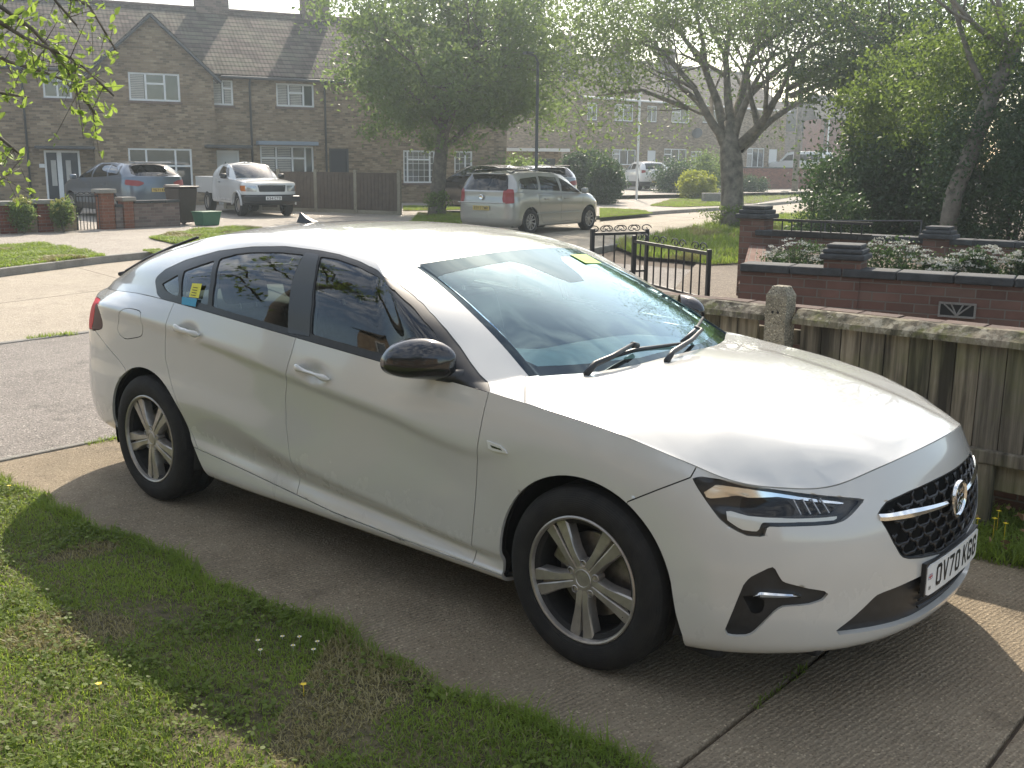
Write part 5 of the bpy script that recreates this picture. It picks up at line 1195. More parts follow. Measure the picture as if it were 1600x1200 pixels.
M_tile = mat_tiles('roof_tiles'); M_tile.node_tree.nodes['Principled BSDF'].inputs['Specular IOR Level'].default_value = .1; M_tile.node_tree.nodes['Principled BSDF'].inputs['Roughness'].default_value = .95
M_coping = simple('coping', (.045,.049,.052), .85, var=.4, vscale=9, bmp=.4)
M_upvc = simple('white_upvc', (.70,.72,.72), .4, var=.04)
M_glassw = None
def win_mat():
    m, nt, bs = newmat('window_glass'); bs.inputs['Base Color'].default_value = (.03,.04,.045,1); bs.inputs['Roughness'].default_value = .04; bs.inputs['Specular IOR Level'].default_value = 1.0; bs.inputs['Coat Weight'].default_value = .5
    return m
M_glassw = win_mat()
M_curtain = simple('curtain', (.45,.44,.41), .9, var=.12, vscale=5)
M_iron = simple('black_iron', (.014,.015,.017), .42)
M_pipe = simple('dark_pipe', (.05,.055,.06), .5)
M_bark = simple('bark', (.13,.11,.085), .9, var=.45, vscale=9, bmp=.9, bscale=22)
M_barkl = simple('pale_bark', (.17,.15,.12), .9, var=.55, vscale=5, bmp=1.0, bscale=14)
M_soil = simple('soil', (.085,.062,.042), .95, var=.4, vscale=12, bmp=.8, bscale=30)
def leafmat(name, c0, c1, trans=.5, tc=None):
    m = bpy.data.materials.new(name); m.use_nodes = True; nt = m.node_tree; bs = nt.nodes['Principled BSDF']; out = nt.nodes['Material Output']
    at = nt.nodes.new('ShaderNodeAttribute'); at.attribute_name = 'rnd'
    c = ramp(nt, at.outputs['Fac'], [(0,c0),(1,c1)]); nt.links.new(c, bs.inputs['Base Color']); bs.inputs['Roughness'].default_value = .5; bs.inputs['Specular IOR Level'].default_value = .35
    t = nt.nodes.new('ShaderNodeBsdfTranslucent'); tcol = mix(nt, .5, c, tc or (c1[0]*1.5,c1[1]*1.7,c1[2]*.8)); nt.links.new(tcol, t.inputs[0])
    mx = nt.nodes.new('ShaderNodeMixShader'); mx.inputs[0].default_value = trans; nt.links.new(bs.outputs[0], mx.inputs[1]); nt.links.new(t.outputs[0], mx.inputs[2]); nt.links.new(mx.outputs[0], out.inputs[0])
    MATS[name] = m; return m
M_leaf = leafmat('leaves', (.055,.09,.03), (.135,.20,.065), .52, (.32,.44,.10))
M_leafD = leafmat('dark_leaves', (.024,.045,.025), (.065,.11,.045), .35)
M_leafB = leafmat('bright_leaves', (.05,.09,.02), (.12,.18,.04), .5, (.28,.38,.06))
M_leafN = leafmat('fresh_leaves', (.09,.15,.03), (.22,.32,.06), .55, (.45,.60,.10))
M_leafY = leafmat('yellow_leaves', (.14,.17,.03), (.42,.42,.07), .4)
M_grass = leafmat('grass_blades', (.095,.15,.024), (.25,.34,.055), .5, (.46,.60,.08))
M_grassD = leafmat('dry_grass', (.20,.17,.08), (.34,.30,.15), .3)
M_petal = simple('white_petals', (.60,.59,.52), .8, spec=.2); M_petY = simple('yellow_petals', (.75,.55,.03), .6)
# ---------------- vegetation ----------------
RNG = np.random.default_rng(7)
def cards(name, P, size, mat, parent=None, up=.3, aspect=.5, rng=None, hexa=False):
    """leaf shaped quads (4-point rhombus bent) at points P, one mesh"""
    rng = rng or RNG; n = len(P); P = np.asarray(P,float)
    d = rng.normal(size=(n,3)); d[:,2] += up*0; d /= np.linalg.norm(d,axis=1)[:,None]
    e = rng.normal(size=(n,3)); e -= (e*d).sum(1)[:,None]*d; e /= np.linalg.norm(e,axis=1)[:,None]
    s = size*rng.uniform(.6,1.25,size=(n,1)); a = d*s*.5; b = e*s*.5*aspect; c = np.cross(d,e)*s*.12
    if hexa:
        V = np.stack([P-a, P-a*.45-b*.8+c*.8, P+a*.2-b*.75+c, P+a*1.05, P+a*.2+b*.75+c, P-a*.45+b*.8+c*.8],1).reshape(-1,3)
        me = bpy.data.meshes.new(name); me.from_pydata(V.tolist(),[],[f for i in range(n) for f in ((6*i,6*i+1,6*i+2,6*i+3),(6*i,6*i+3,6*i+4,6*i+5))]); me.update()
        at = me.attributes.new('rnd','FLOAT','FACE'); at.data.foreach_set('value', np.repeat(np.clip(rng.normal(.5,.22,n),0,1),2).astype(np.float32)); return link(name, me, mat, parent)
    V = np.stack([P-a, P-b+c, P+a, P+b+c],1).reshape(-1,3)
    me = bpy.data.meshes.new(name); me.vertices.add(4*n); me.vertices.foreach_set('co', V.ravel())
    me.loops.add(4*n); me.loops.foreach_set('vertex_index', np.arange(4*n,dtype=np.int32)); me.polygons.add(n)
    me.polygons.foreach_set('loop_start', np.arange(0,4*n,4,dtype=np.int32)); me.polygons.foreach_set('loop_total', np.full(n,4,dtype=np.int32)); me.update(calc_edges=True)
    at = me.attributes.new('rnd','FLOAT','FACE'); at.data.foreach_set('value', np.clip(rng.normal(.5,.22,n),0,1).astype(np.float32))
    return link(name, me, mat, parent)
def blob_points(center, rad, n, rng=None, clumps=30, spread=.28, hollow=.5, shapef=None):
    rng = rng or RNG; c = np.array(center,float); r = np.array(rad,float)
    q = rng.normal(size=(clumps,3)); q /= np.linalg.norm(q,axis=1)[:,None]; q *= rng.uniform(hollow,1.0,size=(clumps,1)); q = c+q*r
    k = rng.integers(0,clumps,n); off = rng.normal(size=(n,3))*spread*r*rng.uniform(.4,1.2,size=(clumps,1))[k]
    return q[k]+off
def grow(base, d0, L, r0, depth, rng, tubes, tips, bend=.25, split=3, ratio=.72, upb=.15, seg=5):
    p = Vector(base); d = Vector(d0).normalized(); pts = [p.copy()]; rs = [r0]
    for i in range(seg):
        d = (d+Vector(rng.normal(size=3))*bend*.35+Vector((0,0,upb*.25))).normalized(); p = p+d*L/seg; pts.append(p.copy()); rs.append(r0*(1-.5*(i+1)/seg))
    tubes.append((pts, rs))
    if depth == 0: tips.append(p.copy()); tips.append(pts[len(pts)//2].copy()); return
    for k in range(split):
        i = seg if k == 0 else int(rng.integers(2,seg+1)); b = pts[i]
        side = Vector(rng.normal(size=3)); side = (side-d*side.dot(d)).normalized()
        nd = (d*(.75 if k else .95)+side*rng.uniform(.45,.9)*(1 if k else .5)).normalized()
        grow(b, nd, L*ratio*rng.uniform(.75,1.15), rs[i]*.72, depth-1, rng, tubes, tips, bend, split, ratio, upb, max(3,seg-1))
def tree(name, label, cat, base, trunkpts, trunkr, limbs, mat_b, mat_l, nleaf, lsize, spread, depth=3, seed=1, ratio=.72, split=3, group=None, upb=.15, minr=.004):
    rng = np.random.default_rng(seed); root = empty(name, base, 0, label, cat, group); off = Vector(base)
    tb = MB(); tb.tube([Vector(p)-off for p in trunkpts], trunkr, 14); tips = []; tubes = []
    for (b, d, L, r) in limbs: grow(Vector(b)-off, d, L, r, depth, rng, tubes, tips, ratio=ratio, split=split, upb=upb)
    tb.obj('trunk', mat_b, root, smooth=True)
    br = MB()
    for pts, rs in tubes: br.tube(pts, [max(x,minr) for x in rs], 7 if rs[0] > .04 else 4, cap=False)
    br.obj('branches', mat_b, root, smooth=True)
    T = np.array(tips); k = rng.integers(0,len(T),nleaf); P = T[k]+rng.normal(size=(nleaf,3))*np.array(spread)
    cards('crown', P, lsize, mat_l, root, rng=rng); return root
def bush(name, label, cat, center, rad, mat, n, size, seed=1, group=None, parts=None, clumps=40, spread=.25, z0=0):
    rng = np.random.default_rng(seed); root = empty(name, (center[0],center[1],z0), 0, label, cat, group)
    c = (0,0,center[2]-z0); st = MB()
    for i in range(9):
        a = rng.uniform(0,6.28); st.tube([(0,0,0),(math.cos(a)*rad[0]*.3,math.sin(a)*rad[1]*.3,c[2]*.7),(math.cos(a)*rad[0]*.6,math.sin(a)*rad[1]*.6,c[2]+rad[2]*.4)],[.02,.014,.006],5)
    st.obj('stems', M_bark, root)
    core = blob_points(c, (rad[0]*.75,rad[1]*.75,rad[2]*.8), n//3, rng, clumps, spread, 0); P = np.vstack([blob_points(c, rad, n, rng, clumps, spread, .75), core]); P = P[P[:,2] > .02]
    cards('foliage', P, size, mat, root, rng=rng); return root
def in_poly(P, Q): return seg_sdf(P, Q) < 0
def grass(name, label, poly, n, h, mats, z=0.0, seed=3, w=.004, lean=.5, zf=None, dens=None, tuft=.0):
    rng = np.random.default_rng(seed); Q = np.array(poly,float); lo, hi = Q.min(0), Q.max(0); pts = []
    tot = 0
    while tot < n:
        p = rng.uniform(lo,hi,size=(n,2)); p = p[in_poly(p,Q)]
        if dens is not None: p = p[rng.uniform(size=len(p)) < dens(p)]
        pts.append(p); tot += len(p)
        if len(pts) > 200: break
    p = np.vstack(pts)[:n]; n = len(p)
    zz = np.full(n,z) if zf is None else zf(p)
    B = np.column_stack([p,zz]); a = rng.uniform(0,2*math.pi,n); hh = h*rng.uniform(.35,1.3,n)*(.6+.8*np.abs(np.sin(p[:,0]*3.1+1)*np.cos(p[:,1]*2.7)))
    dr = np.column_stack([np.cos(a),np.sin(a),np.zeros(n)]); sd_ = np.column_stack([-np.sin(a),np.cos(a),np.zeros(n)])
    ln = rng.uniform(.1,lean+.6,n)[:,None]; ww = w*rng.uniform(.6,1.6,n)[:,None]
    m1 = B+dr*ln*hh[:,None]*.35+np.array([0,0,1])*hh[:,None]*.62; tp = B+dr*ln*hh[:,None]*1.1+np.array([0,0,1])*hh[:,None]*.95
    V = np.stack([B-sd_*ww, B+sd_*ww, m1+sd_*ww*.8, m1-sd_*ww*.8, tp],1).reshape(-1,3)
    me = bpy.data.meshes.new(name); me.vertices.add(5*n); me.vertices.foreach_set('co', V.ravel())
    i = np.arange(n)[:,None]*5; L = np.hstack([i+np.array([0,1,2,3]), i+np.array([3,2,4])]).astype(np.int32).ravel()
    me.loops.add(7*n); me.loops.foreach_set('vertex_index', L); me.polygons.add(2*n)
    ls = (np.arange(n)[:,None]*7+np.array([0,4])).ravel().astype(np.int32); me.polygons.foreach_set('loop_start', ls); me.polygons.foreach_set('loop_total', np.tile([4,3],n).astype(np.int32))
    me.update(calc_edges=True)
    pv = np.clip(.5+.35*np.sin(p[:,0]*4.3+np.cos(p[:,1]*3.1)*2)*np.sin(p[:,1]*5.1)+rng.normal(0,.2,n),0,1); at = me.attributes.new('rnd','FLOAT','FACE'); at.data.foreach_set('value', np.repeat(pv,2).astype(np.float32))
    o = link(name, me, mats)
    if len(mats) > 1:
        dry = (noise2(p*1.3) > .68)|(rng.uniform(size=n) < .06); me.polygons.foreach_set('material_index', np.repeat(dry.astype(np.int32),2))
    tag(o, label, 'grass', None, 'stuff'); return o
def noise2(p):
    return np.array([mnoise.noise(Vector((float(a),float(b),.3)))*.5+.5 for a, b in p]) if len(p) < 400000 else np.zeros(len(p))
def sheet(name, poly, z, mat, thick=.0, label=None):
    bm = bmesh.new(); vs = [bm.verts.new((x,y,z)) for x, y in poly]; f = bm.faces.new(vs)
    if f.normal.z < 0: bmesh.ops.reverse_faces(bm, faces=[f])
    if thick:
        r = bmesh.ops.extrude_face_region(bm, geom=[f]); 
        for e in r['geom']:
            if isinstance(e, bmesh.types.BMVert): e.co.z = z-thick
        bmesh.ops.recalc_face_normals(bm, faces=bm.faces)
    bmesh.ops.triangulate(bm, faces=[f for f in bm.faces if len(f.verts) > 4])
    me = bpy.data.meshes.new(name); bm.to_mesh(me); bm.free(); o = link(name, me, mat); tag(o, label, None, None, 'structure'); return o
def strip(name, pts, w, z0, z1, mat, side=1, kind='structure'):
    mb = MB(); P = [Vector((x,y,0)) for x, y in pts]; vs = []; fs = []
    for i, p in enumerate(P):
        t = (P[min(i+1,len(P)-1)]-P[max(i-1,0)]).normalized(); n = Vector((-t.y,t.x,0))*side
        for q, z in ((p,z0),(p,z1),(p+n*w,z1),(p+n*w,z0)): vs.append((q.x,q.y,z))
    for i in range(len(P)-1):
        for j in range(4): fs.append((i*4+j,i*4+(j+1)%4,(i+1)*4+(j+1)%4,(i+1)*4+j))
    fs += [(0,1,2,3),((len(P)-1)*4,(len(P)-1)*4+1,(len(P)-1)*4+2,(len(P)-1)*4+3)]
    mb.add(vs, fs); o = mb.obj(name, mat, bevel=.012); tag(o,kind=kind); return o
# ---------------- the place ----------------
def facade(root, P0, dr, u0, u1, z0, z1, rects, mat, wallname='wall', depth=.09, thick=.25, top=None):
    """wall with real openings; rects (ua,ub,za,zb). local frame u along dr, n outward"""
    dr = Vector(dr).normalized(); n = Vector((dr.y,-dr.x,0)); P0 = Vector(P0)
    f = lambda u,z,o=0.0: P0+dr*u+Vector((0,0,z))+n*o
    us = sorted({u0,u1}|{r[0] for r in rects}|{r[1] for r in rects}); zs = sorted({z0,z1}|{r[2] for r in rects}|{r[3] for r in rects})
    us = [u for u in us if u0 <= u <= u1]; zs = [z for z in zs if z0 <= z <= z1]
    mb = MB()
    for a, b in zip(us, us[1:]):
        for c, d in zip(zs, zs[1:]):
            m = ((a+b)/2,(c+d)/2)
            if any(r[0] < m[0] < r[1] and r[2] < m[1] < r[3] for r in rects): continue
            mb.add([f(a,c),f(b,c),f(b,d),f(a,d)],[(0,1,2,3)])
    for r in rects:
        for (p,q) in (((r[0],r[2]),(r[1],r[2])),((r[1],r[2]),(r[1],r[3])),((r[1],r[3]),(r[0],r[3])),((r[0],r[3]),(r[0],r[2]))):
            mb.add([f(*p),f(*q),f(q[0],q[1],-depth-.02),f(p[0],p[1],-depth-.02)],[(0,1,2,3)])
    mb.add([f(u0,z0),f(u0,z1),f(u0,z1,-thick),f(u0,z0,-thick)],[(0,1,2,3)]); mb.add([f(u1,z0),f(u1,z1),f(u1,z1,-thick),f(u1,z0,-thick)],[(0,1,2,3)])
    if top: mb.add([f(*p) for p in top],[tuple(range(len(top)))])
    o = mb.obj(wallname, mat, root, fixn=False); box_uv(o); return f
def window(root, f, r, cols=(.5,), lights=None, glass=None, blind=(), depth=.08, bars=0, fr=None, sill=True, name='window'):
    """cols: mullion fractions; lights: list of (c0,c1,frac) with opening top light; blind: panes with curtain"""
    ua,ub,za,zb = r; w = ub-ua; h = zb-za; fr = fr or M_upvc
    w_ = MB(); t = .065
    def bar(a,b,c,d,o0=-.05,o1=.0): 
        pts = [f(x,z,o) for x in (a,b) for z in (c,d) for o in (o0-depth+.05,o1-depth+.05)]
        w_.add(pts,[(0,1,3,2),(4,6,7,5),(0,4,5,1),(2,3,7,6),(0,2,6,4),(1,5,7,3)])
    bar(ua,ub,za,za+t); bar(ua,ub,zb-t,zb); bar(ua,ua+t,za+t,zb-t); bar(ub-t,ub,za+t,zb-t)
    xs = [0]+list(cols)+[1]
    for c in cols: bar(ua+w*c-t/2,ua+w*c+t/2,za+t,zb-t)
    for (i, fz) in (lights or []):
        a, b = ua+w*xs[i]+t/2, ua+w*xs[i+1]-t/2; zz = za+h*fz; bar(a,b,zz-t/2,zz+t/2,-.05,.015)
    if bars:
        for i in range(len(xs)-1):
            a, b = ua+w*xs[i], ua+w*xs[i+1]
            nb = max(1,round((b-a)/bars)) 
            for k in range(1,nb): bar(a+(b-a)*k/nb-.008,a+(b-a)*k/nb+.008,za+t,zb-t,-.03,-.015)
        nz = round(h/bars)
        for k in range(1,nz): bar(ua,ub,za+h*k/nz-.008,za+h*k/nz+.008,-.03,-.015)
    wo = w_.obj(name, fr, root)
    g = MB(); g.add([f(ua+.03,za+.03,-depth+.015),f(ub-.03,za+.03,-depth+.015),f(ub-.03,zb-.03,-depth+.015),f(ua+.03,zb-.03,-depth+.015)],[(0,1,2,3)]); g.obj('pane', glass or M_glassw, wo)
    for i in blind:
        a, b = ua+w*xs[i]+t, ua+w*xs[i+1]-t; c = MB()
        n = int(h/.07)
        for k in range(n):
            z = za+t+(h-2*t)*k/n; c.add([f(a,z,-depth+.018),f(b,z,-depth+.018),f(b,z+.045,-depth+.026),f(a,z+.045,-depth+.026)],[(0,1,2,3)])
        c.obj('blind', M_curtain, wo)
    if sill:
        s = MB(); pts = [f(x,z,o) for x in (ua-.06,ub+.06) for z in (za-.09,za-.001) for o in (-.06,.05)]; s.add(pts,[(0,1,3,2),(4,6,7,5),(0,4,5,1),(2,3,7,6),(0,2,6,4),(1,5,7,3)]); s.obj('sill', M_brickG2, wo)
    return wo
def fbox(mb, f, a, b, c, d, o0, o1):
    pts = [f(x,z,o) for x in (a,b) for z in (c,d) for o in (o0,o1)]; mb.add(pts,[(0,1,3,2),(4,6,7,5),(0,4,5,1),(2,3,7,6),(0,2,6,4),(1,5,7,3)]); return mb
M_brickG2 = simple('sill_tile', (.14,.10,.08), .8, var=.2)
M_doorw = simple('white_door', (.62,.63,.62), .4); M_doord = simple('dark_door', (.03,.035,.045), .35)
M_lead = simple('lead_canopy', (.22,.27,.33), .5); M_fence = simple('stained_fence', (.085,.062,.045), .85, var=.25, vscale=6, bmp=.5, bscale=30)
def roof(root, f, u0, u1, ze, zr, dep, over=.25, mat=None, hip=None):
    mb = MB(); s = math.hypot(dep, zr-ze)
    A = [f(u0,ze-.05,over),f(u1,ze-.05,over),f(u1,zr,-dep),f(u0,zr,-dep)]; B = [f(u0,ze-.05,-2*dep-over),f(u1,ze-.05,-2*dep-over)]
    nv = 1
    me = bpy.data.meshes.new('roof'); vs = A+B; fs = [(0,1,2,3),(3,2,5,4)]
    me.from_pydata([tuple(v) for v in vs],[],fs); me.update(); uv = me.uv_layers.new(name='UVMap'); L = u1-u0; q = [(0,0),(L,0),(L,s),(0,s),(L,s),(0,s)]
    uvs = [(0,0),(L,0),(L,s),(0,s),(0,s),(L,s),(L,0),(0,0)]
    for i, x in enumerate(uvs): uv.data[i].uv = x
    o = link('roof', me, mat or M_tile, root); md = o.modifiers.new('thick','SOLIDIFY'); md.thickness = .09; md.offset = 0
    rd = MB(); rd.tube([f(u0,zr+.02,-dep),f(u1,zr+.02,-dep)],.11,8); rd.obj('ridge', M_ridge, o, smooth=True)
    return o
M_ridge = simple('ridge_tile', (.10,.07,.06), .8, var=.3)
def chimney(root, f, u, zb, zt, dep, w=.9, d=.6, pots=2):
    mb = MB(); fbox(mb, f, u-w/2, u+w/2, zb, zt-.18, -dep-d/2, -dep+d/2); fbox(mb, f, u-w/2-.05, u+w/2+.05, zt-.18, zt, -dep-d/2-.05, -dep+d/2+.05)
    o = mb.obj('chimney', M_brickG, root); box_uv(o)
    for k in range(pots):
        p = MB(); c = f(u-w*.25+w*.5*k/max(1,pots-1), zt, -dep); p.lathe([(.12,0),(.10,.3),(.12,.34),(.07,.34),(.07,0)],12,Matrix.Translation(c)); p.obj('chimney_pot', M_brickO2, o, smooth=True)
M_brickO2 = simple('terracotta', (.28,.12,.07), .85, var=.2)
def pipe(root, f, u, z0, z1, r=.04, name='downpipe'):
    p = MB(); p.tube([f(u,z0,.07),f(u,z1-.25,.07),f(u,z1,.2)],r,8); p.obj(name, M_pipe, root, smooth=True)
def build_place():
    # ---- ground sheets
    K1 = [(-8.0,-30),(-8.25,0),(-8.5,4),(-9.4,9),(-11.3,16),(-13.2,22.5),(-14.6,30),(-15.5,38),(-17,48),(-20,60),(-26,80),(-36,110)]
    K2 = [(-11.0,-30),(-13.2,0),(-14.14,3.25),(-15.1,5.4),(-16.1,9),(-17,14),(-17.7,19),(-18.1,23.5),(-18.9,29),(-19.2,34),(-21,44),(-24,56),(-30,76),(-40,106)]
    gm = simple('earth', (.10,.085,.05), .95, var=.35, vscale=.6)
    sheet('ground', [(-700,-700),(700,-700),(700,700),(-700,700)], -.16, gm)
    b = MB()
    sheet('road', K1+K2[::-1], 0.0, M_road)
    far = [(x,y) for x,y in K2]+[(-90,150),(-120,-40)]
    sheet('far_pavement', far, .10, M_fpave); strip('kerb', K2[:4]+[(-15.6,7.2)], .14, -.05, .125, M_kerb, side=1); strip('kerb', K2[5:], .14, -.05, .125, M_kerb, side=1)
    near = [(x,y) for x,y in K1[::-1]]+[(12,-30),(40,40),(-10,120)]
    sheet('near_ground', near, -.02, M_soil)
    strip('kerb', K1[2:], .14, -.05, .11, M_kerb, side=-1); strip('kerb', [(-8.02,-14),(-8.25,0),(-8.5,4)], .10, -.05, .012, M_kerb, side=-1)
    sheet('pavement', [(-8.12,-14),(-8.15,0),(-8.38,4),(-9.25,9),(-10.2,12),(-6.4,12),(-4.2,3),(-4.16,-14)], .0, M_pave)
    # expansion joints of the road
    for i, y in enumerate((-3.4,.2,3.6,7.5,12,17,22,27,33)):
        xa = np.interp(y,[q[1] for q in K1],[q[0] for q in K1]); xb = np.interp(y+1.2,[q[1] for q in K2],[q[0] for q in K2]); s = strip('road_joint', [(xa,y),(xb,y+1.2)], .02, -.03, .003, M_soil2)
    strip('road_joint', [((a[0]+b_[0])/2,(a[1]+b_[1])/2) for a,b_ in zip(K1[:11],[K2[0],K2[1],K2[3],K2[4],K2[5],K2[7],K2[8],K2[9],K2[10],K2[11],K2[12]])], .018, -.03, .003, M_soil2)
    # ---- drive slabs
    rg = np.random.default_rng(5)
    def slab(x0,x1,y0,y1):
        m = MB(); m.box(x0,x1,y0,y1,-.1,0.0); o = m.obj('driveway', M_drive, bevel=.008); tag(o,kind='structure'); return o
    slab(-4.13,.597,-1.36,1.22); slab(.612,1.296,-3.2,1.22); slab(1.31,7,-3.2,1.22)
    # concrete edging between drive and pavement
    strip('edging', [(-4.15,-14),(-4.15,3)], .05, -.06, .006, M_kerb)
    # ---- lawn
    rngl = np.random.default_rng(2); ex = np.linspace(-4.1,.62,60); ey = -1.31+.03*np.sin(ex*5.1)+.02*np.sin(ex*13+1)+rngl.normal(0,.008,60)
    lawn = [(x,y) for x,y in zip(ex,ey)]+[(.60,-3.6),(-4.13,-5.2)]
    sheet('lawn_soil', lawn, .012, M_lawnsoil)
    patches = [(-1.5,-1.62,.16),(-.62,-2.02,.22),(-2.6,-2.3,.2),(-1.75,-2.5,.16),(-.95,-2.35,.13),(-3.5,-1.7,.24),(-.2,-1.75,.10),(-3.9,-1.45,.18)]
    def dens(p):
        d = np.ones(len(p))
        for x,y,r in patches: d *= 1-.72*np.exp(-(((p[:,0]-x)/r)**2+((p[:,1]-y)/(r*.7))**2)**2)
        return d*(.55+.45*np.clip(np.sin(p[:,0]*7+3)*np.sin(p[:,1]*6.1)+.7,0,1))
    grass('lawn_grass','sunlit lawn with clover and bare patches beside the drive', lawn, 230000, .021, [M_grass,M_grassD], z=.012, seed=4, w=.0017, lean=1.2, dens=dens)
    # broad-leaved weeds
    n = 5200; p = rngl.uniform((-4.1,-3.3),(.6,-1.31),size=(n*2,2)); p = p[in_poly(p,np.array(lawn))]; w = np.array([mnoise.noise(Vector((a*2.2,b*2.2,7))) for a,b in p]); p = p[w+rngl.normal(0,.12,len(p)) > .12]
    vs = []; cl = np.repeat(p,4,0)+rngl.normal(0,.013,(len(p)*4,2)); P = np.column_stack([cl, .012+rngl.uniform(.006,.034,len(cl))])
    cards_flat('lawn_weeds', P, .016, M_clover, rngl)
    # longer tufts at the edge of the drive
    edge = [(x,y+.03) for x,y in zip(ex,ey)]+[(x,y-.07) for x,y in zip(ex[::-1],ey[::-1])]
    grass('lawn_edge_grass','ragged longer grass along the edge of the drive', edge, 4200, .038, [M_grass], z=.004, seed=9, w=.0018, lean=1.2)
    for i,(x,y) in enumerate([(-.93,-1.50),(-.88,-1.46),(-.84,-1.52),(-.80,-1.44),(-.97,-1.58),(-.76,-1.49),(-.90,-1.62)]):
        d = MB(); c = Vector((x,y,.036)); d.tube([(x,y,.01),(x,y,.036)],.001,4)
        for k in range(14):
            a = k*math.pi/7; q = Vector((math.cos(a),math.sin(a),.15)); t = Vector((-math.sin(a),math.cos(a),0))*.0014; d.add([c+q*.002-t,c+q*.002+t,c+q*.0085+t,c+q*.0085-t],[(0,1,2,3)])
        root = empty('daisy',(0,0,0),0,'small white daisy in the shaded lawn near the drive edge','flower','daisies in the lawn'); d.obj('petals',M_petal,root,fixn=False); e = MB(); e.lathe([(.0001,.004),(.003,.003),(.0036,0)],8,Matrix.Translation(c)); e.obj('centre',M_petY,root)
    for i,(x,y) in enumerate([(-1.06,-2.15),(-.55,-1.70),(-3.45,-1.38),(-1.9,-2.2),(-.30,-2.3)]):
        d = MB(); c = Vector((x,y,.055)); d.tube([(x,y,.01),(x,y,.055)],.0014,4)
        for k in range(22):
            a = k*2.4; rr = .004+.009*(k/22); q = Vector((math.cos(a),math.sin(a),.25)); t = Vector((-math.sin(a),math.cos(a),0))*.002; d.add([c+q*.001-t,c+q*.001+t,c+q*rr+t,c+q*rr-t],[(0,1,2,3)])
        tag(d.obj('dandelion',M_petY,fixn=False),'small yellow dandelion head in the lawn grass','flower','dandelions in the lawn')
    # weeds in the joints
    grass('joint_weeds','thin weeds growing in the drive and kerb joints', [(.59,-.75),(.625,-.75),(.625,-.35),(.59,-.35)], 110, .03, [M_grass], z=-.005, seed=12, w=.002)
    grass('kerb_weeds','weeds growing along the near edge of the road', [(-8.33,.95),(-8.24,.95),(-8.22,1.45),(-8.31,1.45)], 260, .05, [M_grass], z=0, seed=13, w=.003)
    grass('edging_weeds','weeds in the joint between pavement and drive', [(-4.17,-.6),(-4.09,-.6),(-4.09,.0),(-4.17,.0)], 350, .035, [M_grass], z=0, seed=14, w=.002)
    # ---- strip of rough grass by the fence
    fs_ = [(-4,1.22),(4,1.22),(4,3.2),(-4,3.2)]; sheet('fence_bed', [(-4,1.2),(4,1.2),(4,3.2),(-4,3.2)], -.004, M_soil)
    grass('fence_grass','shaded rough grass with fallen leaves under the fence', [(-1.2,1.16),(2.2,1.16),(2.2,1.95),(-1.2,1.95)], 22000, .085, [M_grass], z=.0, seed=21, w=.003, lean=.9)
    cards('leaf_litter', np.column_stack([rngl.uniform(-1,2.2,260),rngl.uniform(1.2,1.9,260),rngl.uniform(.05,.09,260)]), .05, M_dead, rng=rngl); tag(bpy.data.objects['leaf_litter'],'fallen dead leaves in the grass by the fence','leaf litter',None,'stuff')
    for i,(x,y) in enumerate([(.66,1.36),(.72,1.42),(.78,1.38),(.70,1.55)]):
        d = MB(); c = Vector((x,y,.13))
        for k in range(22):
            a = k*2.4; rr = .004+.010*(k/22); q = Vector((math.cos(a),math.sin(a),.25)); t = Vector((-math.sin(a),math.cos(a),0))*.0025; d.add([c+q*.001-t,c+q*.001+t,c+q*rr+t,c+q*rr-t],[(0,1,2,3)])
        d.tube([(x,y,.03),c],.0014,4); tag(d.obj('dandelion',M_petY,fixn=False),'yellow dandelion in the shaded grass at the foot of the fence','flower','dandelions under the fence')
    # ---- wooden fence with concrete post
    fy = 1.65; fr = empty('wooden_fence',(0,fy,0),0,'weathered grey wooden fence with mossy sloping cap along the drive','fence')
    x = -3.4; rf = np.random.default_rng(8)
    while x < 3.2:
        w_ = rf.uniform(.105,.135); 
        if abs(x+w_/2+.54) > .10:
            bd = MB(); t = rf.uniform(-.004,.004); bd.box(x,x+w_-.004,-.012+t,.012+t,.34,.945+rf.uniform(-.006,.004)); bd.obj('board', M_wood, fr, bevel=.003)
        x += w_
    for (a, b_) in ((-3.4,-.62),(-.46,.78),(.785,3.2)):
        c = MB(); n = 18; vs = []; fs2 = []
        for i in range(n+1):
            xx = a+(b_-a)*i/n; j = .004*math.sin(i*2.1)
            for yy, zz in ((-.065+j,.925),(-.060+j,.955),(.0,.998+j),(.05,1.0),(.05,.945)): vs.append((xx,yy,zz))
        for i in range(n):
            for j in range(5): fs2.append((i*5+j,i*5+(j+1)%5,(i+1)*5+(j+1)%5,(i+1)*5+j))
        c.add(vs,fs2+[(0,1,2,3,4),(n*5,n*5+1,n*5+2,n*5+3,n*5+4)]); c.obj('cap', M_woodcap, fr)
    r_ = MB(); r_.box(-3.4,3.2,-.045,.02,.335,.405); r_.obj('rail', M_wood, fr, bevel=.008); r_ = MB(); r_.box(-3.4,3.2,.02,.06,.80,.88); r_.obj('rail', M_wood, fr, bevel=.006)
    r_ = MB(); r_.box(-3.4,3.2,.03,.055,.19,.32); r_.obj('gravel_board', M_wood, fr, bevel=.005)
    for px_ in (-1.9,.60,2.4):
        r_ = MB(); r_.box(px_-.04,px_+.035,-.035,.03,.0,.34); r_.obj('post', M_wood, fr, bevel=.008)
    cp = MB(); w2 = .062; vs = [(-.54+sx*w2,fy-.05+sy*.06,z) for z in (0,1.075) for sx,sy in ((-1,-1),(1,-1),(1,1),(-1,1))]+[(-.54+sx*w2*.62,fy-.05+sy*.06*.62,1.125) for sx,sy in ((-1,-1),(1,-1),(1,1),(-1,1))]
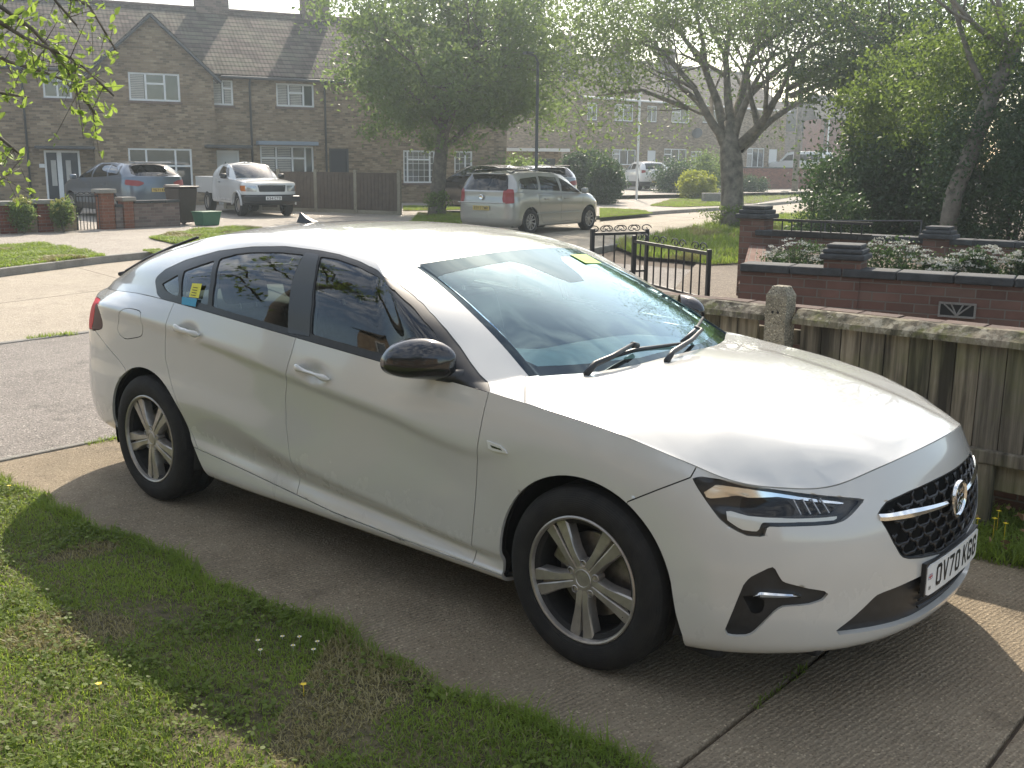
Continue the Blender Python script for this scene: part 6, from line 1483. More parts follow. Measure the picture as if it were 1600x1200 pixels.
    fs2 = [(3,2,1,0),(8,9,10,11)]+[(i,(i+1)%4,4+(i+1)%4,4+i) for i in range(4)]+[(4+i,4+(i+1)%4,8+(i+1)%4,8+i) for i in range(4)]
    cp.add(vs,fs2); pr = cp.obj('concrete_post', M_post, bevel=.005, seg=2); tag(pr,'pebbly concrete fence post with chamfered top and two bolt holes','post')
    for dx in (-.016,.016):
        h = MB(); h.lathe([(.0001,.002),(.007,.002),(.008,0)],12,lookM((-.54+dx,fy-.1105,.985),(0,-1,0))); h.obj('bolt_hole', M_dark, pr)
    # ---- neighbour's brick walls
    def wall(name, label, A, B, z0, z1, mat, th=.22, cop=None, copz=.07, copw=.05, cat='wall'):
        A = Vector(A); B = Vector(B); A.z = B.z = 0; d = (B-A); L = d.length; ang = math.atan2(d.y,d.x); o = empty(name,(A.x,A.y,0),ang,label,cat)
        w = MB(); w.box(0,L,-th/2,th/2,z0,z1); box_uv(w.obj('brickwork', mat, o))
        if cop:
            c = MB(); n = max(1,round(L/.45)); 
            for i in range(n): c.box(L*i/n+.004,L*(i+1)/n-.004,-th/2-copw,th/2+copw,z1,z1+copz)
            c.obj('coping', cop, o, bevel=.012)
        return o
    FW0 = AT(1163,407,9.25); FW1 = AT(1600,432,8.2); dF = (FW1-FW0); dF.z = 0; dF.normalize()
    fwz = .93
    fwall = wall('garden_wall','front tier of the neighbour\'s red brick planter wall with dark tiled coping',(FW0.x,FW0.y,0),(FW1.x+dF.x*3,FW1.y+dF.y*3,0),-.1,fwz-.07,M_brickR2,cop=M_coping,copw=.035)
    def pillar(name, label, px, py, D, w, zt, mat, capm=M_coping, ang=0, group=None, cap=.13, over=.06):
        P = AT(px,py,D); o = empty(name,(P.x,P.y,0),ang,label,'pillar',group); b = MB(); b.box(-w/2,w/2,-w/2,w/2,-.1,zt-cap); box_uv(b.obj('brickwork',mat,o))
        c = MB(); c.box(-w/2-over,w/2+over,-w/2-over,w/2+over,zt-cap,zt-cap*.62); c.box(-w/2-over*.4,w/2+over*.4,-w/2-over*.4,w/2+over*.4,zt-cap*.62,zt-cap*.3); c.box(-w/2+.01,w/2-.01,-w/2+.01,w/2-.01,zt-cap*.3,zt); c.obj('cap',capm,o,bevel=.015); return o
    aF = math.atan2(dF.y,dF.x)
    pillar('gate_pillar','short red brick pillar standing in the front tier of the planter wall',1322,400,8.85,.30,1.13,M_brickR2,ang=aF,over=.035)
    RW0 = AT(1185,365,14.0); RW1 = AT(1600,386,12.2); dRr = (RW1-RW0); dRr.z = 0; dRr.normalize()
    wall('garden_wall','rear tier of the neighbour\'s red brick planter wall behind the white flowers',(RW0.x,RW0.y,0),(RW1.x+dRr.x*4,RW1.y+dRr.y*4,0),-.1,.86,M_brickR2,cop=M_coping,copw=.035)
    pillar('gate_pillar','tall red brick pillar with stepped dark cap at the left end of the planter wall',1183,340,14.1,.34,1.24,M_brickR2,ang=math.atan2(dRr.y,dRr.x),cap=.17,over=.055)
    pillar('gate_pillar','red brick pillar with stepped dark cap in the rear tier left of the dark hedge',1468,365,12.7,.30,1.07,M_brickR2,ang=math.atan2(dRr.y,dRr.x),cap=.15,over=.05)
    # end return joining the tiers
    wall('garden_wall','left end return joining the two tiers of the planter wall',(FW0.x,FW0.y+.15,0),(RW0.x,RW0.y,0),-.1,.72,M_brickR2)
    bed = [(FW0.x,FW0.y),(FW1.x+dF.x*3,FW1.y+dF.y*3),(RW1.x+dRr.x*4,RW1.y+dRr.y*4),(RW0.x,RW0.y)]; sheet('planter_soil', bed, .70, M_soil)
    # ventilation block in the front wall
    vb = empty('vent_block',(0,0,0),0,'grey decorative vent block set in the red brick planter wall','vent'); Pv = AT(1498,482,8.35); t = (Vector((FW0.x,FW0.y,0))-Vector(CP)).dot(Vector((dF.y,-dF.x,0)))/ (ray_dir(1498,482).dot(Vector((dF.y,-dF.x,0)))); Pv = Vector(CP)+ray_dir(1498,482)*t
    nF = Vector((dF.y,-dF.x,0)); vb.location = Pv+nF*.115; vb.rotation_euler = (0,0,aF)
    v = MB(); v.box(-.13,.13,-.01,.006,-.055,.055); v.obj('backing',M_dark,vb); v = MB(); v.box(-.14,.14,-.02,.006,.045,.06); v.box(-.14,.14,-.02,.006,-.06,-.045); v.box(-.14,-.125,-.02,.006,-.045,.045); v.box(.125,.14,-.02,.006,-.045,.045)
    for s in (-1,1):
        for k in (.35,.8): v.tube([(0,-.014,-.045),(s*.06*k,-.014,0),(s*.125*k+.0,-.014,.045)],.007,5)
    v.obj('grille',M_kerb,vb)
    # brick edging just behind the fence
    eb = empty('brick_edging',(0,0,0),0,'row of brown edging bricks running just behind the wooden fence','wall'); e = MB(); x = -3.4
    while x < 3.2: e.box(x+.004,x+.221,fy+.30,fy+.42,.90,.965+rf.uniform(-.004,.004)); x += .225
    e.obj('bricks',M_brickloose,eb,bevel=.004); e = MB(); e.box(-3.4,3.2,fy+.31,fy+.41,-.1,.9); box_uv(e.obj('brickwork',M_brickR2,eb))
    # white flowering shrubs
    for i,(px,py,D,w_,h_) in enumerate([(1243,394,11.0,.38,.20),(1398,402,9.8,.36,.24),(1470,410,9.5,.18,.10),(1532,406,9.4,.27,.19),(1608,410,9.2,.2,.17)]):
        P = AT(px,py,D); rg_ = np.random.default_rng(40+i)
        lbs = ['white flowering shrub at the left end of the planter beside the tall pillar','largest white flowering shrub spilling over the coping right of the short pillar','small low clump of white flowers between two taller white shrubs','white flowering shrub in front of the rear pillar','white flowering shrub cut by the right edge of the photo']
        s = empty('flowering_shrub',(P.x,P.y,.7),0,lbs[i],'shrub','white flowering shrubs in the planter'); zc = P.z-.7
        cards('foliage', blob_points((0,0,zc-.08),(w_,w_*.6,h_),2600,rg_,50,.2,.3), .035, M_leafD, s, rng=rg_)
        q = rg_.normal(size=(48,3)); q[:,2] = np.abs(q[:,2]); q /= np.linalg.norm(q,axis=1)[:,None]; q = q*np.array([w_*1.02,w_*.62,h_*1.05])*rg_.uniform(.8,1.05,(48,1))+np.array([0,0,zc-.06])
        fl = np.repeat(q,22,0)+rg_.normal(0,1,(48*22,3))*np.array([.022,.022,.005]); tag(cards('flowers', fl, .017, M_petal, s, rng=rg_, aspect=.9),kind='stuff')
        st = MB()
        for k in range(12): st.tube([(0,0,-.05),tuple(q[k]*.9)],.003,4)
        st.obj('stems',M_bark,s)
    # railings above the rear wall
    def railing(name, label, A, B, z0, z1, step, r=.008, cat='railing', group=None, posts=True, scroll=False, skew=0):
        A = Vector(A); B = Vector(B); A.z = B.z = 0; d = B-A; L = d.length; o = empty(name,(A.x,A.y,0),math.atan2(d.y,d.x),label,cat,group)
        b = MB(); n = int(L/step)
        for i in range(1,n): b.tube([(L*i/n,0,z0),(L*i/n,0,z1)],r,6)
        b.obj('bars',M_iron,o); rl = MB(); rl.box(0,L,-.016,.016,z1-.02,z1+.012); rl.obj('rail',M_iron,o); rl = MB(); rl.box(0,L,-.014,.014,z0,z0+.025); rl.obj('rail',M_iron,o)
        if posts:
            p = MB(); p.box(-.022,.022,-.022,.022,-.1,z1+.06); p.obj('post',M_iron,o,bevel=.006); p = MB(); p.box(L-.02,L+.02,-.02,.02,-.1,z1+.04); p.obj('post',M_iron,o,bevel=.006)
        if scroll:
            for c in np.linspace(L*.12,L*.88,4):
                s = MB()
                for sg in (-1,1):
                    pts = []
                    for k in range(18):
                        a = k*.42; rr = .085*(1-k/20); pts.append((c+sg*(.07+rr*math.cos(a)),0,z1+.05+rr*.6*math.sin(a)))
                    s.tube(pts,.006,5)
                s.obj('scroll',M_iron,o)
        return o
    a0 = AT(1207,360,13.7); a1 = AT(1362,372,12.9); railing('railing','low black railing on the rear planter wall beside the tall pillar',a0,a1,.92,1.08,.13,.010,posts=False)
    a0 = AT(1290,345,16); a1 = AT(1440,345,15.2); fo_ = MB(); fo_.tube([a0,a1],.012,6); fo_.tube([a1,(a1.x,a1.y,0)],.014,6); fo_.tube([a0,(a0.x,a0.y,0)],.014,6); tag(fo_.obj('wire_frame',M_pipe),'thin grey metal frame standing in front of the dark shrubs','frame')
    g0 = AT(990,400,11.5); g1 = AT(1107,420,9.95); railing('metal_gate','black metal bar gate with scrolls standing open on the neighbour\'s drive',g0,g1,.50,.945,.165,.009,cat='gate',scroll=True)
    h0 = AT(1010,400,12.6); h1 = AT(925,398,12.2); railing('metal_gate','second black gate leaf with curled scrolls left of the gate post',h1,h0,.5,.97,.14,.010,cat='gate',scroll=True)
    # ---- verge by the large tree
    nv = [G0(960,388),G0(1010,378),G0(1062,366),G0(1110,357),G0(1165,345),G0(1290,335),G0(1290,372),G0(1165,385),G0(1165,415),G0(1110,418),G0(1060,410),G0(1000,405)]
    nvp = [(p.x,p.y) for p in nv]; sheet('verge', nvp, .05, M_lawnsoil); grass('verge_grass','long bright grass on the verge around the large tree trunk', nvp, 60000, .16, [M_grass,M_grassD], z=.05, seed=31, w=.006, lean=.7)
    dv2 = [G0(1090,412),G0(1165,412),G0(1165,500),G0(1040,470)]; sheet('gravel_drive', [(p.x,p.y) for p in dv2], .03, M_gravel)
    # far verges
    def fverge(lab, pts, n, h, seed, dry=True, nm='far_verge'):
        q = [G0(px,py,.1) for px,py in pts]; q = [(p.x,p.y) for p in q]; sheet(nm, q, .118, M_lawnsoil); grass('verge_grass', lab, q, int(n*1.7), h*.62, [M_grass,M_grassD] if dry else [M_grass], z=.118, seed=seed, w=.0055, lean=1.0)
    fverge('sunlit verge grass at the far kerb on the left edge of the photo',[(-60,386),(60,383),(120,392),(165,402),(120,407),(0,421),(-60,426)],26000,.09,51)
    fverge('verge grass in front of the brown wheelie bin',[(232,373),(300,362),(345,358),(410,357),(400,366),(330,388),(290,386)],20000,.10,52)
    fverge('small weedy patch in the far pavement',[(222,393),(250,392),(275,398),(250,400)],2500,.06,53)
    fverge('dry yellow grass beside the front of the silver people carrier',[(937,326),(1000,329),(1020,334),(937,341)],9000,.07,54)
    fverge('grass strip behind the far kerb in front of the yellow bush',[(1015,322),(1050,312),(1125,306),(1125,322),(1060,324)],14000,.09,55)
    fverge('broad grass verge beyond the large tree trunk',[(1125,322),(1125,300),(1180,293),(1300,289),(1300,300),(1240,308),(1180,318)],16000,.10,56)
    fverge('grass at the foot of the street tree on the far pavement',[(640,350),(655,335),(720,335),(722,352)],9000,.12,57)
    fverge('short grass in front of the black SUV',[(630,330),(720,328),(720,322),(630,323)],5000,.06,58)
    fverge('lawn in front of the tall hedge',[(980,312),(1060,302),(1130,296),(1130,290),(1000,297)],6000,.06,59)
    # ---- left terrace of houses
    D1 = Vector((.387,.923,0)).normalized(); P1 = Vector((-36.1,13.3,0)); n1 = Vector((D1.y,-D1.x,0))
    def uz(px,py,o=0.0): q = ON(px,py,P1+n1*o,n1); return (q-P1).dot(D1), q.z
    def rect(a,b,c,d): u0,zt = uz(a,b); u1,zb = uz(c,d); u0b,zt2 = uz(c,b); return (u0,u1,zb,(zt+zt2)/2)
    h1 = empty('terraced_house',P1,0,'long buff brick terraced house with front gable and white windows behind the left drive','house'); h1.location=(0,0,0)
    WA = rect(198,115,280,160); WB = rect(330,125,365,165); WC = rect(431,131,491,168); WD = rect(65,112,113,154)
    GA = rect(198,232,300,292); GB = rect(406,228,491,276); DA = rect(68,235,130,318); DB = rect(332,235,376,300); DP = rect(514,232,546,300)
    RA = rect(630,235,680,286); RB = rect(710,236,738,276)
    DA = (DA[0],DA[1],.1,DA[3]); DB = (DB[0],DB[1],.1,DB[3]); DP = (DP[0],DP[1],.1,DP[3])
    uL = -14; uR = uz(792,200)[0]; ze = 4.95; zr = 7.75; dep = 4.0
    f = facade(h1,P1,D1,uL,uR,-.1,ze,[WA,WB,WC,WD,GA,GB,DA,DB,DP,RA,RB],M_brickY)
    # gable end walls
    for uu in (uL,uR):
        g = MB(); g.add([f(uu,-.1,0),f(uu,ze,0),f(uu,zr,-dep),f(uu,ze,-2*dep),f(uu,-.1,-2*dep)],[(0,1,2,3,4)]); box_uv(g.obj('gable_wall',M_brickY,h1,fixn=False))
    bk = MB(); bk.add([f(uL,-.1,-2*dep),f(uR,-.1,-2*dep),f(uR,ze,-2*dep),f(uL,ze,-2*dep)],[(0,1,2,3)]); box_uv(bk.obj('rear_wall',M_brickY,h1))
    roof(h1,f,uL-.2,uR+.2,ze,zr,dep)
    # front gable above the three-light window
    gl_, gr_ = uz(137,100)[0], uz(330,118)[0]; ga, gz = uz(230,22,.3)
    g = MB(); zb_ = 3.9; o_ = .32
    g.add([f(gl_,-.1,o_),f(gr_,-.1,o_),f(gr_,ze-.1,o_),f((gl_+gr_)/2,gz-.05,o_),f(gl_,ze-.1,o_)],[(0,1,2,3,4)]) if 0 else None
    rc = [WA,GA]; g_us = None
    fg_ = facade(h1,P1+n1*.32,D1,gl_,gr_,-.1,ze-.05,[WA,GA],M_brickY,wallname='gable_front',thick=.40,top=[(gl_,ze-.05),(gr_,ze-.05),((gl_+gr_)/2,gz-.06)])
    rr = MB(); um = (gl_+gr_)/2
    for s,(ue) in ((-1,gl_-.25),(1,gr_+.25)):
        zee = ze-.30; vs = [f(ue,zee,.55),f(um,gz,.55),f(um,gz,-dep*.75),f(ue,zee,-.6)]
        me = bpy.data.meshes.new('gable_roof'); me.from_pydata([tuple(v) for v in vs],[],[(0,1,2,3)]); me.update(); uv = me.uv_layers.new(name='UVMap'); sl = (vs[1]-vs[0]).length
        for i,x in enumerate([(0,0),(0,sl),(3,sl),(1.1,0)]): uv.data[i].uv = x
        ro = link('gable_roof',me,M_tile,h1); md = ro.modifiers.new('t','SOLIDIFY'); md.thickness = .1; md.offset = 0
        bg = MB(); bg.tube([f(ue,zee-.06,.57),f(um,gz-.06,.57)],.05,4); bg.obj('bargeboard',M_pipe,h1)
    fG = lambda u,z,o=0.0: f(u,z,o+.32)
    window(h1,fG,WA,(.33,.70),[(1,.62)],blind=(0,)); window(h1,f,WB,(.52,),[(1,.68)],blind=(0,1)); window(h1,f,WC,(.33,.72),[(1,.6)],blind=(0,1)); window(h1,f,WD,(.5,),[(1,.7)])
    window(h1,fG,GA,(.28,.74),[(0,.55),(1,.55),(2,.55)],sill=False); window(h1,f,GB,(.3,.6,.84),[(0,.6),(1,.6),(2,.6)],blind=(0,1),sill=False)
    window(h1,f,RA,(.14,.84),[(1,.72)],bars=.28); window(h1,f,RB,(.62,),bars=.28)
    lc = MB(); fbox(lc,f,GB[0]-.15,GB[1]+.1,GB[3]+.02,GB[3]+.17,0,.42); lc.obj('lead_canopy',M_lead,h1,bevel=.02)
    cn = MB(); fbox(cn,f,DB[0]-.35,DB[1]+.35,DB[3]+.08,DB[3]+.20,0,.7); cn.obj('door_canopy',M_pipe,h1,bevel=.02); cn = MB(); fbox(cn,f,DA[0]-.3,DA[1]+.5,DA[3]+.05,DA[3]+.15,0,.6); cn.obj('door_canopy',M_pipe,h1,bevel=.02)
    def door(r, mt, split=None, fr=M_upvc):
        d = MB(); fbox(d,f,r[0],r[0]+.07,r[2],r[3],-.08,-.01); fbox(d,f,r[1]-.07,r[1],r[2],r[3],-.08,-.01); fbox(d,f,r[0]+.07,r[1]-.07,r[3]-.08,r[3],-.08,-.01)
        if split: u = r[0]+(r[1]-r[0])*split; fbox(d,f,u-.08,u+.08,r[2],r[3]-.08,-.08,-.005)
        do = d.obj('door',fr,h1); p = MB(); fbox(p,f,r[0]+.05,r[1]-.05,r[2],r[3]-.05,-.09,-.05); p.obj('door_panel',mt,do)
        for k in (0,1):
            if split:
                a = r[0]+.16 if k==0 else r[0]+(r[1]-r[0])*(.55 if k else 0); g_ = MB(); fbox(g_,f,a+.05,a+.22,r[2]+.7,r[3]-.35,-.05,-.045); g_.obj('pane',M_curtain,do)
        return do
    door(DA,M_doord,.42); door(DB,M_doorw); door(DP,M_doord,None,M_pipe)
    wr = blob_points((0,0,0),(.22,.06,.22),260,np.random.default_rng(3),14,.12,.8); c_ = f((DB[0]+DB[1])/2,DB[2]+1.35,.03); cards('door_wreath', wr+np.array(c_), .07, M_leafD, h1)
    gt = MB(); gt.tube([f(uL,ze-.10,.30),f(gl_-.3,ze-.10,.30)],.06,6); gt.tube([f(gr_+.3,ze-.10,.30),f(uR,ze-.10,.30)],.06,6); gt.obj('gutter',M_pipe,h1)
    for px in (40,392,508): pipe(h1,f,uz(px,200)[0],0,ze-.1)
    for px,zt in ((331,8.9),(492,9.3),(-80,8.9)):
        u = (ON(px,30,P1-n1*dep,n1)-P1).dot(D1); chimney(h1,f,u,zr-.5,zt,dep,w=1.15 if px>400 else 1.3)
    # house number, lantern
    b = MB(); q = rect(61,256,70,262); fbox(b,f,q[0],q[1],q[2],q[3],0,.02); b.obj('door_number_plate',M_upvc,h1)
    # ---- fence panels right of the pickup
    A_ = G0(628,341); B_ = G0(465,335); df = (A_-B_); df.z = 0; df.normalize(); nf = Vector((df.y,-df.x,0))
    pf = empty('panel_fence',(0,0,0),0,'dark brown solid panel fence with pale concrete posts in front of the terrace','fence')
    us = [(ON(px,300,A_,nf)-A_).dot(df) for px in (352,407,436,494,556,624)]
    for i, u in enumerate(us):
        c = A_+df*u; p = MB(); M_ = Matrix.Translation((c.x,c.y,0)) @ Matrix.Rotation(math.atan2(df.y,df.x),4,'Z'); p.box(-.06,.06,-.05,.05,0,1.50,M_); p.obj('post',M_post,pf,bevel=.01)
        if i < len(us)-1:
            w_ = us[i+1]-u; q = MB(); z1_ = 1.42 if i else 1.5
            q.box(.06,w_-.06,-.015,.015,.22,z1_,M_)
            nb_ = int(w_/.15)
            for k in range(nb_): q.box(.06+(w_-.12)*k/nb_,.06+(w_-.12)*(k+1)/nb_-.012,-.028,-.0155,.24,z1_-.03,M_)
            q.obj('fence_panel',M_fence,pf); q = MB(); q.box(.06,w_-.06,-.02,.02,.0,.22,M_); q.obj('gravel_board',M_post,pf)
    # ---- garden walls along the far pavement
    XW = -22.2; pw = Vector((XW,0,0)); nx = Vector((1,0,0))
    yz_ = lambda px,py: (ON(px,py,pw,nx).y, ON(px,py,pw,nx).z)
    def gwall(label, p0, p1, ztop, mat, cop=M_coping):
        y0 = yz_(p0,340)[0]; y1 = yz_(p1,340)[0]; return wall('garden_wall',label,(XW,y0,0),(XW,y1,0),0,ztop,mat,th=.2,cop=cop,copw=.04)
    gwall('low brown brick garden wall left of the black iron gate',-60,116,.66,M_brickY); gwall('short length of brick wall between the two orange brick gate pillars',178,189,.62,M_brickG)
    gwall('brown brick garden wall between the orange pillar and the brown wheelie bin',207,278,.70,M_brickG)
    for (px,w_,zt,mt,lb) in ((8,.34,.82,M_brickR,'dark brick pillar at the left edge of the photo behind a yellow-flowered bush'),(66,.34,.84,M_brickR,'dark brick pillar between the two yellow-flowered bushes'),(165,.32,1.06,M_brickO,'taller orange brick gate pillar right of the iron gate'),(198,.26,.86,M_brickO,'shorter orange brick pillar with flat pale cap')):
        y = yz_(px,340)[0]; o = empty('gate_pillar',(XW,y,0),0,lb,'pillar'); b = MB(); b.box(-w_/2,w_/2,-w_/2,w_/2,0,zt-.1); box_uv(b.obj('brickwork',mt,o)); c = MB(); c.box(-w_/2-.06,w_/2+.06,-w_/2-.06,w_/2+.06,zt-.1,zt); c.obj('cap',M_kerb,o,bevel=.02)
    y0, y1 = yz_(120,340)[0], yz_(156,340)[0]; railing('iron_gate','ornate black iron garden gate beside the orange brick pillar',(XW,y0,0),(XW,y1,0),.08,.90,.075,.010,cat='gate',scroll=True)
    for i,(px,lb) in enumerate(((22,'yellow-flowered bush at the left edge in front of the garden wall'),(84,'yellow-flowered bush just left of the iron gate'))):
        y = yz_(px,345)[0]; c = (XW+.45,y,.55); bo = bush('flowering_bush',lb,'bush',c,(.20,.24,.30),M_leaf,1500,.07,60+i,'yellow-flowered bushes by the garden wall',z0=.1)
        q = blob_points((0,0,.62),(.2,.24,.22),330,np.random.default_rng(70+i),22,.12,.6); cards('flowers', q, .07, M_flowY, bo)
    # bins
    P = G0(286,357); ang = R_(12)
    bn = empty('wheelie_bin',(P.x,P.y,.1),ang,'brown wheelie bin with a white sticker standing at the end of the garden wall','bin'); Mt = M_bin
    bd = MB(); vs = []; 
    for z,sx,sy in ((.06,.20,.24),(.95,.27,.33)):
        vs += [(-sx,-sy,z),(sx,-sy,z),(sx,sy,z),(-sx,sy,z)]
    bd.add(vs,[(3,2,1,0),(4,5,6,7)]+[(i,(i+1)%4,4+(i+1)%4,4+i) for i in range(4)]); bd.obj('bin_body',Mt,bn,bevel=.03)
    ld = MB(); ld.box(-.30,.32,-.35,.35,.955,1.0); ld.box(-.36,-.28,-.25,.25,.96,1.03); ld.obj('lid',Mt,bn,bevel=.02)
    for s in (-1,1):
        w_ = MB(); w_.lathe([(.001,-.03),(.10,-.03),(.105,0),(.10,.03),(.001,.03)],20,Matrix.Translation((-.22,s*.25,.10)) @ Matrix.Rotation(R_(90),4,'X')); w_.obj('wheel',M_dark,bn)
    s_ = MB(); s_.box(.262,.272,-.06,.10,.62,.82,Matrix.Translation((0,0,0)) @ Matrix.Rotation(R_(-4),4,'Y')); s_.obj('sticker',M_upvc,bn)
    P = G0(324,358); gb = empty('recycling_box',(P.x,P.y,.1),R_(8),'green plastic recycling box on the ground beside the brown bin','box')
    b = MB(); b.add([(-.17,-.26,0),(.17,-.26,0),(.17,.26,0),(-.17,.26,0),(-.21,-.32,.34),(.21,-.32,.34),(.21,.32,.34),(-.21,.32,.34)],[(3,2,1,0),(0,1,5,4),(1,2,6,5),(2,3,7,6),(3,0,4,7)]); b.obj('tub',M_greenbox,gb,bevel=.02); b = MB(); b.box(-.225,.225,-.335,.335,.335,.365); b.obj('rim',M_greenbox,gb,bevel=.01)
    # ---- right terrace
    sheet('far_front_gardens', [(-27.6,38),(-24.5,62),(-26,78),(-60,110),(-80,60),(-45,36)], .29, M_fpave)
    P2 = AT(907,153,66); P2.z = 0; D2 = AT(1110,166,75)-P2; D2.z = 0; D2.normalize(); n2 = Vector((D2.y,-D2.x,0))
    def uz2(px,py): q = ON(px,py,P2,n2); return (q-P2).dot(D2), q.z
    def rect2(a,b,c,d): u0,zt = uz2(a,b); u1,zb = uz2(c,d); return (u0,u1,zb,zt)
    h2 = empty('terraced_house',(0,0,0),0,'brown brick terrace with tiled roof seen through the large tree','house')
    R2 = [rect2(*q) for q in ((918,160,933,188),(961,162,989,190),(1012,165,1026,191),(1050,168,1077,193),(1099,171,1126,193),(957,233,993,258),(1038,232,1072,262),(1168,231,1193,262),(1012,235,1024,262),(1202,233,1213,262),(1080,236,1096,262))]
    uR2 = uz2(1228,200)[0]; f2 = facade(h2,P2,D2,0,uR2,-.1,5.95,R2,M_brickY)
    for i, r in enumerate(R2):
        if i in (8,9): 
            d = MB(); fbox(d,f2,r[0],r[1],r[2],r[3],-.09,-.03); d.obj('door',M_doorw,h2)
        else: window(h2,f2,r,(.5,) if (r[1]-r[0]) < 2.2 else (.33,.66),[(0,.7)],blind=(0,) if i%2 else (),sill=i<5)
    g = MB(); g.add([f2(0,-.1,0),f2(0,5.95,0),f2(0,9.0,-4.5),f2(0,5.95,-9),f2(0,-.1,-9)],[(0,1,2,3,4)]); box_uv(g.obj('gable_wall',M_brickY,h2,fixn=False))
    roof(h2,f2,-.15,uR2+.2,5.95,9.0,4.5); gt = MB(); gt.tube([f2(0,5.9,.3),f2(uR2,5.9,.3)],.07,6); gt.obj('gutter',M_upvc,h2)
    for px in (885,970,1042): u = (ON(px,70,P2-n2*4.5,n2)-P2).dot(D2); chimney(h2,f2,u,8.4,10.2,4.5,w=1.4)
    d_ = MB(); c = f2(uz2(1083,208)[0],uz2(1083,208)[1],.35); d_.lathe([(.001,.10),(.2,.07),(.38,0)],20,lookM(c,(.3,-.9,.35))); d_.obj('satellite_dish',M_pipe,h2)
    for px in (997,): pipe(h2,f2,uz2(px,200)[0],0,5.8,.05)
    # porch and link between the terraces
    P3 = AT(798,250,52); P3.z = 0; lk = empty('porch',(0,0,0),0,'small flat-roofed brick porch between the two terraces','porch')
    f3 = facade(lk,P3,D2*0+Vector((.6,.8,0)),0,2.6,0,2.35,[(1.5,2.3,0,2.05)],M_brickY,thick=2.0); q = MB(); fbox(q,f3,-.3,2.9,2.35,2.5,-2,.5); q.obj('flat_roof',M_upvc,lk); q = MB(); fbox(q,f3,1.5,2.3,.1,2.0,-.12,-.06); q.obj('door',M_doord,lk)
    # ---- houses far down the road
    Pq = AT(1228,262,110); Pq.z = 0; h3 = empty('house',(0,0,0),0,'far modern house with dark upper windows behind the white van','house')
    D3 = rt.copy(); D3.z = 0; D3.normalize(); f4 = facade(h3,Pq,D3,-4,2.3,0,8.1,[(-.6,1.9,5.3,7.8)],M_brickG,thick=5); q = MB(); fbox(q,f4,-.6,1.9,5.3,7.8,-.1,-.05); q.obj('window',M_glassw,h3); q = MB(); fbox(q,f4,-4.2,2.45,8.1,8.25,-5,.3); q.obj('flat_roof',M_pipe,h3)
    Pq = AT(1278,262,100); Pq.z = 0; h4 = empty('house',(0,0,0),0,'far red brick house with pitched roof edge right of the gap in the trees','house'); f5 = facade(h4,Pq,D3,0,11,0,6.2,[(4.6,6.0,1.8,3.2)],M_brickR,thick=6); roof(h4,f5,-.5,11.5,6.2,8.4,3,over=.4); window(h4,f5,(4.6,6.0,1.8,3.2),(.5,)); pipe(h4,f5,.4,0,6.1,.05)
    q = h4; pp = MB(); pp.tube([f5(.75,0,.08),f5(.75,6.1,.08)],.07,6); pp.obj('downpipe',M_upvc,h4)
    a = AT(1162,265,66); b2 = AT(1320,266,72); wall('garden_wall','low red brick wall across the end of the road below the white van',(a.x,a.y,0),(b2.x,b2.y,0),-.1,1.60,M_brickR,cop=M_coping)
    # ---- poles
    P = G0(1241,306); lp = empty('telegraph_pole',(P.x,P.y,0),0,'plain wooden pole standing on the far verge right of the large tree','pole'); b = MB(); b.tube([(0,0,0),(0,0,5.2)],[.20,.16],12); b.obj('shaft',M_barkl,lp,smooth=True); b = MB(); b.tube([(0,0,5.2),(0,0,8.5)],[.16,.14],12); b.obj('upper_shaft',M_pipe,lp,smooth=True)
    P = AT(838,262,30.5); lp = empty('lamp_post',(P.x,P.y,0),0,'slim grey lamp post rising in front of the pale SUV','lamp post'); b = MB(); b.tube([(0,0,0),(0,0,1.2),(0,0,1.3),(0,0,4.6)],[.08,.08,.05,.04],12); b.obj('column',M_pipe,lp,smooth=True); b = MB(); b.tube([(0,0,4.6),(0,-.1,4.75),(.05,-.3,4.8)],.03,8); b.obj('arm',M_pipe,lp); b = MB(); b.cbox((.06,-.45,4.8),(.16,.4,.08),Matrix.Identity(4)); b.obj('lamp_head',M_pipe,lp)
    P = AT(996,262,50); b = MB(); b.tube([(P.x,P.y,0),(P.x,P.y,5.2)],.055,8); tag(b.obj('washing_pole',M_upvc),'thin white pole standing in front of the brown terrace','pole')
    pl_ = G0(797/3+850,318,.1); P = G0(1112,316,.1); b = MB(); b.box(-.42,.42,-.25,.25,0,.42,Matrix.Translation((P.x,P.y,.1))@Matrix.Rotation(R_(50),4,'Z')); tag(b.obj('stone_planter',M_kerb,bevel=.03),'low grey stone trough on the far verge just left of the large tree','planter')
    P = G0(1226,305,.1); b = MB(); b.lathe([(.001,.25),(.22,.22),(.30,.1),(.28,0)],9,Matrix.Translation((P.x,P.y,.1))); tag(b.obj('boulder',M_coping),'small dark stone on the verge beside the wooden pole','stone')
    P = G0(1292,297,.1); b = MB(); b.lathe([(.001,.3),(.2,.26),(.32,.1),(.3,0)],8,Matrix.Translation((P.x,P.y,.1))); tag(b.obj('boulder',M_coping),'dark stone on the verge at the edge of the big shrub','stone')
    # ---- bushes across the road
    P = AT(918,285,47); bush('hedge','tall square-cut dark green hedge behind the silver people carrier','hedge',(P.x,P.y,1.1),(1.45,1.3,1.15),M_leafD,14000,.16,81,None,clumps=120,spread=.16)
    P = AT(945,285,44); bush('hedge','shaggy right end of the hedge beside the compact SUV','hedge',(P.x,P.y,.95),(.7,.7,.9),M_leafD,8000,.15,82,None,clumps=70,spread=.18)
    P = AT(1090,280,52); bush('bush','round clipped yellow bush in the middle of the far verge','bush',(P.x,P.y,.78),(.95,.95,.75),M_leafY,7000,.12,83,None,clumps=120,spread=.12)
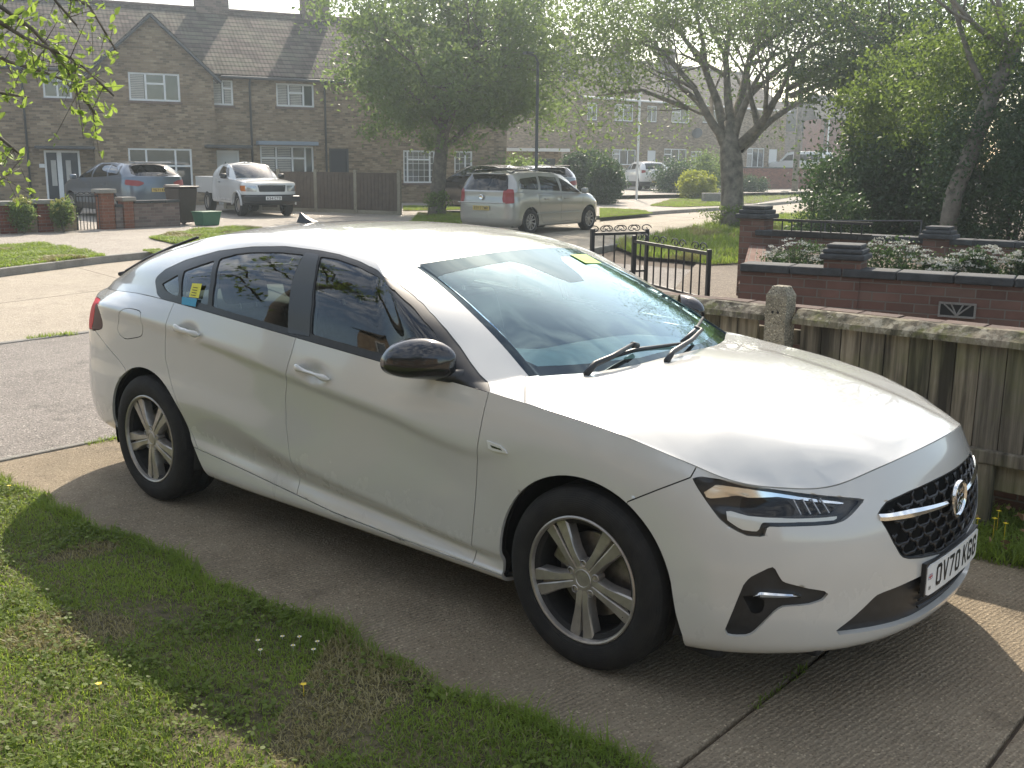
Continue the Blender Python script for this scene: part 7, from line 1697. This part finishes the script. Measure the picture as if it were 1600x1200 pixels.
    P = AT(1105,262,58); bush('bush','loose grey-green bush behind the round yellow bush','bush',(P.x,P.y,1.1),(1.5,1.2,1.2),M_leaf,6000,.15,84,None)
    P = AT(1050,270,57); bush('bush','dark upright bush between the compact SUV and the yellow bush','bush',(P.x,P.y,.9),(1.1,1,1.0),M_leafD,4500,.14,85,None)
    P = AT(1178,275,60); bush('bush','small dark rounded bush against the low brick wall','bush',(P.x,P.y,.6),(.75,.7,.55),M_leafD,3500,.12,86,None)
    P = AT(800,262,45); bush('bush','bush beside the small porch between the terraces','bush',(P.x,P.y,1.0),(1.5,1.2,1.0),M_leaf,5000,.14,87,None)
    # ---- street tree
    B = G0(682,343); B.z = .1; tp = lambda px,py,D: AT(px,py,D)
    Dt = 33.9; tk = [B, tp(684,300,Dt), tp(688,250,Dt), tp(693,205,Dt), tp(700,150,Dt)]
    limbs = []; rg_ = np.random.default_rng(11)
    for (px,py) in ((690,235),(690,220),(693,205),(694,190),(696,175),(698,160),(700,150),(690,228)):
        d = Vector((rg_.normal(),rg_.normal(),.75)); limbs.append((tp(px,py,Dt), d, 2.6, .10))
    t1 = tree('street_tree','leafy street tree with dense rounded crown in front of the left terrace','tree',tuple(B),tk,[.30,.24,.22,.19,.12],limbs,M_bark,M_leaf,14000,.16,(.36,.36,.32),depth=3,seed=11,ratio=.74)
    cc = AT(672,95,Dt)-B
    cr = np.vstack([blob_points(tuple(cc),(3.3,3.3,2.9),24000,np.random.default_rng(12),210,.105,.45), blob_points(tuple(AT(740,150,Dt)-B),(2.6,2.6,1.5),6500,np.random.default_rng(13),70,.13,.4), blob_points(tuple(AT(790,60,Dt)-B),(2.2,2.2,2.2),5500,np.random.default_rng(14),60,.14,.4)])
    cards('crown', cr, .17, M_leaf, t1)
    sh = blob_points((0,.0,.5),(.45,.5,.35),700,np.random.default_rng(15),20,.2,.5); tag(cards('base_shoots', sh, .09, M_leaf, t1),kind='stuff')
    # ---- the large tree
    B = G0(1144,362); Dt = 28.9; q = lambda px,py,dd=0: AT(px,py,Dt+dd)
    tk = [B, q(1144,330), q(1144,290), q(1143,255), q(1140,225), q(1141,190)]
    limbs = []
    def limb(a, b, r, L=None): A_, B2 = Vector(a), Vector(b); limbs.append((A_, B2-A_, (B2-A_).length if L is None else L, r))
    limb(q(1132,225),q(1088,140,-.5),.145); limb(q(1140,215),q(1135,60,1),.14); limb(q(1146,220),q(1190,120,-1),.13); limb(q(1155,228),q(1235,140,-1.5),.15); limb(q(1148,205),q(1170,90,2),.16); limb(q(1134,205),q(1105,110,2),.15); limb(q(1156,232),q(1225,165,2.5),.15); limb(q(1130,212),q(1070,175,2),.10)
    t2 = tree('large_tree','large spreading tree with pale trunk and many upright limbs in the middle of the verge','tree',tuple(B),tk,[.38,.32,.30,.31,.26,.17],limbs,M_barkl,M_leaf,17000,.12,(.34,.34,.30),depth=4,seed=23,ratio=.80,split=3,upb=.12)
    rg_ = np.random.default_rng(24); parts_ = []
    for (px,py,dd,rx,rz,n) in ((930,30,0,2.0,1.4,1900),(1000,50,1,2.2,1.1,1700),(1060,0,-1,2,1.4,2000),(1150,0,0,2.4,1.5,3200),(1250,10,0,2.4,1.6,3600),(1340,60,-2,2.4,1.4,3600),(1420,20,-2,2.6,1.8,4400),(1500,60,-3,2.0,1.5,3200),(880,70,1,1.5,1.0,1000),(1300,120,-2,1.6,.8,2600),(1380,120,-3,1.6,.8,2800),(1000,115,2,2.0,.6,350),(930,140,2,1.4,.5,200)):
        parts_.append(blob_points(tuple(AT(px,py,Dt+dd)-B),(rx,rx,rz),n,rg_,40,.22,.3))
    cards('crown', np.vstack(parts_), .13, M_leaf, t2)
    tw = MB()     # drooping outer twigs
    for (px,py,ex_,ey_,dd) in ((1230,140,1380,95,-2),(1235,150,1450,110,-3),(1170,90,1300,20,-1),(1088,140,980,60,0),(1075,170,930,150,2),(1200,120,1340,60,-1),(1105,110,1010,20,1)):
        a = AT(px,py,Dt+dd*.5)-B; b = AT(ex_,ey_,Dt+dd)-B; mid = (a+b)/2+Vector((0,0,.35)); tw.tube([a,(a+mid)/2,mid,(mid+b)/2,b],[.08,.065,.05,.035,.015],6)
        for k in range(12):
            t = rg_.uniform(.2,1); p0 = a.lerp(b,t)+Vector((0,0,.25*math.sin(t*3.1))); d = Vector(rg_.normal(size=3)); d.z = abs(d.z)*.5-.2; tw.tube([p0,p0+d*.5,p0+d*.9+Vector((0,0,-.15))],[.018,.010,.004],4)
    tw.obj('branches', M_barkl, t2, smooth=True)
    sh = blob_points((0.1,-.3,.4),(.7,.7,.32),1500,np.random.default_rng(25),30,.2,.5); tag(cards('base_shoots', sh, .07, M_leafB, t2),kind='stuff')
    # ---- shrubs and trees of the garden on the right
    P = AT(1360,305,19); bush('shrub','big dark glossy shrub spilling over the rear planter wall','shrub',(P.x,P.y,1.3),(1.25,1.2,1.05),M_leafD,16000,.085,91,None,clumps=150,spread=.14)
    P = AT(1300,330,17.5); bush('shrub','low loose outer shoots of the shrub beside the pole','shrub',(P.x,P.y,.85),(.6,.6,.55),M_leafD,3500,.07,92,None)
    P = AT(1450,290,18); bush('shrub','dark shrub under the leaning trunk','shrub',(P.x,P.y,1.35),(1.1,1.0,1.0),M_leafD,11000,.085,93,None,clumps=100,spread=.15)
    P = AT(1590,250,16.5); bush('hedge','very dark tall conifer hedge at the right edge of the photo','hedge',(P.x,P.y,1.7),(1.25,1.6,1.75),M_leafD,26000,.07,94,None,clumps=160,spread=.15)
    P = AT(1700,250,15.5); bush('hedge','continuation of the dark conifer hedge beyond the right edge','hedge',(P.x,P.y,1.7),(1.3,1.5,1.8),M_leafD,14000,.07,95,None,clumps=120,spread=.16)
    Dl = 16.0; B = AT(1478,330,Dl); B.z = .1; lt = [B, AT(1490,305,Dl), AT(1512,250,Dl), AT(1528,205,Dl), AT(1548,150,Dl), AT(1575,100,Dl), AT(1600,40,Dl), AT(1640,-40,Dl)]
    limbs = [(AT(1545,155,Dl),AT(1500,60,Dl)-AT(1545,155,Dl),1.6,.06),(AT(1575,100,Dl),AT(1560,0,Dl)-AT(1575,100,Dl),1.5,.06),(AT(1600,40,Dl),Vector((.2,-.3,1)),1.6,.07),(AT(1585,80,Dl),AT(1480,30,Dl)-AT(1585,80,Dl),2.0,.05)]
    t3 = tree('leaning_tree','tree with bare trunk leaning to the right in front of the dark hedge','tree',tuple(B),lt,[.13,.13,.125,.12,.13,.12,.10,.07],limbs,M_barkl,M_leafB,6000,.08,(.35,.35,.3),depth=3,seed=31)
    rg_ = np.random.default_rng(33); pa = []
    for (px,py,dd,rx,rz,n) in ((1355,175,3,.7,.6,1800),(1410,165,3,1.0,.8,3000),(1440,225,2,.9,.55,2400),(1350,225,3,.5,.3,700),(1470,150,1,.9,.8,2400),(1500,80,1,1.0,.7,1700),(1560,60,0,1.0,.7,1500),(1600,120,0,.8,.7,1000),(1420,90,3,1.0,.5,1200)):
        pa.append(blob_points(tuple(AT(px,py,Dl+dd)-B),(rx,rx,rz),n,rg_,50,.17,.3))
    cards('crown', np.vstack(pa), .085, M_leafB, t3)
    P = AT(1450,120,27); B4 = Vector((P.x,P.y,0)); lt = [B4, B4+Vector((0,0,2.5)), B4+Vector((.2,0,5))]
    t4 = tree('background_tree','dark tree crown behind the leaning trunk','tree',tuple(B4),lt,[.25,.2,.12],[(B4+Vector((0,0,2.2+.4*k)),Vector((math.cos(k*2.1),math.sin(k*2.1),.8)),2.2,.09) for k in range(6)],M_bark,M_leafD,9000,.12,(.5,.5,.4),depth=3,seed=37)
    cards('crown', blob_points((0,0,3.6),(2.9,2.9,2.0),11000,np.random.default_rng(38),120,.17,.4), .13, M_leafD, t4)
    if 0:
     P = AT(1310,250,40); B5 = Vector((P.x,P.y,0)); t5 = tree('background_tree','mid green tree behind the gap between pole and big shrub','tree',tuple(B5),[B5,B5+Vector((0,0,2)),B5+Vector((0,0,3.5))],[.2,.16,.1],[(B5+Vector((0,0,1.5+.3*k)),Vector((math.cos(k*2.1),math.sin(k*2.1),.8)),1.8,.07) for k in range(6)],M_bark,M_leaf,6000,.12,(.5,.5,.4),depth=2,seed=39)
    # ---- near branch hanging in at the top left
    rg_ = np.random.default_rng(44); Dn = 4.6; base = AT(-420,420,Dn); nb = empty('overhanging_tree',(base.x,base.y,0),0,'thin branches with fresh green leaves hanging in at the top left corner','tree'); off = Vector((base.x,base.y,0))
    tb = MB(); trunk_top = AT(-420,-400,Dn)-off; tb.tube([(0,0,0),(0,0,1.2),trunk_top*.75,trunk_top],[.12,.10,.07,.05],10); tb.obj('trunk',M_bark,nb,smooth=True)
    br = MB(); LP = []; 
    tws = [[(-300,-150),(-120,-60),(0,10),(50,45),(95,95),(120,135),(150,180)],[(-250,-100),(-80,-10),(0,35),(40,60),(75,75),(120,95),(178,150)],[(-260,80),(-80,110),(0,145),(45,152)],[(-220,150),(-60,190),(0,215),(30,240)],[(-300,-200),(-100,-110),(20,-40),(90,-15),(140,10),(185,85)],[(-200,0),(-40,60),(10,95),(60,110),(100,125),(148,175)],[(-250,-200),(-60,-120),(60,-30),(120,40)],[(-240,260),(-90,265),(0,280),(10,275)]]
    for k, t in enumerate(tws):
        D_ = Dn+rg_.uniform(-.5,.6); pts = [AT(x,y,D_+.06*i)-off for i,(x,y) in enumerate(t)]; n = len(pts); br.tube(pts,[.012*(1-.85*i/n)+.0012 for i in range(n)],6)
        for i in range(1,n):
            for s in range(7 if i > 1 else 2):
                b_ = pts[i-1].lerp(pts[i],rg_.uniform()); d = Vector(rg_.normal(size=3))*.09; d.z -= .02; br.tube([b_,b_+d*.6,b_+d],[.0022,.0015,.001],4)
                for m_ in range(4): LP.append(tuple(b_+d*rg_.uniform(.3,1.15)+Vector(rg_.normal(size=3))*.012))
    br.obj('branches',M_bark,nb,smooth=True)
    cards('leaves', np.array(LP), .050, M_leafN, nb, rng=rg_, aspect=.55, hexa=True)
    for i,(x_,y_,lb_) in enumerate(((-4.5,-9.0,'garden tree left of the photographer, seen mirrored in the rear side windows'),(1.0,-9.5,'garden tree behind the photographer, seen mirrored in the front side window'))):
        B6 = Vector((x_,y_,0)); t6 = tree('garden_tree',lb_,'tree',tuple(B6),[B6,B6+Vector((0,0,1.6)),B6+Vector((.1,0,3.2))],[.16,.13,.08],[(B6+Vector((0,0,1.3+.3*k)),Vector((math.cos(k*1.9),math.sin(k*1.9),.9)),1.7,.06) for k in range(7)],M_bark,M_leafD,9000,.10,(.4,.4,.35),depth=3,seed=60+i)
    # ---- the photographer's own house and garden tree behind the camera (seen only as reflections)
    ho = empty('terraced_house',(0,0,0),0,'brick house behind the camera, mirrored in the car windows','house'); P4 = Vector((14,-11,0))
    f6 = facade(ho,P4,Vector((-1,.0,0)),0,26,-.1,5,[(3+5*k,5+5*k,zz,zz+1.2) for k in range(5) for zz in (.9,3.3)],M_brickY,thick=.3)
    for k in range(5):
        for zz in (.9,3.3): window(ho,f6,(3+5*k,5+5*k,zz,zz+1.2),(.5,),[(0,.7)],blind=(0,) if k%2 else ())
    roof(ho,f6,-.2,26.2,5,7.8,4)
M_soil2 = simple('joint_fill', (.06,.05,.04), .95)
M_lawnsoil = simple('lawn_base', (.085,.072,.036), .95, var=.5, vscale=22, bmp=1.0, bscale=70)
M_clover = leafmat('clover_leaves', (.08,.12,.03), (.19,.25,.055), .45, (.38,.46,.08)); M_clover.node_tree.nodes['Principled BSDF'].inputs['Specular IOR Level'].default_value = .15
M_dead = simple('dead_leaves', (.20,.12,.06), .8, var=.4)
M_flowY = simple('yellow_flowers', (.55,.52,.14), .6)
M_bin = simple('brown_plastic', (.028,.018,.015), .5, var=.15); M_greenbox = simple('green_plastic', (.02,.12,.065), .5, var=.1)
M_gravel = mat_concrete('gravel', (.12,.095,.072), (.19,.155,.12), agg=.9, scale=.5)
M_brickR2 = mat_brick('weathered_red_brick', [(.10,.058,.045),(.155,.084,.064),(.20,.11,.085),(.17,.115,.09)], (.17,.15,.125), dirt=.6)
M_brickloose = simple('edging_brick', (.075,.045,.034), .9, var=.35, vscale=9, bmp=.4)
def wood_mat(name, moss):
    m, nt, bs = newmat(name); bs.inputs['Roughness'].default_value = .9; bs.inputs['Specular IOR Level'].default_value = .15
    v = coord(nt); oi = nt.nodes.new('ShaderNodeObjectInfo'); 
    g = noise(nt, coord(nt, scale=(38,38,1.6)), 1.0, 6, .65); b_ = noise(nt, v, 3.1, 5, .6)
    c = ramp(nt, g, [(.3,(.075,.067,.054)),(.55,(.20,.18,.145)),(.8,(.33,.30,.245))])
    rb = ramp(nt, oi.outputs['Random'], [(0,(.7,.7,.7)),(1,(1.25,1.2,1.1))]); c = mix(nt, 1.0, c, rb, 'MULTIPLY')
    c = mix(nt, ramp(nt, b_, [(.46,0),(.64,moss)]), c, (.14,.145,.065))
    st = noise(nt, coord(nt, scale=(9,9,.8)), 1.0, 5, .6); c = mix(nt, ramp(nt, st, [(.47,0),(.62,.85)]), c, (.022,.020,.016))
    if name == 'cap_wood':
        n3 = noise(nt, v, 16, 6, .7); c = mix(nt, ramp(nt, n3, [(.52,0),(.60,.85)]), c, (.30,.28,.22)); n4 = noise(nt, v, 7, 5, .7); c = mix(nt, ramp(nt, n4, [(.52,0),(.66,.8)]), c, (.13,.14,.045))
    nt.links.new(c, bs.inputs['Base Color']); bump(nt, bs, g, .8, .006); return m
M_wood = wood_mat('fence_wood', .55); M_woodcap = wood_mat('cap_wood', .5)
M_post = mat_concrete('pebble_concrete', (.20,.18,.135), (.32,.29,.22), agg=.9, scale=1.1)
def cards_flat(name, P, size, mat, rng):
    n = len(P); a = rng.uniform(0,6.283,n); t = rng.normal(0,.35,(n,2)); s = size*rng.uniform(.5,1.3,n)
    d = np.column_stack([np.cos(a),np.sin(a),t[:,0]]); e = np.column_stack([-np.sin(a),np.cos(a),t[:,1]]); d *= s[:,None]*.5; e *= s[:,None]*.38
    V = np.stack([P-d,P-d*.3-e,P+d*.6-e*.8,P+d,P+d*.6+e*.8,P-d*.3+e],1).reshape(-1,3)
    me = bpy.data.meshes.new(name); me.vertices.add(6*n); me.vertices.foreach_set('co',V.ravel()); me.loops.add(6*n); me.loops.foreach_set('vertex_index',np.arange(6*n,dtype=np.int32)); me.polygons.add(n)
    me.polygons.foreach_set('loop_start',np.arange(0,6*n,6,dtype=np.int32)); me.polygons.foreach_set('loop_total',np.full(n,6,dtype=np.int32)); me.update(calc_edges=True)
    at = me.attributes.new('rnd','FLOAT','FACE'); at.data.foreach_set('value', np.clip(rng.normal(.5,.25,n),0,1).astype(np.float32)); o = link(name,me,mat); tag(o,'low clover and broad-leaved weeds growing through the lawn','weeds',None,'stuff'); return o
r_ = build_hero(); hero_details(*r_)
build_cars()
build_place()
# ---------------- volume added to imitate veiling glare ----------------
HZ = bpy.data.materials.new('glare_haze'); HZ.use_nodes = True; hn = HZ.node_tree; hn.nodes.clear()
ho_ = hn.nodes.new('ShaderNodeOutputMaterial'); hv = hn.nodes.new('ShaderNodeVolumePrincipled'); hv.inputs['Color'].default_value = (.80,.92,1.0,1); hv.inputs['Density'].default_value = .0017; hv.inputs['Anisotropy'].default_value = .7
hn.links.new(hv.outputs[0], ho_.inputs['Volume'])
hb = MB(); hb.box(-150,60,-40,170,-1.2,16); hz = hb.obj('glare_haze', HZ); tag(hz,'lens veiling glare imitated by an added thin haze filling the street','glare_haze',None,'stuff')
